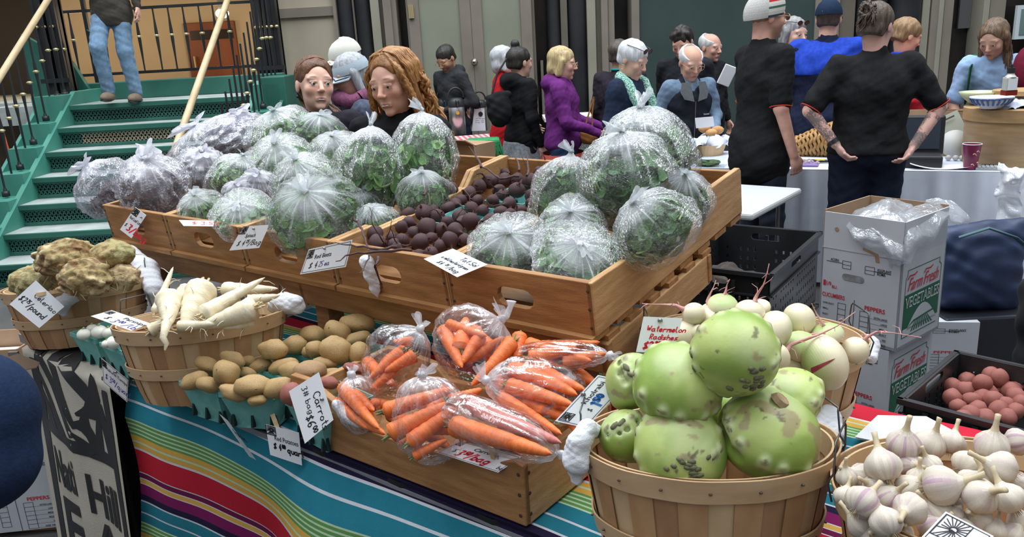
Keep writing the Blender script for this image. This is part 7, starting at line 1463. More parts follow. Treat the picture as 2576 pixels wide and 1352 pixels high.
for i in range(5):
  for j in range(3): m.box((-0.045 + 0.021 * i, -0.03 + 0.02 * j, 0.016 + 0.002 * j), (0.015, 0.012, 0.004))
m.build('keypad', mat('calc_keys', (0.6, 0.62, 0.62), rough=0.5), ca); m = MB(); m.box((0.02, 0.034, 0.021), (0.10, 0.022, 0.003)); m.build('display', BLACK, ca)
# round wooden box with bowls
rp = on_far(2562, 430) + AV * 0.36; RW = mat('bent_wood', (0.42, 0.255, 0.115), (0.52, 0.34, 0.165), scale=5, stretch=(1, 1, 6), rough=0.5)
rb = thing('round_wooden_box', 'large round bentwood box at the right end of the far table', 'box', rp, None); m = MB(); m.lathe([(0.0, 0), (0.26, 0), (0.26, 0.30)], n=48); m.build('box_side', RW, rb, smooth=True); m = MB(); m.lathe([(0.262, 0.255), (0.272, 0.255), (0.272, 0.325), (0, 0.33)], n=48); m.build('lid', RW, rb)
zt = rp[2] + 0.33
def bowl(label, px, py, r, h, mt, stripes=None):
  c = PZ(px, py, zt); t = thing('bowl', label, 'bowl', c, None, None); m = MB(); m.lathe([(0, 0.004), (r * 0.45, 0.003), (r * 0.5, 0.012), (r * 0.85, h * 0.6), (r, h), (r * 0.96, h), (r * 0.8, h * 0.6), (r * 0.4, 0.02), (0, 0.018)], n=40); m.build('bowl_shell', mt, t, smooth=True)
  if stripes:
    m = MB()
    for k in range(22): a = 2 * math.pi * k / 22; m.tube([(r * f * math.cos(a), r * f * math.sin(a), h * z_) for f, z_ in ((0.70, 0.38), (0.86, 0.6), (0.985, 0.93))], 0.006, n=6)
    m.tube([(r * 0.985 * math.cos(a), r * 0.985 * math.sin(a), h * 0.9) for a in [2 * math.pi * k / 40 for k in range(41)]], 0.003, n=5, cap=False); m.build('blue_stripes', stripes, t, smooth=True)
bowl('pale green bowl at the back on the round wooden box', 2462, 262, 0.115, 0.075, mat('celadon_glaze', (0.50, 0.55, 0.33), rough=0.25))
bowl('white bowl with blue brush stripes on the round wooden box', 2492, 274, 0.115, 0.070, MATS['white_glaze'], mat('cobalt_stripe', (0.10, 0.20, 0.50), rough=0.3))
m = MB(); m.cyl((0, 0, 0.06), (0, 0, 0.085), 0.16, n=36); cc = PZ(2570, 262, zt); obj1('wooden_board', 'round wooden board raised behind the striped bowl', 'board', m, RW, cc, None, bevel=0.003); m = MB(); m.cyl((0, 0, 0.0), (0, 0, 0.06), 0.09, n=24); obj1('board_riser', 'wooden riser under the round board', 'stand', m, RW, cc, None)
bt = thing('sauce_bottle', 'squat glass bottle with black cap and pale label, nearly empty of red sauce', 'bottle', PZ(2537, 240, zt + 0.086), None); m = MB(); m.box((0, 0, 0.05), (0.062, 0.05, 0.10)); m.lathe([(0.03, 0.10), (0.018, 0.115), (0.018, 0.125)], n=16); m.build('glass', mat('bottle_glass', (0.55, 0.55, 0.5), rough=0.1, spec=0.8), bt, bevel=0.006); m = MB(); m.box((0, 0, 0.015), (0.064, 0.052, 0.028)); m.build('red_sauce', mat('red_sauce', (0.25, 0.02, 0.01), rough=0.3), bt); m = MB(); m.cyl((0, 0, 0.122), (0, 0, 0.15), 0.02, n=16); m.cyl((0, 0, 0.15), (0, 0, 0.168), 0.006, n=8); m.build('cap', BLACK, bt)
m = MB(); m.box((0, -0.027, 0.06), (0.05, 0.003, 0.06)); m.build('label', CARD, bt)
crumple('crumpled_napkin', 'crumpled white napkin on the round wooden box', lambda u, v: PZ(2556, 270, zt) + np.array([0.22 * (u - 0.5), 0.14 * (v - 0.5), 0.035 * math.sin(math.pi * u) * math.sin(math.pi * v)]), 20, 14, LINEN, 0.03, 22, 2, 'napkin', col=(1, 1, 1))
crumple('plastic_bag', 'thin white carrier bag hanging off the right end of the far table', lambda u, v: PY(2545, 495, 4.3) + np.array([0.19 * (u - 0.5) * (1.0 - 0.4 * abs(v - 0.6)), -0.06 * math.sin(math.pi * u), 0.36 * (0.5 - v)]), 22, 30, film('white_bag_film', (0.85, 0.88, 0.9), gloss=0.25, white=1.6, scale=20), 0.05, 9, 6)
m = MB(); m.box((0, 0, 0.14), (0.62, 0.01, 0.26)); m.box((0.12, -0.03, 0.22), (0.14, 0.005, 0.10), rot=euler(R(20), 0, 0)); obj1('cardboard_screen', 'plain brown cardboard standing along the back of the far table', 'box', m, KRAFT, on_far(2390, 410) + AV * 0.52, FR)
# bread basket and clear tray at the left end
bb = thing('bread_basket', 'wood basket lined with white cloth and bread rolls by the man in the vest', 'basket', on_far(1762, 404) + AV * 0.28, FR); m = MB(); m.lathe([(0, 0), (0.10, 0), (0.125, 0.075), (0.121, 0.075), (0.098, 0.006)], n=32); m.build('wood_bowl', VEN2, bb); 
crumple('bread_cloth', 'white cloth bunched around the bread rolls', lambda u, v: np.array(bb.location) + np.array([0.26 * (u - 0.5), 0.22 * (v - 0.5), 0.07 + 0.06 * math.sin(math.pi * u) * math.sin(math.pi * v)]), 18, 14, LINEN, 0.05, 18, 8, 'cloth', col=(1, 1, 1))
for i, (dx, dy) in enumerate(((0.02, 0), (0.07, 0.02), (-0.02, 0.03))): m = MB(); m.blob((0, 0, 0), (0.045, 0.035, 0.03), n=16, amp=0.1, seed=i); obj1('bread_roll', 'golden bread roll on the white cloth', 'bread', m, mat('bread_crust', (0.50, 0.25, 0.09), (0.68, 0.42, 0.18), scale=12, rough=0.7), np.array(bb.location) + np.array([dx, dy, 0.15 + 0.015 * i]), None, smooth=True, group='bread rolls in the lined basket')
tr = thing('clear_tray', 'clear plastic tray of dark leaves on the left end of the far table', 'tray', on_far(1775, 421) + AV * 0.06, FR); m = MB(); m.box((0, 0, 0.025), (0.24, 0.15, 0.05)); m.build('tray', BAGC, tr); m = MB(); m.blob((0, 0, 0.02), (0.09, 0.05, 0.02), n=14, amp=0.5, freq=4); m.build('leaf_heap', mat('tray_leaves', (0.02, 0.06, 0.015), (0.08, 0.14, 0.03), scale=50, rough=0.6), tr)
# gingham table with air pots
G0 = PZ(1195, 352, TZ); GU = nrm((0.985, 0.17, 0)); GV = np.array([-GU[1], GU[0], 0]); GRr = frame(GU, GV, K)
gt = thing('gingham_table', 'coffee table under a red and white gingham cloth', 'table', G0, GRr); m = MB(); RG, WG, PG = (0.55, 0.03, 0.05), (0.78, 0.76, 0.76), (0.62, 0.25, 0.28)
for i in range(44):
  for j in range(40):
    x0, x1 = -0.75 + 0.025 * i, -0.75 + 0.025 * (i + 1); c = RG if (i % 2 and j % 2) else (WG if not (i % 2 or j % 2) else PG)
    if j < 20: m.add([(x0, 0.4 - 0.02 * j, 0), (x1, 0.4 - 0.02 * j, 0), (x1, 0.38 - 0.02 * j, 0), (x0, 0.38 - 0.02 * j, 0)], [(0, 1, 2, 3)], col=c)
    else: z0, z1 = -0.025 * (j - 20), -0.025 * (j - 19); a = 0.02 * math.sin(i * 0.9); m.add([(x0, -0.01 + a * z0 * 2, z0), (x1, -0.01 + 0.02 * math.sin((i + 1) * 0.9) * z0 * 2, z0), (x1, -0.01 + 0.02 * math.sin((i + 1) * 0.9) * z1 * 2, z1), (x0, -0.01 + a * z1 * 2, z1)], [(0, 1, 2, 3)], col=c)
m.build('gingham_cloth', mat('vc_gingham', (0.98, 0.98, 0.98), (1, 1, 1), scale=30, rough=0.9, vc=True), gt, fixn=False); m = MB(); m.box((-0.2, 0.2, -0.02), (1.08, 0.38, 0.03)); m.build('table_top', KRAFT, gt); m = MB(); [m.box((x, y, -TZ / 2), (0.04, 0.04, TZ - 0.06)) for x in (-0.7, 0.3) for y in (0.05, 0.35)]; m.build('leg', METAL, gt)
STEEL = mat('brushed_steel', (0.62, 0.63, 0.64), (0.72, 0.72, 0.73), scale=6, stretch=(1, 1, 0.05), rough=0.28, metal=0.95)
def airpot(px, py, label, dv, s=1.0, handle=True):
  c = PZ(px, py, TZ + 0.002) + GV * dv; t = thing('coffee_airpot', label, 'coffee pot', c, GRr, 'steel coffee air pots'); t.scale = (s, s, s); m = MB(); m.lathe([(0, 0), (0.074, 0), (0.074, 0.25), (0.066, 0.262)], n=28); m.build('steel_body', STEEL, t, smooth=True); m = MB(); m.lathe([(0.076, 0.25), (0.076, 0.30), (0.05, 0.33), (0, 0.335)], n=24); m.box((0, -0.06, 0.30), (0.03, 0.09, 0.03)); m.tube([(0, -0.10, 0.305), (0, -0.11, 0.26)], 0.010, n=8); m.build('black_top', BLACK, t, smooth=True)
  m = MB(); m.tube([(0.07 * math.cos(a), 0, 0.33 + 0.09 * math.sin(a)) for a in [math.pi * k / 10 for k in range(11)]], 0.009, n=8); m.build('handle', BLACK, t, smooth=True); m = MB(); m.cyl((0, -0.073, 0.2), (0, -0.077, 0.2), 0.016, n=16); m.build('round_sticker', mat('sticker_yellow', (0.75, 0.42, 0.03), rough=0.5), t)
airpot(1125, 333, 'steel airpot at the left of the coffee row', 0.05); airpot(1153, 338, 'steel airpot with the pump being pressed', 0.0, 1.05); airpot(1181, 333, 'steel airpot third from the left on the gingham cloth', 0.12, 0.95); airpot(1216, 332, 'steel airpot behind the standing price sign', 0.15, 0.9)
cpz = PZ(1161, 336, TZ + 0.002) - GV * 0.02; cp_ = thing('paper_cup', 'small white paper cup in front of the airpots', 'cup', cpz, None); m = MB(); m.lathe([(0, 0.002), (0.026, 0.002), (0.036, 0.085), (0.033, 0.085), (0.024, 0.008), (0, 0.008)], n=22); m.build('cup_wall', CARD, cp_, smooth=True)
_sy = PZ(1204, 331, TZ)[1]; qa, qb, qc, qd = [PY(x, y, _sy) for x, y in ((1193, 274), (1218, 275), (1222, 329), (1187, 330))]
_ts = card('table_sign', 'white folded menu sign with a black round emblem standing by the airpots', [qa, qb, qc, qd], [('hand', 'coffee menu', 0.12, 0.55, 0.06, 'k'), ('hand', 'small  2.00', 0.12, 0.46, 0.055, 'k'), ('hand', 'large  3.00', 0.12, 0.37, 0.055, 'k')], seed=20, group='table signs')[0]
m = MB(); e_ = PY(1209, 287, _sy - 0.008); m.cyl(e_, e_ + np.array([0, 0.004, 0]), 0.022, n=20); m.build('round_emblem', INK, _ts)
# green fringed stool
sp = PY(1215, 352, 6.3); sl = thing('fringed_stool', 'small wooden stool under a grass-green fringed cover', 'stool', (sp[0], sp[1], 0), None); hz = sp[2]; m = MB(); m.box((0, 0, hz - 0.02), (0.26, 0.2, 0.06)); m.build('green_cover', mat('green_terry', (0.02, 0.22, 0.07), (0.04, 0.32, 0.12), scale=60, rough=0.95, bump=0.8, bscale=150), sl, bevel=0.02)
m = MB(); rnd = random.Random(3)
for k in range(90):
  a = rnd.random(); x, y = ((-0.13 + 0.26 * a, -0.10) if k % 2 else (0.13 * (1 if k % 4 else -1), -0.1 + 0.2 * a)); m.tube([(x, y, hz - 0.03), (x * 1.04 + rnd.uniform(-.01, .01), y * 1.06, hz - 0.08), (x * 1.06 + rnd.uniform(-.02, .02), y * 1.08, hz - 0.10 - rnd.random() * 0.04)], [0.004, 0.004, 0.002], n=4)
o = m.build('fringe', MATS['green_terry'], sl); o['kind'] = 'stuff'
for sx in (-1, 1):
  for sy in (-1, 1): m = MB(); m.tube([(sx * 0.09, sy * 0.06, hz - 0.04), (sx * 0.14, sy * 0.10, 0.0)], 0.016, n=8); m.build('leg', mat('stool_wood', (0.42, 0.26, 0.12), rough=0.6), sl)
a = at_t(1180, 392, 1.0); m = MB(); b = np.array(frame(U, V, K)); m.box((0, 0, 0), (0.16, 0.12, 0.10), rot=b); m.box(b @ np.array([0.0, -0.08, 0.06]), (0.16, 0.07, 0.004), rot=b @ euler(R(-25), 0, 0)); obj1('cardboard_box', 'open brown cardboard box just behind the beet crate', 'box', m, KRAFT, a, None); m = MB(); m.box((a[0], a[1], (a[2] - 0.05) / 2), (0.1, 0.1, a[2] - 0.05)); tag(m.build('box_stand', BLACK), 'narrow dark stand under the open cardboard box', 'stand')
# brick coloured carrier and grey caged table by the queue
m = MB(); c = PY(1445, 322, 7.3); m.box((c[0], c[1], c[2] - 0.1), (0.34, 0.02, 0.5)); m2 = MB()
gm = thing('wire_rack', 'grey wire-fronted counter behind the woman in purple', 'counter', (c[0], c[1], 0), None); m = MB(); m.box((0, 0, c[2] + 0.10), (0.55, 0.4, 0.03)); m.build('white_top', CARD, gm); m = MB(); m.box((0, -0.17, c[2] / 2 + 0.04), (0.5, 0.01, c[2] + 0.06)); m.build('mesh_front', mat('wire_mesh_grey', (0.12, 0.14, 0.13), (0.32, 0.35, 0.33), scale=90, rough=0.7, lo=0.45, hi=0.55), gm)
# ================================================================ people
def skin_mat(nm, c): return mat('vc_skin_' + nm, (0.93, 0.93, 0.93), (1, 1, 1), scale=40, rough=0.5, vc=True, sss=0.12, spec=0.35)
EYEW = mat('eye_white', (0.62, 0.60, 0.58), rough=0.25); EYED = mat('eye_iris', (0.03, 0.025, 0.02), rough=0.15)
FRAMEB = mat('frame_dark', (0.02, 0.018, 0.016), rough=0.3); LENS = mat('tinted_lens', (0.10, 0.03, 0.015), rough=0.1); FRAMEG = mat('frame_gold', (0.45, 0.33, 0.2), rough=0.3, metal=0.5)
def RX(a): return np.array(Matrix.Rotation(a, 3, 'X'))
def RY_(a): return np.array(Matrix.Rotation(a, 3, 'Y'))
def RZ(a): return np.array(Matrix.Rotation(a, 3, 'Z'))
def cloth_mat(nm, c, k=1.3, rough=0.85, scale=40): return mat('cloth_' + nm, c, tuple(min(1, q * k) for q in c), scale=scale, rough=rough, bump=0.25, bscale=160, spec=0.15, lo=0.25, hi=0.75)
ARMS = {'down': ((0.225, 0.02, 1.13), (0.245, -0.05, 0.88)), 'hip': ((0.38, 0.13, 1.13), (0.215, 0.06, 0.96)), 'reach': ((0.22, -0.10, 1.15), (0.17, -0.33, 1.10)), 'bend': ((0.23, 0.0, 1.15), (0.10, -0.22, 1.12)), 'table': ((0.22, -0.08, 1.13), (0.16, -0.26, 0.95))}
def person(label, hp, y, yaw=0, hyaw=0, pitch=0, tilt=0, lean=0, skin=(0.66, 0.39, 0.28), hair=None, top=None, sleeves='long', armL='down', armR='down', pants=None, bulk=1.0, h=0.0055, hscale=1.0, extras=(), rootz=0.0, s_fix=None, shoes=(0.03, 0.03, 0.03), legs=None, headless=False, lip=None, age=0, top_h=0.009, hem=0.86, eyes=True, beard=None, upper_only=False):
  Y, P_, T_, Ln = R(yaw), R(pitch), R(tilt), R(lean)
  lr = RX(Ln)                                             # positive leans toward -Y
  hip = np.array([0, 0, 0.95])
  def up(p): p = np.asarray(p, float); return hip + lr @ (p - hip) if p[2] > 0.95 else p
  hw = PY(hp[0], hp[1], y); Hc0 = up((0, -0.012, 1.605)); s = s_fix or (hw[2] - rootz) / Hc0[2]
  rot = RZ(Y); root = hw - rot @ (Hc0 * s); root[2] = rootz
  t = thing('person', label, 'person', root, Y)
  Hc = Hc0 * s; Rh = RZ(R(hyaw)) @ RX(P_) @ RY_(T_); hs = hscale
  def J(p): return up(p) * s
  def Hh(p): return Hc + Rh @ (np.asarray(p, float) * hs)
  arms = {}
  for sg, a in ((-1, armR), (1, armL)):
    e, w = ARMS[a] if isinstance(a, str) else a; mk = lambda q: np.array([sg * q[0], q[1], q[2]], float)
    e_, w_ = mk(e), mk(w); sh = J((sg * 0.165 * bulk ** 0.5, 0, 1.40)); arms[sg] = (sh, (up(e_) if a != 'down' else up(e_)) * s, (hip + lr @ (w_ - hip)) * s if w_[2] > 0.8 else w_ * s)
  nb = J((0, 0.01, 1.45)); sk = np.asarray(skin, float)
  # ---- body: head, neck, shoulders, arms and hands in one surface
  pts = [Hc] + [q for a in arms.values() for q in a] ; lo = np.min(pts, 0) - 0.16; hi = np.max(pts, 0) + 0.17
  if upper_only: lo = np.array([-0.2, -0.2, 1.36 * s]) ; lo = np.minimum(lo, Hc - 0.16); hi = np.maximum(Hc + 0.16, (0.2, 0.2, 0))
  S = SDF(lo, hi, h); E = lambda c, r, **k: S.ell(Hh(c), np.array(r) * hs, rot=Rh, **k); CP = lambda a, b, ra, rb=None, **k: S.cap(Hh(a), Hh(b), ra * hs, (rb if rb is not None else ra) * hs, **k)
  if not headless:
    E((0, 0.014, 0.036), (0.075, 0.093, 0.080), k=0.0); E((0, -0.024, -0.018), (0.0635, 0.068, 0.092), k=0.03); E((0, -0.030, -0.070), (0.047, 0.050, 0.040), k=0.025); E((0, -0.076, -0.099), (0.018, 0.014, 0.014), k=0.018)
    for sx in (-1, 1):
      E((sx * 0.034, -0.074, 0.024), (0.022, 0.014, 0.010), k=0.014); E((sx * 0.040, -0.064, -0.024), (0.021, 0.019, 0.020), k=0.02); E((sx * 0.0315, -0.101, 0.003), (0.0165, 0.014, 0.0105), k=0.010, sub=True)
      E((sx * 0.077, 0.014, -0.006), (0.009, 0.018, 0.030), k=0.006); E((sx * 0.011, -0.099, -0.031), (0.007, 0.008, 0.006), k=0.005)
      CP((sx * 0.019, -0.0880, 0.0105), (sx * 0.044, -0.0825, 0.0085), 0.0046, k=0.004); CP((sx * 0.020, -0.0870, -0.0060), (sx * 0.043, -0.0815, -0.0050), 0.0034, k=0.004)
      if pitch > 9: CP((sx * 0.021, -0.0885, 0.0045), (sx * 0.042, -0.084, 0.0035), 0.0048, k=0.004)
    CP((0, -0.083, 0.016), (0, -0.107, -0.024), 0.0075, 0.0105, k=0.009); E((0, -0.110, -0.027), (0.0095, 0.009, 0.008), k=0.006)
    CP((-0.020, -0.086, -0.0615), (0, -0.0915, -0.0600), 0.0042, 0.0055, k=0.004); CP((0.020, -0.086, -0.0615), (0, -0.0915, -0.0600), 0.0042, 0.0055, k=0.004); CP((-0.017, -0.086, -0.070), (0.017, -0.086, -0.070), 0.0062, k=0.004)
    CP((-0.018, -0.098, -0.0655), (0.018, -0.098, -0.0655), 0.003, k=0.003, sub=True)
    nk = 0.050 * (1.1 if bulk > 1.05 else 0.95); S.cap(Hh((0, 0.022, -0.055)), nb, nk * hs, nk * 1.12 * s, k=0.03)
    S.ell(nb - (0, 0, 0.045), (0.11 * s, 0.055 * s, 0.04 * s), k=0.02)
  if not upper_only:
    for sg, (sh, e, w) in arms.items():
      S.cap(sh, e, 0.046 * s * bulk ** .4, 0.037 * s, k=0.02); S.cap(e, w, 0.038 * s, 0.026 * s, k=0.015); d = nrm(w - e); inw = nrm(np.array([-sg * 1.0, 0, 0]) - d * (np.array([-sg * 1.0, 0, 0]) @ d)); fr = nrm(np.cross(d, inw)) * (1 if sg > 0 else -1)   # palm faces inward
      pc = w + d * 0.045; S.ell(pc, (0.044, 0.034, 0.018), rot=np.stack([d, fr, inw], 1), k=0.012)
      for i, (o, L) in enumerate(((-0.027, 0.066), (-0.009, 0.076), (0.010, 0.070), (0.027, 0.056))):
        a = w + d * 0.078 + fr * o * 1.05; b = a + (d * 0.85 + inw * 0.35) * L * 0.5; c = b + (d * 0.45 + inw * 0.85) * L * 0.48; S.cap(a - d * 0.01, b, 0.0088, 0.0082, k=0.003); S.cap(b, c, 0.0082, 0.007, k=0.003)
      tb_ = w + d * 0.025 - fr * 0.026; S.cap(tb_, tb_ + d * 0.032 - fr * 0.018 + inw * 0.008, 0.011, 0.010, k=0.006); S.cap(tb_ + d * 0.032 - fr * 0.018 + inw * 0.008, tb_ + d * 0.058 - fr * 0.016 + inw * 0.02, 0.009, 0.008, k=0.003)
  lipc = np.asarray(lip if lip is not None else sk * np.array([0.85, 0.55, 0.55])); browc = np.asarray(hair[1] if hair else (0.1, 0.07, 0.05)) * 0.8
  tat = 'tattoo' in extras
  def cf(V_):
    Q = (V_ - Hc) @ Rh / hs; col = np.tile(sk, (len(V_), 1)); n = npn(V_, 40, int(abs(hp[0])) % 97, 2); col = col * (1 + 0.05 * n[:, None])
    if headless: return col
    x, y_, z_ = np.abs(Q[:, 0]), Q[:, 1], Q[:, 2]; fr = sstep(-y_, 0.045, 0.075)
    col = mixc(col, sk * np.array([1.0, 0.72, 0.70]), np.exp(-((x - 0.042) / 0.017) ** 2 - ((z_ + 0.026) / 0.017) ** 2) * fr * 0.6)
    col = mixc(col, sk * np.array([1.0, 0.75, 0.72]), np.exp(-(x / 0.012) ** 2 - ((z_ + 0.028) / 0.010) ** 2) * fr * 0.5)
    lm = np.exp(-((x / 0.023) ** 4) - ((z_ + 0.0655) / 0.0085) ** 4) * fr; col = mixc(col, lipc, lm * 0.95)
    col = mixc(col, lipc * 0.25, np.exp(-((x / 0.019) ** 4) - ((z_ + 0.0655) / 0.0014) ** 2) * fr * 0.8)
    bz = 0.031 - 0.12 * np.maximum(0, x - 0.036); col = mixc(col, browc, np.exp(-(((x - 0.033) / 0.017) ** 4) - ((z_ - bz) / 0.0038) ** 2) * fr * 0.85)
    col = mixc(col, sk * 0.55, np.exp(-(((x - 0.0315) / 0.016) ** 4) - ((z_ - 0.009) / 0.0022) ** 2) * fr * 0.8)
    if beard is not None: bm_ = sstep(-z_, 0.035, 0.06) * sstep(-y_, -0.02, 0.02) * (1 - lm) ; bm_ = np.maximum(bm_, np.exp(-((z_ + 0.050) / 0.006) ** 2 - (x / 0.03) ** 4) * fr); col = mixc(col, np.asarray(beard), np.clip(bm_, 0, 1) * (z_ > -0.13) * 0.8)
    if age: col = col * (1 - 0.16 * age * (np.exp(-((z_ - 0.055) / 0.003) ** 2) + np.exp(-((z_ - 0.068) / 0.003) ** 2) + np.exp(-((x - 0.033 - (-z_ - 0.03) * 0.35) / 0.0035) ** 2) * (z_ < -0.03) * (z_ > -0.075)) * fr)[:, None]
    if tat:
      n2 = npn(V_, 60, 3); n3 = npn(V_, 34, 8); tm = sstep(np.abs(np.sin(n2 * 3.0)) + 0.6 * n3, 0.55, 0.95) * (np.linalg.norm(V_ - Hc, axis=1) > 0.3)
      for sg, (sh, e, w) in arms.items(): tm = tm * (1 - np.exp(-(np.linalg.norm(V_ - (w + nrm(w - e) * 0.09), axis=1) / 0.085) ** 6))
      col = mixc(col, (0.09, 0.095, 0.10), tm * 0.8)
    return col
  if headless and upper_only: pass
  else: S.mesh('body', skin_mat('tone', skin), t, colf=cf, smooth_it=1)
  # ---- eyes
  if eyes and not headless:
    for sx in (-1, 1):
      c = Hh((sx * 0.0315, -0.0800, 0.0015)); m = MB(); m.blob(c, 0.0118 * hs, n=14); e = m.build('eye', EYEW, t, smooth=True); m = MB(); m.blob(Hh((sx * 0.0315 + (0.0015 if 'lookr' in extras else 0), -0.0868, 0.0018)), (0.0068 * hs,) * 3, n=12); m.build('iris', EYED, e, smooth=True)
  # ---- garments
  if top:
    nm, tc, kk = top[:3]; tm_ = cloth_mat(nm, tc, kk); b_ = bulk; cool = 0.012
    tp = [J((0, 0, 1.42)), J((0, 0, 0.86))] + [q for a in arms.values() for q in (a if sleeves != 'short' else a[:2])]; lo = np.min(tp, 0) - 0.22 * b_; hi = np.max(tp, 0) + 0.2 * b_; hi[2] = min(hi[2], nb[2] + 0.10)
    S = SDF(lo, hi, top_h); S.ell(J((0, 0.005, 1.27)), np.array([0.175 * b_, 0.125 * b_, 0.19]) * s, rot=lr, k=0.05); S.ell(J((0, -0.005, 1.08)), np.array([0.155 * b_, 0.128 * b_, 0.17]) * s, rot=lr, k=0.06); S.ell(J((0, 0.01, 0.94)), np.array([0.180 * b_, 0.135 * b_, 0.13]) * s, k=0.06)
    S.cap(J((-0.125 * b_, 0, 1.395)), J((0.125 * b_, 0, 1.395)), 0.062 * s, k=0.05); S.cap(J((0, 0.01, 1.38)), nb + (0, 0, 0.018), 0.085 * s, 0.066 * s, k=0.03)
    for sg, (sh, e, w) in arms.items():
      if sleeves != 'none':
        S.cap(sh, e if sleeves != 'short' else sh + (e - sh) * 0.82, 0.068 * s * b_ ** .3, (0.054 if sleeves != 'short' else 0.062) * s, k=0.04)
        if sleeves == 'long': S.cap(e, w - nrm(w - e) * 0.01, 0.053 * s, 0.036 * s, k=0.03)
    if 'hood' in extras: S.chain([J((-0.10, 0.03, 1.43)), J((-0.05, 0.095, 1.45)), J((0.05, 0.095, 1.45)), J((0.10, 0.03, 1.43))], [0.045, 0.062, 0.062, 0.045], k=0.03); S.cap(J((0, 0.10, 1.44)), J((0, 0.12, 1.36)), 0.06, 0.035, k=0.03)
    if 'coat' in extras: S.ell(J((0, 0.01, 0.84)), np.array([0.19 * b_, 0.15 * b_, 0.2]) * s, k=0.06)
    S.ripple(0.0055, 26, hp[0] * 0.1, dirs=((0.8, 0.5, 1.6), (-0.9, 0.4, 1.2))); S.ripple(0.0022, 70, hp[0] * 0.3)
    hz = (hem - (0.12 if 'coat' in extras else 0)) * s; S.cut((0, 0, -1), -hz)
    if not headless: S.cap(nb + (0, -0.012, 0.028), nb + np.array([0, -0.02, 0.13]), 0.046 * s, 0.075 * s, k=0.004, sub=True)
    tops = S.mesh(top[3] if len(top) > 3 else 'shirt', tm_, t, smooth_it=1)
  if pants:
    pm = cloth_mat(pants[0], pants[1], 1.5); lg = legs or (((0.095, 0, 0.90), (0.105, -0.02, 0.49), (0.11, 0.01, 0.09)), ((-0.095, 0, 0.90), (-0.105, -0.02, 0.49), (-0.11, 0.01, 0.09)))
    q = np.array([p for L in lg for p in L]) * s; S = SDF(q.min(0) - 0.14 * bulk, q.max(0) + 0.16 * bulk, 0.010); S.ell(np.array([0, 0.012, 0.94]) * s, np.array([0.168 * bulk, 0.125 * bulk, 0.12]) * s, k=0.04); wl = pants[2] if len(pants) > 2 else 1.0
    for L in lg: L = [np.array(p, float) * s for p in L]; S.cap(L[0], L[1], 0.092 * s * bulk ** .8, 0.068 * s * wl, k=0.035); S.cap(L[1], L[2], 0.068 * s * wl, 0.056 * s * wl, k=0.02)
    S.ripple(0.004, 38, hp[1]); S.mesh('jeans' if 'jean' in pants[0] else 'trousers', pm, t)
    for L in lg:
      a = np.array(L[2], float) * s; m = MB(); toe = a + np.array([0.01 * np.sign(a[0]), -0.15, -0.045]); m.blob((a[0], a[1] - 0.055, max(0.03, a[2] - 0.05)) if legs is None else a + np.array([0, -0.055, -0.055]), (0.05, 0.135, 0.045), n=18, amp=0.05); sh_ = m.build('shoe', cloth_mat('shoe_%d' % int(sum(shoes) * 1000), shoes, 1.3, 0.6), t, smooth=True)
      m = MB(); cc = a + np.array([0, -0.055, -0.078]) if legs is not None else np.array([a[0], a[1] - 0.055, 0.012]); m.blob(cc, (0.053, 0.14, 0.014), n=16); m.build('sole', BLACK, sh_, smooth=True)
  # ---- hair
  ctx = dict(t=t, Hh=Hh, Rh=Rh, hs=hs, Hc=Hc, J=J, nb=nb, s=s, arms=arms)
  if hair:
    st_, hc1, hc2 = hair[:3]; hm = mat('hair_%03d_%03d' % (int(hc1[0] * 999), int(hc2[1] * 999)), hc1, hc2, scale=22, stretch=(3.5, 3.5, 0.5), rough=0.5, bump=0.8, bscale=60, lo=0.3, hi=0.7, detail=6)
    S = SDF(Hc - 0.24, Hc + 0.24, max(0.005, h)); HE = lambda c, r, **k: S.ell(Hh(c), np.array(r) * hs, rot=Rh, **k); HC = lambda a, b, ra, rb=None, **k: S.cap(Hh(a), Hh(b), ra * hs, (rb or ra) * hs, **k)
    pf = 0.084 if st_ != 'thick' else 0.092; HE((0, 0.020, 0.042), (pf, 0.104, 0.088), k=0)
    if st_ in ('bob', 'long', 'graybob'): [HC((sx * 0.072, 0.0, 0.02), (sx * 0.076, 0.012, -0.075 if st_ != 'long' else -0.15), 0.028, 0.024, k=0.02) for sx in (-1, 1)]; HE((0, 0.07, -0.04), (0.075, 0.045, 0.07 if st_ == 'bob' else 0.09), k=0.03)
    if st_ in ('short', 'thick'): HE((0, 0.055, -0.02), (0.072, 0.055, 0.055), k=0.02)
    if st_ == 'pony': HE((0, 0.05, -0.01), (0.073, 0.06, 0.06), k=0.02)
    if st_ == 'bun': HE((0, 0.055, -0.015), (0.074, 0.06, 0.06), k=0.02); HE((0, 0.085, 0.115) if len(hair) < 4 else hair[3], (0.036, 0.034, 0.034), k=0.012)
    if st_ == 'curlytop': [HE((0.055 * math.sin(k * 2.4), -0.045 + 0.02 * (k % 5) + 0.01, 0.11 - 0.012 * (k % 4)), (0.026, 0.026, 0.024), k=0.01) for k in range(16)]; HE((0, 0.055, -0.01), (0.076, 0.06, 0.06), k=0.02)
    S.ripple(0.0028 if st_ != 'curlytop' else 0.006, 95 if st_ != 'curlytop' else 60, 1.0, dirs=((1, 1, 0.25), (-1, 0.8, 0.2)))
    # leave the face, the ears' front and the nape free
    big = st_ in ('pony', 'bun', 'long'); fz = {'short': -0.008, 'thick': -0.012, 'pony': -0.002, 'bun': -0.002, 'bald': 0.02}.get(st_, -0.012); HE((0, -0.118, 0.006 if big else fz), (0.069 if big else 0.064 if st_ not in ('bob', 'graybob') else 0.060, 0.084 if big else 0.078, 0.088 if big else 0.078), k=0.008, sub=True)
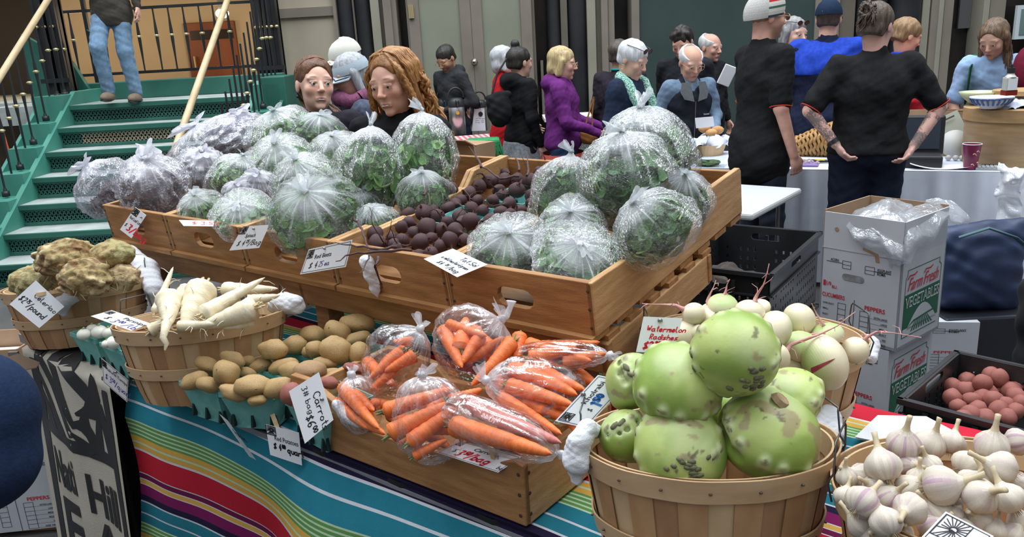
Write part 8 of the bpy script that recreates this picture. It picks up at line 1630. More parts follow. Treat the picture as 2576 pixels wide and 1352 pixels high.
    if st_ in ('short', 'thick', 'pony', 'bun', 'bald', 'curlytop'): [HE((sx * 0.083, -0.015, -0.045), (0.03, 0.045, 0.050), k=0.008, sub=True) for sx in (-1, 1)]
    if st_ == 'bald': HE((0, -0.03, 0.11), (0.085, 0.10, 0.065), k=0.01, sub=True)
    if st_ not in ('bob', 'long', 'graybob'): n_ = Rh @ np.array([0, 0.25, -1.0]); n_ = n_ / np.linalg.norm(n_); S.cut(n_, 0.062 * hs, Hc)
    S.mesh('hair', hm, t, smooth_it=1); ctx['hm'] = hm
  return t, ctx
def hpart(ctx, mb, name, m, smooth=True, parent=None): return mb.build(name, m, parent or ctx['t'], smooth=smooth)
def glasses(ctx, m_=None, sun=False, pos=(0, 0.0, 0.004)):
  f = ctx['Hh']; o = np.array(pos, float); m = MB(); ly = -0.108 if pos[1] == 0 else -0.108 + pos[1]
  for sx in (-1, 1):
    m.tube([f((sx * 0.033 + 0.024 * math.cos(a), ly, o[2] + 0.017 * math.sin(a))) for a in [2 * math.pi * k / 16 for k in range(17)]], 0.0022 if sun else 0.0014, n=5, cap=False); m.tube([f((sx * 0.057, ly, o[2] + 0.004)), f((sx * 0.078, -0.06 + pos[1], o[2] + 0.006)), f((sx * 0.082, 0.012 + pos[1], o[2] - 0.002))], 0.0025 if sun else 0.0015, n=5)
  m.tube([f((-0.010, ly, o[2] + 0.004)), f((0, ly - 0.003, o[2] + 0.007)), f((0.010, ly, o[2] + 0.004))], 0.0018, n=5); g = hpart(ctx, m, 'glasses', m_ or FRAMEB)
  if sun:
    for sx in (-1, 1):
      m = MB(); pts = [f((sx * 0.033 + 0.023 * math.cos(a), ly - 0.0005, o[2] + 0.016 * math.sin(a))) for a in [2 * math.pi * k / 16 for k in range(16)]]; m.add(pts, [list(range(16))]); m.build('lens', LENS, g)
def capdome(ctx, mt, brim=True, brim_m=None, name='cap', low=0.035, vis=False, back=0.0, badge=None):
  Hh, Rh, hs = ctx['Hh'], ctx['Rh'], ctx['hs']; m = MB(); n = 32; rings = []
  th = [R(a) for a in ((0, 15, 32, 50, 68, 84, 94) if not vis else (62, 74, 86, 94))]
  for a in th: rings.append([Hh((0.0905 * math.sin(a) * math.cos(q), 0.018 + 0.112 * math.sin(a) * math.sin(q), low + 0.098 * math.cos(a) * (1.06 if a < 1 else 1) + (0.006 * math.sin(q)))) for q in [2 * math.pi * k / n for k in range(n)]])
  rings = rings; m.grid(rings, close_v=True); h_ = hpart(ctx, m, name, mt)
  if brim:
    m = MB(); P = []
    for i in range(13):
      q = math.pi + math.pi * (i + 0.0) / 12 * 1.0; q = math.pi * (1.08 + 0.84 * i / 12); row = []
      for r in (0, 0.5, 1): row.append(Hh((0.084 * math.cos(q) * (1 + 0.05 * r), 0.016 + 0.104 * math.sin(q) - 0.075 * r * abs(math.sin((q - math.pi))) ** 0.6, low - 0.004 - 0.018 * r - 0.012 * abs(math.cos(q)))))
      P.append(row)
    m.grid(P); m.grid([[p - ctx['Rh'] @ np.array([0, 0, 0.004]) for p in r_] for r_ in P]); b = m.build('brim', brim_m or mt, h_, smooth=True)
  m = MB(); m.blob(Hh((0, 0.016, low + 0.102)), 0.006, n=8); (None if vis else m.build('top_button', mt, h_))
  return h_
def strands(ctx, name, m_, roots, n, L, rad, seed, curl=0.012, freq=42, spread=0.05, fall=None):
  """locks of hair: wavy tubes from points on the scalp (head space) falling along a path"""
  rnd = random.Random(seed); mb = MB(); f = ctx['Hh']
  for k in range(n):
    p0, mids, end = roots(rnd); ph = rnd.random() * 6.28; ph2 = rnd.random() * 6.28; P = [np.asarray(q, float) for q in [p0] + mids + [end]]; N = 18; pts = []
    for i in range(N + 1):
      u = i / N * (len(P) - 1); a = min(int(u), len(P) - 2); fr = u - a; p = P[a] * (1 - fr) + P[a + 1] * fr
      if 0 < a: pass
      w = curl * min(1, i / 5); p = p + np.array([w * math.sin(freq * i / N + ph), w * math.cos(freq * 0.9 * i / N + ph2), 0]); pts.append(f(p))
    r = rad * rnd.uniform(0.6, 1.2); mb.tube(pts, [r * (0.5 + 0.5 * math.sin(math.pi * min(0.9, (i + 2) / (N + 3)))) for i in range(N + 1)], n=5)
  return hpart(ctx, mb, name, m_)
FAIR = (0.76, 0.44, 0.32); PALE = (0.84, 0.52, 0.40); TAN = (0.56, 0.33, 0.21); RUDDY = (0.68, 0.38, 0.29)
# the two women at the stall
AUB1, AUB2 = (0.085, 0.035, 0.016), (0.19, 0.08, 0.035)
t, c = person('young woman with auburn hair tied back, dark turtleneck, talking', (793, 214), 3.75, yaw=20, hyaw=8, pitch=-4, tilt=5, skin=PALE, hair=('pony', AUB1, AUB2), top=('charcoal_knit', (0.018, 0.015, 0.022), 1.6, 'sweater'), pants=('dark_jean', (0.02, 0.025, 0.04)), h=0.0036, lip=(0.50, 0.16, 0.15), extras=('lookr',))
m = MB(); m.cyl(c['Hh']((0, 0.024, -0.13)), c['Hh']((0, 0.024, -0.185)), 0.058, 0.068, n=28); hpart(c, m, 'turtleneck_collar', cloth_mat('charcoal_knit', (0.018, 0.015, 0.022), 1.6))
m = MB(); m.tube([c['Hh']((-0.014, -0.0935, -0.0675)), c['Hh']((0.012, -0.094, -0.0675))], 0.0028, n=6); hpart(c, m, 'teeth', mat('teeth', (0.72, 0.70, 0.64), rough=0.3))
m = MB(); m.blob(c['Hh']((-0.080, 0.010, -0.052)), 0.007, n=10); hpart(c, m, 'earring', BLACK)
def scalp(d, up=1.015): d = nrm(d) * up; return (d[0] * 0.084, 0.020 + d[1] * 0.104, 0.042 + d[2] * 0.088)
def rs_(rnd):
  x = rnd.uniform(-1, 1); d0 = np.array([x, -0.62 + 0.5 * x * x, 0.95 * (1 - x * x) + 0.12]); e = np.array([rnd.gauss(0, .1), 1.0, -0.25]); return scalp(d0, 1.0), [scalp(d0 * (1 - u) + e * u + np.array([0, 0, 0.5 * math.sin(math.pi * u)]), 1.02 + rnd.random() * 0.02) for u in (0.25, 0.5, 0.75)], scalp(e, 1.02)
strands(c, 'combed_hair', c['hm'], rs_, 260, 0.3, 0.0030, 22, curl=0.0006, freq=6)
def r_(rnd): x = rnd.gauss(0, 0.022); return (x, 0.10, 0.0), [(0.03 + x, 0.125, -0.07), (0.10 + x * 1.6, 0.06, -0.16)], (0.125 + x * 2.4 + rnd.gauss(0, .012), -0.03 + rnd.gauss(0, .02), -0.30 - rnd.random() * 0.09)
strands(c, 'ponytail', c['hm'], r_, 130, 0.3, 0.006, 2, curl=0.004, freq=14)
GIN1, GIN2 = (0.24, 0.095, 0.028), (0.52, 0.26, 0.085)
t, c = person('young woman with long curly ginger hair looking down at the produce', (990, 208), 3.2, yaw=-18, hyaw=-8, pitch=10, tilt=-6, skin=(0.77, 0.44, 0.33), hair=('long', (0.20, 0.085, 0.03), (0.38, 0.17, 0.06)), top=('black_top', (0.010, 0.010, 0.012), 1.4, 'jacket'), pants=('dark_jean', (0.02, 0.025, 0.04)), h=0.0034, lip=(0.52, 0.20, 0.18), eyes=True)
m = MB(); m.tube([c['Hh']((-0.013, -0.0940, -0.0665)), c['Hh']((0.013, -0.0940, -0.0665))], 0.0030, n=6); hpart(c, m, 'teeth', mat('teeth', (0.72, 0.70, 0.64)))
gm_ = mat('ginger_locks', GIN1, GIN2, scale=16, stretch=(2, 2, 1), rough=0.42, bump=0.4, bscale=60, lo=0.3, hi=0.72, c3=(0.66, 0.36, 0.12))
def r2(rnd):
  a = rnd.uniform(-1.15, 1.15) + math.pi / 2; e = rnd.uniform(0.15, 1.0); sx = math.cos(a); p0 = (0.076 * math.cos(a) * math.cos(e * 0.9), 0.018 + 0.095 * math.sin(a) * math.cos(e * .9), 0.04 + 0.082 * math.sin(e * .9 + 0.2)); side = 1 if sx > 0 else -1; w = abs(sx)
  return p0, [(p0[0] * 1.32 + side * 0.012, p0[1] * 1.0, -0.01 + rnd.gauss(0, .01)), (p0[0] * 1.5 + side * 0.022, p0[1] * 0.9, -0.10)], (p0[0] * 1.6 + side * 0.03 + rnd.gauss(0, 0.025), p0[1] * 0.75 + rnd.gauss(0, .03) - 0.015, -0.23 - rnd.random() * 0.13)
def rs2(rnd):
  sd = rnd.choice((-1, 1)); y_ = rnd.uniform(-0.42, 0.9); return scalp((0.04 * sd, y_, 1.0), 1.03), [scalp((sd * 0.6, y_, 0.75), 1.06 + rnd.random() * 0.04), scalp((sd, y_ * 0.9, 0.15), 1.10 + rnd.random() * 0.06)], scalp((sd, y_ * 0.8, -0.55), 1.25 + rnd.random() * 0.1)
strands(c, 'parted_hair', gm_, rs2, 260, 0.3, 0.0042, 23, curl=0.003, freq=12)
strands(c, 'curly_locks', gm_, r2, 300, 0.3, 0.0068, 4, curl=0.013, freq=26)
def r3(rnd):
  sd = 1 if rnd.random() < 0.6 else -1; x = rnd.uniform(0.01, 0.07) * sd; return (x * 0.3, -0.035, 0.118), [(sd * 0.074, -0.050, 0.055), (sd * 0.088, -0.042, -0.03), (sd * 0.102, -0.03, -0.12)], (sd * (0.105 + rnd.gauss(0, .02)), -0.045 + rnd.gauss(0, .02), -0.25 - rnd.random() * 0.10)
strands(c, 'front_locks', gm_, r3, 70, 0.3, 0.0066, 7, curl=0.009, freq=22)
# behind them
t, c = person('older man in a white baseball cap and glasses behind the woman in the visor', (866, 152), 5.4, yaw=-62, pitch=14, skin=RUDDY, hair=('short', (0.35, 0.34, 0.33), (0.5, 0.5, 0.5)), top=('grey_jacket', (0.05, 0.055, 0.06), 1.4, 'jacket'), pants=('dark_jean', (0.02, 0.025, 0.04)), age=1); capdome(c, cloth_mat('cap_white', (0.66, 0.66, 0.58), 1.1)); glasses(c)
t, c = person('grey-haired woman in a pale blue sun visor and mauve scarf', (880, 192), 4.7, yaw=-60, pitch=14, skin=(0.61, 0.35, 0.25), hair=('bob', (0.30, 0.32, 0.34), (0.52, 0.54, 0.57)), top=('navy_floral', (0.035, 0.04, 0.06), 3.0, 'coat'), pants=('dark_jean', (0.02, 0.025, 0.04)), age=1); capdome(c, cloth_mat('visor_blue', (0.42, 0.50, 0.56), 1.1), vis=True, name='sun_visor', low=0.030); glasses(c, FRAMEB, sun=True)
m = MB(); m.tube([c['nb'] + np.array([0.095 * math.cos(a), 0.09 * math.sin(a) - 0.01, 0.02 + 0.015 * math.sin(a * 3)]) for a in [2 * math.pi * k / 24 for k in range(25)]], 0.040, n=10, cap=False); hpart(c, m, 'scarf', cloth_mat('scarf_mauve', (0.13, 0.045, 0.085), 2.2, scale=60))
t, c = person('dark-haired bearded man in a charcoal hoodie pouring coffee', (1122, 148), 8.1, yaw=-42, pitch=34, lean=8, skin=TAN, hair=('short', (0.012, 0.010, 0.009), (0.03, 0.025, 0.02)), top=('charcoal_hoodie', (0.028, 0.031, 0.034), 1.4, 'hoodie'), extras=('hood',), pants=('dark_jean', (0.02, 0.025, 0.04)), armL=((0.28, 0.02, 1.14), (0.06, -0.20, 1.10)), armR=((0.26, 0.06, 1.16), (0.22, -0.12, 1.0)), beard=(0.07, 0.055, 0.045), bulk=1.08); glasses(c, FRAMEG)
# the queue
t, c = person('grey-haired person in a red jacket hidden behind the woman with the bun', (1268, 152), 7.2, yaw=105, skin=PALE, hair=('bob', (0.42, 0.44, 0.46), (0.62, 0.63, 0.66)), top=('red_jacket', (0.42, 0.012, 0.018), 1.3, 'jacket'), extras=('coat',), pants=('dark_jean', (0.02, 0.025, 0.04)))
t, c = person('woman in black with a dark topknot and a black shoulder bag, turned away', (1308, 158), 6.6, yaw=118, hyaw=8, pitch=2, skin=(0.63, 0.38, 0.28), hair=('bun', (0.012, 0.010, 0.010), (0.03, 0.025, 0.022), (0, 0.045, 0.145)), top=('black_coat_a', (0.009, 0.009, 0.010), 1.5, 'jacket'), extras=('hood',), pants=('black_legging', (0.012, 0.012, 0.014)), bulk=1.1, armL=((0.24, 0.0, 1.13), (0.14, -0.16, 1.02)))
S = SDF((-0.22, -0.14, -0.2), (0.22, 0.14, 0.2), 0.008); S.ell((0, 0, -0.03), (0.10, 0.07, 0.13), k=0); S.cap((-0.07, 0, 0.06), (0.07, 0, 0.09), 0.03, k=0.05); S.ripple(0.005, 40, 1); bb_ = tag(S.mesh('shoulder_bag', cloth_mat('bag_black', (0.012, 0.012, 0.014), 1.4), loc=PY(1256, 268, 6.4)), 'slouchy black bag hanging at the back of the woman with the bun', 'bag')
m = MB(); m.tube([(-0.05, 0, 0.1), (0.0, 0.02, 0.25), (0.08, 0.03, 0.36)], 0.012, n=8, flat=0.5); m.build('strap', BLACK, bb_, smooth=True)
S = SDF((-0.25, -0.25, -0.2), (0.25, 0.25, 0.12), 0.010); S.cap((0, 0, 0.04), (0.0, 0, -0.10), 0.155, 0.19, k=0); S.ripple(0.010, 34, 2, dirs=((1, 0.6, 0.1), (-0.8, 1, 0.1))); S.cut((0, 0, -1), 0.12); S.cut((0, 0, 1), 0.05)
_kp = PY(1312, 350, 6.4); o = S.mesh('grey_shirt_tail', mat('grey_plaid', (0.16, 0.18, 0.20), (0.28, 0.30, 0.32), scale=60, rough=0.9), loc=np.array(t.matrix_world.translation) * 0, parent=t); o.location = (0, 0, 0.86 * c['s'])
t, c = person('blonde woman in a purple hooded sweatshirt and glasses, facing right', (1415, 160), 6.25, yaw=78, pitch=8, skin=(0.70, 0.41, 0.31), hair=('bob', (0.40, 0.28, 0.12), (0.66, 0.52, 0.28)), top=('purple_fleece', (0.105, 0.018, 0.125), 1.5, 'hoodie'), extras=('hood',), pants=('blue_jean', (0.03, 0.06, 0.13)), armR=((0.24, -0.06, 1.13), (0.16, -0.33, 1.02)), armL=((0.24, -0.05, 1.13), (0.15, -0.34, 1.03)), bulk=1.2, age=1, hem=0.84); glasses(c, FRAMEG)
m = MB(); m.lathe([(0.205, 0), (0.20, 0.04)], n=30, c=(0, 0.01, 0.80 * c['s']), sy=0.8); hpart(c, m, 'coral_hem', cloth_mat('coral_tee', (0.55, 0.10, 0.08), 1.2)); m = MB(); m.blob(c['Hh']((-0.082, 0.012, -0.045)), 0.006, n=8); hpart(c, m, 'earring', BRASS)
S = SDF((-0.12, -0.08, -0.14), (0.12, 0.08, 0.18), 0.006); S.ell((0, 0, -0.05), (0.075, 0.03, 0.07), k=0); S.ripple(0.003, 60, 4); hb_ = tag(S.mesh('handbag', cloth_mat('leather_tan', (0.30, 0.13, 0.04), 1.5, 0.5), loc=PY(1480, 325, 6.2)), 'orange-brown leather bag with long thin straps beside the purple sweatshirt', 'bag'); m = MB()
for dx in (-0.03, 0.03): m.tube([(dx, 0, 0.0), (dx * 0.4 + 0.02, 0, 0.12), (0.05, 0, 0.24)], 0.006, n=6)
m.build('strap', cloth_mat('leather_tan', (0.30, 0.13, 0.04), 1.5, 0.5), hb_)
t, c = person('person in a dark jacket with turquoise collar, mostly behind the white-haired woman', (1560, 140), 6.6, yaw=150, skin=TAN, hair=('short', (0.05, 0.04, 0.03), (0.1, 0.08, 0.06)), top=('aubergine_jacket', (0.022, 0.018, 0.026), 1.4, 'jacket'), pants=('dark_jean', (0.02, 0.025, 0.04)), bulk=1.2)
m = MB(); m.tube([c['nb'] + np.array([0.062 * math.cos(a), 0.062 * math.sin(a), 0.035]) for a in [2 * math.pi * k / 20 for k in range(21)]], 0.009, n=8, cap=False); hpart(c, m, 'turquoise_collar', cloth_mat('turq', (0.02, 0.35, 0.33), 1.2))
t, c = person('white-haired woman in a navy coat and green scarf, sunglasses on her head', (1592, 150), 5.55, yaw=48, hyaw=5, pitch=26, lean=6, skin=(0.70, 0.43, 0.33), hair=('thick', (0.55, 0.56, 0.58), (0.80, 0.80, 0.82)), top=('navy_coat', (0.014, 0.022, 0.045), 1.4, 'coat'), extras=('coat',), pants=('dark_jean', (0.02, 0.025, 0.04)), age=1, bulk=1.15, armR='bend', armL='bend'); glasses(c, FRAMEB, sun=True, pos=(0, 0.028, 0.092))
SCG = mat('scarf_green', (0.04, 0.28, 0.20), (0.48, 0.60, 0.52), scale=120, rough=0.9, lo=0.47, hi=0.53, detail=1); m = MB(); nb, s_ = c['nb'], c['s']; J = c['J']
m.tube([nb + (0, 0.07, 0.035), nb + (-0.08, 0.02, 0.03), nb + (-0.105, -0.06, -0.02), J((-0.10, -0.15, 1.30)), J((-0.09, -0.165, 1.15)), J((-0.08, -0.16, 0.98))], [0.03, 0.035, 0.038, 0.034, 0.034, 0.03], n=10); m.tube([nb + (0, 0.07, 0.035), nb + (0.08, 0.02, 0.03), nb + (0.10, -0.06, -0.02), J((0.10, -0.15, 1.30)), J((0.11, -0.165, 1.12))], [0.03, 0.035, 0.035, 0.032, 0.03], n=10); hpart(c, m, 'scarf', SCG)
m = MB(); m.tube([c['Hh']((-0.082 + 0.0, 0.012 + 0.014 * math.sin(a), -0.052 + 0.016 * math.cos(a))) for a in [2 * math.pi * k / 14 for k in range(15)]], 0.002, n=5, cap=False); hpart(c, m, 'hoop_earring', BRASS)
t, c = person('bald-crowned older man in a dark fleece vest over a blue shirt, reading a slip', (1738, 158), 6.05, yaw=8, hyaw=4, pitch=24, lean=8, skin=(0.70, 0.40, 0.29), hair=('bald', (0.60, 0.60, 0.61), (0.78, 0.78, 0.80)), top=('denim_shirt', (0.13, 0.19, 0.27), 1.4, 'shirt'), pants=('dark_jean', (0.02, 0.025, 0.04)), age=1, bulk=1.12, armR=((0.29, 0.02, 1.14), (0.26, -0.20, 1.0)), armL=((0.25, -0.02, 1.15), (0.14, -0.30, 1.08))); glasses(c, FRAMEG)
J = c['J']; s_ = c['s']; S = SDF(J((0, 0, 0.86)) - (0.30, 0.28, 0.02), J((0, 0, 1.45)) + (0.30, 0.26, 0.06), 0.009); lr_ = RX(R(8))
S.ell(J((0, 0.005, 1.26)), np.array([0.215, 0.158, 0.205]) * s_, rot=lr_, k=0.05); S.ell(J((0, -0.005, 1.06)), np.array([0.20, 0.165, 0.18]) * s_, rot=lr_, k=0.05); S.ell(J((0, 0.01, 0.93)), np.array([0.215, 0.17, 0.13]) * s_, k=0.05); S.cap(J((0, 0.01, 1.38)), c['nb'] + (0, 0.0, 0.03), 0.11 * s_, 0.085 * s_, k=0.03)
S.cap(c['nb'] + np.array([0, -0.05, -0.16]), c['nb'] + np.array([0, -0.07, 0.12]), 0.012, 0.085, k=0.01, sub=True); S.ripple(0.004, 30, 2); S.cut((0, 0, -1), -0.87 * s_); S.mesh('fleece_vest', cloth_mat('vest_black', (0.016, 0.018, 0.026), 1.5), t)
m = MB()
for sx in (-1, 1): m.grid([[J((sx * 0.035, -0.125, 1.46)), J((sx * 0.105, -0.10, 1.46))], [J((sx * 0.03, -0.17, 1.38)), J((sx * 0.125, -0.135, 1.385))], [J((sx * 0.015, -0.188, 1.31)), J((sx * 0.10, -0.172, 1.33))]])
hpart(c, m, 'grey_collar', cloth_mat('collar_grey', (0.09, 0.10, 0.105), 1.3)); m = MB(); m.tube([J((0, -0.176, 1.31)), J((0, -0.184, 1.15)), J((0, -0.19, 0.98))], 0.003, n=5); hpart(c, m, 'zip', METAL); m = MB(); put_text(m, 'Scientific', lambda x, y: J((0.075 + x, -0.178, 1.19)) + np.array([0, -0.004, y]), 0, 0, w=0.05, h=0.012); hpart(c, m, 'embroidery', INKW, smooth=False)
qv = [PY(x, yy, 5.62) for x, yy in ((1748, 297), (1794, 293), (1797, 318), (1751, 323))]
card('paper_slip', 'small white printed slip held by the man in the fleece vest', qv, [('print', '. . . .', 0.15, 0.82, 0.06, 'k'), ], seed=30, group='slips held by shoppers', cat='paper')
t, c = person('curly dark-haired man in a dark jacket bending behind the man in the vest', (1716, 108), 6.7, yaw=-30, pitch=30, lean=14, skin=FAIR, hair=('curlytop', (0.014, 0.010, 0.009), (0.035, 0.025, 0.02)), top=('dark_jacket', (0.016, 0.018, 0.022), 1.4, 'jacket'), pants=('dark_jean', (0.02, 0.025, 0.04)), bulk=1.15)
t, c = person('grey-haired balding man looking right, behind the man in the vest', (1788, 120), 7.3, yaw=38, pitch=8, skin=RUDDY, hair=('bald', (0.50, 0.50, 0.50), (0.72, 0.72, 0.72)), top=('black_fleece', (0.012, 0.013, 0.016), 1.4, 'jacket'), pants=('dark_jean', (0.02, 0.025, 0.04)), age=1, bulk=1.1)
m = MB(); m.box((0, 0, 0), (0.10, 0.02, 0.16), rot=euler(0.2, 0.4, 0)); tag(m.build('paper_bag', CARD, loc=PY(1829, 190, 6.5), bevel=0.004), 'small white and blue paper held up left of the man in the striped hat', 'paper')
# demo table crew
t, c = person('man in a striped knit hat and black chef shirt, seen from the side', (1930, 44), 4.75, yaw=104, hyaw=-4, pitch=4, skin=(0.73, 0.40, 0.31), hair=('bald', (0.20, 0.10, 0.05), (0.3, 0.16, 0.08)), top=('chef_black_a', (0.010, 0.010, 0.011), 1.5, 'chef_shirt'), sleeves='short', pants=('navy_jean', (0.018, 0.022, 0.035)), armR=((0.23, 0.03, 1.13), (0.23, -0.06, 0.87)), armL=((0.23, -0.03, 1.13), (0.20, -0.13, 0.90)), bulk=1.08, beard=(0.30, 0.16, 0.10), hem=0.80, extras=('coat',))
m = MB(); n = 36; bands = [((0.62, 0.60, 0.56), 0, 40), ((0.66, 0.50, 0.05), 40, 46), ((0.66, 0.64, 0.58), 46, 54), ((0.50, 0.02, 0.03), 54, 68), ((0.68, 0.66, 0.60), 68, 80), ((0.05, 0.14, 0.10), 80, 86), ((0.68, 0.66, 0.60), 86, 102), ((0.04, 0.08, 0.10), 102, 108)]
f = c['Hh']
for colr, a0, a1 in bands:
  rows = []
  for a in np.linspace(a0, a1, 3): a = R(a); rows.append([f((0.094 * math.sin(a) * math.cos(q), 0.022 + 0.118 * math.sin(a) * math.sin(q), 0.035 + 0.120 * math.cos(a) - 0.022 * math.sin(q) * math.sin(a))) for q in [2 * math.pi * k / n for k in range(n)]])
  for j in range(n):
    q = 2 * math.pi * j / n; cc = colr if -0.2 < math.sin(q + math.pi) * 1.0 else (0.56, 0.55, 0.52); m.add([rows[0][j], rows[0][(j + 1) % n], rows[1][(j + 1) % n], rows[1][j]], [(0, 1, 2, 3)], col=cc); m.add([rows[1][j], rows[1][(j + 1) % n], rows[2][(j + 1) % n], rows[2][j]], [(0, 1, 2, 3)], col=cc)
hpart(c, m, 'knit_hat', mat('vc_knit', (0.9, 0.9, 0.9), (1, 1, 1), scale=150, rough=0.95, vc=True, bump=0.6, bscale=250)); glasses(c, FRAMEG, sun=True)
REDP = cloth_mat('piping_red', (0.55, 0.04, 0.02), 1.2); m = MB()
for sg, (sh, e, w) in c['arms'].items(): d = nrm(e - sh); a_ = nrm(np.cross(d, (0, 1, 0.2))); b_ = np.cross(d, a_); q = sh + (e - sh) * 0.97; m.tube([q + (a_ * math.cos(k * 0.4) + b_ * math.sin(k * 0.4)) * 0.0585 * c['s'] for k in range(17)], 0.0026, n=5, cap=False)
J = c['J']
for z in (1.34, 1.22, 1.10, 0.98): m.blob(J((0.01, -0.147 * 1.08, z)), 0.006, n=8)
hpart(c, m, 'red_piping', REDP)
t, c = person('grey-bobbed woman with sunglasses pushed up, behind the man in the striped hat', (1998, 85), 6.4, yaw=25, pitch=8, skin=PALE, hair=('graybob', (0.20, 0.20, 0.20), (0.42, 0.42, 0.42)), top=('grey_cardigan', (0.24, 0.22, 0.22), 1.2, 'cardigan'), pants=('dark_jean', (0.02, 0.025, 0.04)), age=1); glasses(c, FRAMEB, sun=True, pos=(0, 0.028, 0.088))
t, c = person('man in a navy cap and royal blue and navy jacket, back to us', (2085, 48), 5.85, yaw=152, hyaw=0, skin=FAIR, hair=('short', (0.03, 0.02, 0.015), (0.06, 0.04, 0.03)), top=('navy_jacket', (0.010, 0.014, 0.035), 1.4, 'jacket'), pants=('dark_jean', (0.02, 0.025, 0.04)), bulk=1.35, armR='bend', armL='bend', extras=('coat',)); capdome(c, cloth_mat('cap_navy', (0.012, 0.025, 0.055), 1.3))
m = MB(); m.box(c['Hh']((0.02, 0.118, 0.045)), (0.024, 0.008, 0.024)); hpart(c, m, 'cap_patch', mat('patch_tan', (0.35, 0.22, 0.10), rough=0.7), smooth=False)
J, s_ = c['J'], c['s']; S = SDF(J((0, 0, 1.2)) - (0.42, 0.36, 0.12), J((0, 0, 1.45)) + (0.42, 0.3, 0.05), 0.009); S.ell(J((0, 0.005, 1.27)), np.array([0.246, 0.178, 0.20]) * s_, k=0.05); S.cap(J((-0.17, 0, 1.395)), J((0.17, 0, 1.395)), 0.074 * s_, k=0.05)
for sg, (sh, e, w) in c['arms'].items(): S.cap(sh, e, 0.080 * s_, 0.068 * s_, k=0.04)
S.ripple(0.007, 28, 3); S.cut((0, 0, -1), -1.24 * s_); S.cap(c['nb'], c['nb'] + (0, 0, 0.15), 0.065, 0.065, k=0.0, sub=True); S.mesh('royal_blue_yoke', cloth_mat('royal_blue', (0.015, 0.045, 0.33), 1.6), t)
t, c = person('woman with tattooed forearms and messy bun, hands in back pockets, back to us', (2205, 68), 4.4, yaw=172, hyaw=-42, pitch=6, lean=-2, skin=(0.70, 0.41, 0.34), hair=('bun', (0.045, 0.03, 0.022), (0.16, 0.115, 0.085), (0.01, 0.095, 0.075)), top=('chef_black_b', (0.011, 0.011, 0.012), 1.5, 'chef_shirt'), sleeves='short', pants=('indigo_jean', (0.010, 0.014, 0.028), 1.25), armL=((0.335, 0.05, 1.18), (0.205, 0.12, 1.0)), armR=((0.34, 0.05, 1.17), (0.20, 0.13, 0.98)), bulk=1.25, extras=('tattoo',), h=0.005, hem=0.93)
def r5(rnd): a = rnd.uniform(0, 6.28); return (0.02 * math.cos(a), 0.088, 0.075 + 0.02 * math.sin(a)), [(0.045 * math.cos(a), 0.12, 0.075 + 0.045 * math.sin(a)), (0.03 * math.cos(a + 1.5), 0.135, 0.075 + 0.03 * math.sin(a + 1.5))], (0.05 * math.cos(a + 2.4), 0.115 + rnd.gauss(0, .01), 0.06 + 0.05 * math.sin(a + 2.4) - rnd.random() * 0.05)
strands(c, 'bun_locks', c['hm'], r5, 60, 0.2, 0.005, 9, curl=0.005, freq=20)
m = MB()
for sg, (sh, e, w) in c['arms'].items(): d = nrm(e - sh); a_ = nrm(np.cross(d, (0, 1, 0.2))); b_ = np.cross(d, a_); q = sh + (e - sh) * 0.97; m.tube([q + (a_ * math.cos(k * 0.4) + b_ * math.sin(k * 0.4)) * 0.062 * c['s'] for k in range(17)], 0.0026, n=5, cap=False)
hpart(c, m, 'red_piping', REDP); sh, e, w = c['arms'][1]; m = MB(); m.cyl(w - nrm(w - e) * 0.03, w - nrm(w - e) * 0.008, 0.030, 0.029, n=20); hpart(c, m, 'watch_strap', BLACK)
t, c = person('sandy short-haired person in a red and blue collar beyond the tattooed woman', (2280, 92), 5.9, yaw=96, pitch=20, skin=(0.77, 0.40, 0.28), hair=('thick', (0.20, 0.11, 0.05), (0.42, 0.26, 0.13)), top=('crimson_top', (0.45, 0.02, 0.03), 1.2, 'shirt'), pants=('dark_jean', (0.02, 0.025, 0.04)))
m = MB(); m.tube([c['nb'] + np.array([0.064 * math.cos(a), 0.064 * math.sin(a), 0.03]) for a in [2 * math.pi * k / 20 for k in range(21)]], 0.011, n=8, cap=False); hpart(c, m, 'blue_collar', cloth_mat('collar_blue', (0.03, 0.06, 0.45), 1.2))
t, c = person('long brown-haired woman in a light blue shirt leaning over the far table', (2500, 98), 5.5, yaw=-40, hyaw=-12, pitch=28, lean=24, skin=(0.58, 0.35, 0.26), hair=('long', (0.06, 0.035, 0.02), (0.24, 0.15, 0.09)), top=('sky_shirt', (0.30, 0.44, 0.66), 1.25, 'shirt'), sleeves='short', pants=('dark_jean', (0.02, 0.025, 0.04)), armR=((0.24, -0.12, 1.14), (0.14, -0.30, 1.0)), armL=((0.24, -0.12, 1.14), (0.18, -0.34, 1.0)))
def r6(rnd): sd = rnd.choice((-1, 1)); x = rnd.uniform(0.05, 0.085) * sd; return (x, 0.02, 0.02), [(x * 1.15, 0.0, -0.07)], (x * 1.1 + rnd.gauss(0, .012), -0.05 + rnd.gauss(0, .02), -0.22 - rnd.random() * 0.05)
strands(c, 'long_locks', c['hm'], r6, 90, 0.2, 0.006, 12, curl=0.004, freq=14)
m = MB(); J = c['J']; m.tube([J((-0.13, 0.13, 1.20)), J((-0.13, 0.06, 1.45)), J((-0.13, -0.09, 1.42)), J((-0.14, -0.14, 1.25)), J((-0.17, -0.05, 1.12))], 0.020, n=8, flat=0.4); hpart(c, m, 'green_strap', cloth_mat('strap_green', (0.02, 0.09, 0.04), 1.4))
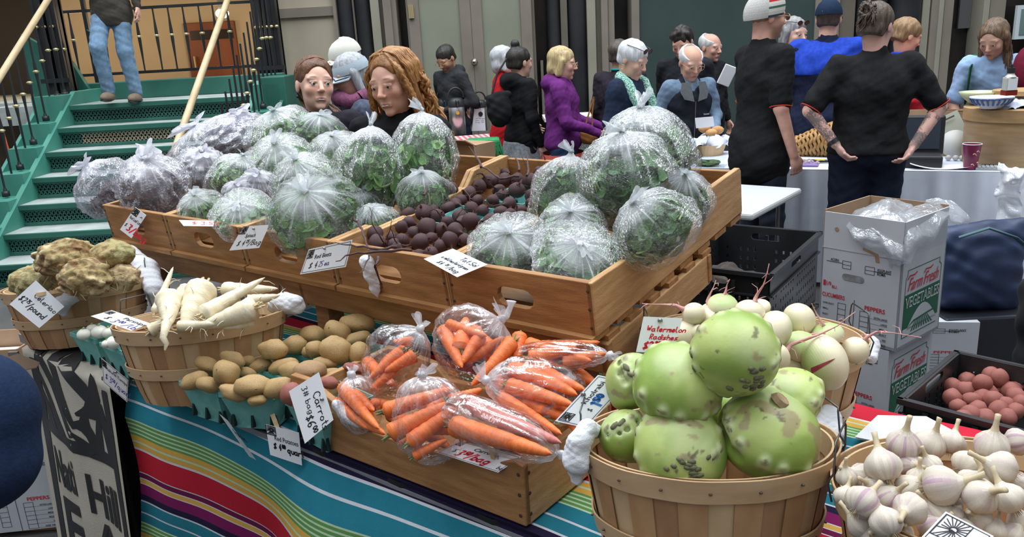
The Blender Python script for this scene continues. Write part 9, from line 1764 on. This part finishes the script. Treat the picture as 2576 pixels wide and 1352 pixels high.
m = MB(); m.blob(PY(2590, 175, 5.3), (0.10, 0.09, 0.16), n=18, amp=0.1); tag(m.build('backpack', cloth_mat('pack_maroon', (0.13, 0.012, 0.03), 1.4), smooth=True), 'maroon pack at the right edge beside the woman in light blue', 'bag')
# the man coming down the stairs, cut off by the top of the picture
OLV = ('olive_jacket', (0.055, 0.050, 0.042), 1.3, 'jacket'); _yy = SY - 0.02
lg_ = (((0.085, 0.0, 0.90), (0.075, -0.04, 0.50), (0.085, 0.04, 0.10)), ((-0.085, 0.0, 0.90), (-0.13, -0.16, 0.55), (-0.15, -0.03, 0.13)))
_f = PY(350, 236, _yy); t, c = person('man in faded jeans and olive jacket stepping down the stairs, head out of view', (325, -250), _yy, yaw=6, skin=RUDDY, top=OLV, pants=('faded_jean', (0.15, 0.24, 0.35), 1.12), armL=((0.25, 0.0, 1.13), (0.27, -0.06, 0.90)), armR='bend', rootz=SZ, s_fix=0.90, legs=lg_, hair=('short', (0.2, 0.2, 0.2), (0.3, 0.3, 0.3)), shoes=(0.19, 0.14, 0.10), extras=('coat',))
t.location = (PY(318, 240, _yy)[0], _yy, SZ)
# knitted cap close at the lower left
t, c = person('person in a round navy knit cap bending in from the left edge', (-70, 1118), 1.16, yaw=100, hyaw=75, pitch=12, lean=66, skin=FAIR, hair=('short', (0.3, 0.12, 0.04), (0.5, 0.2, 0.06)), top=('dark_parka', (0.02, 0.02, 0.03), 1.3, 'jacket'), pants=('dark_jean', (0.02, 0.025, 0.04)), eyes=False, armL='down', armR='down')
S = SDF(c['Hc'] - 0.2, c['Hc'] + 0.2, 0.006); S.ell(c['Hh']((0, 0.010, 0.045)), np.array((0.098, 0.118, 0.105)), rot=c['Rh'], k=0); S.ell(c['Hh']((0, 0.015, -0.03)), np.array((0.097, 0.118, 0.085)), rot=c['Rh'], k=0.02); S.cut((0, 0, -1), 0.088, c['Hc']); S.mesh('navy_cap', cloth_mat('cap_navy_knit', (0.010, 0.022, 0.055), 1.4, scale=60), t)
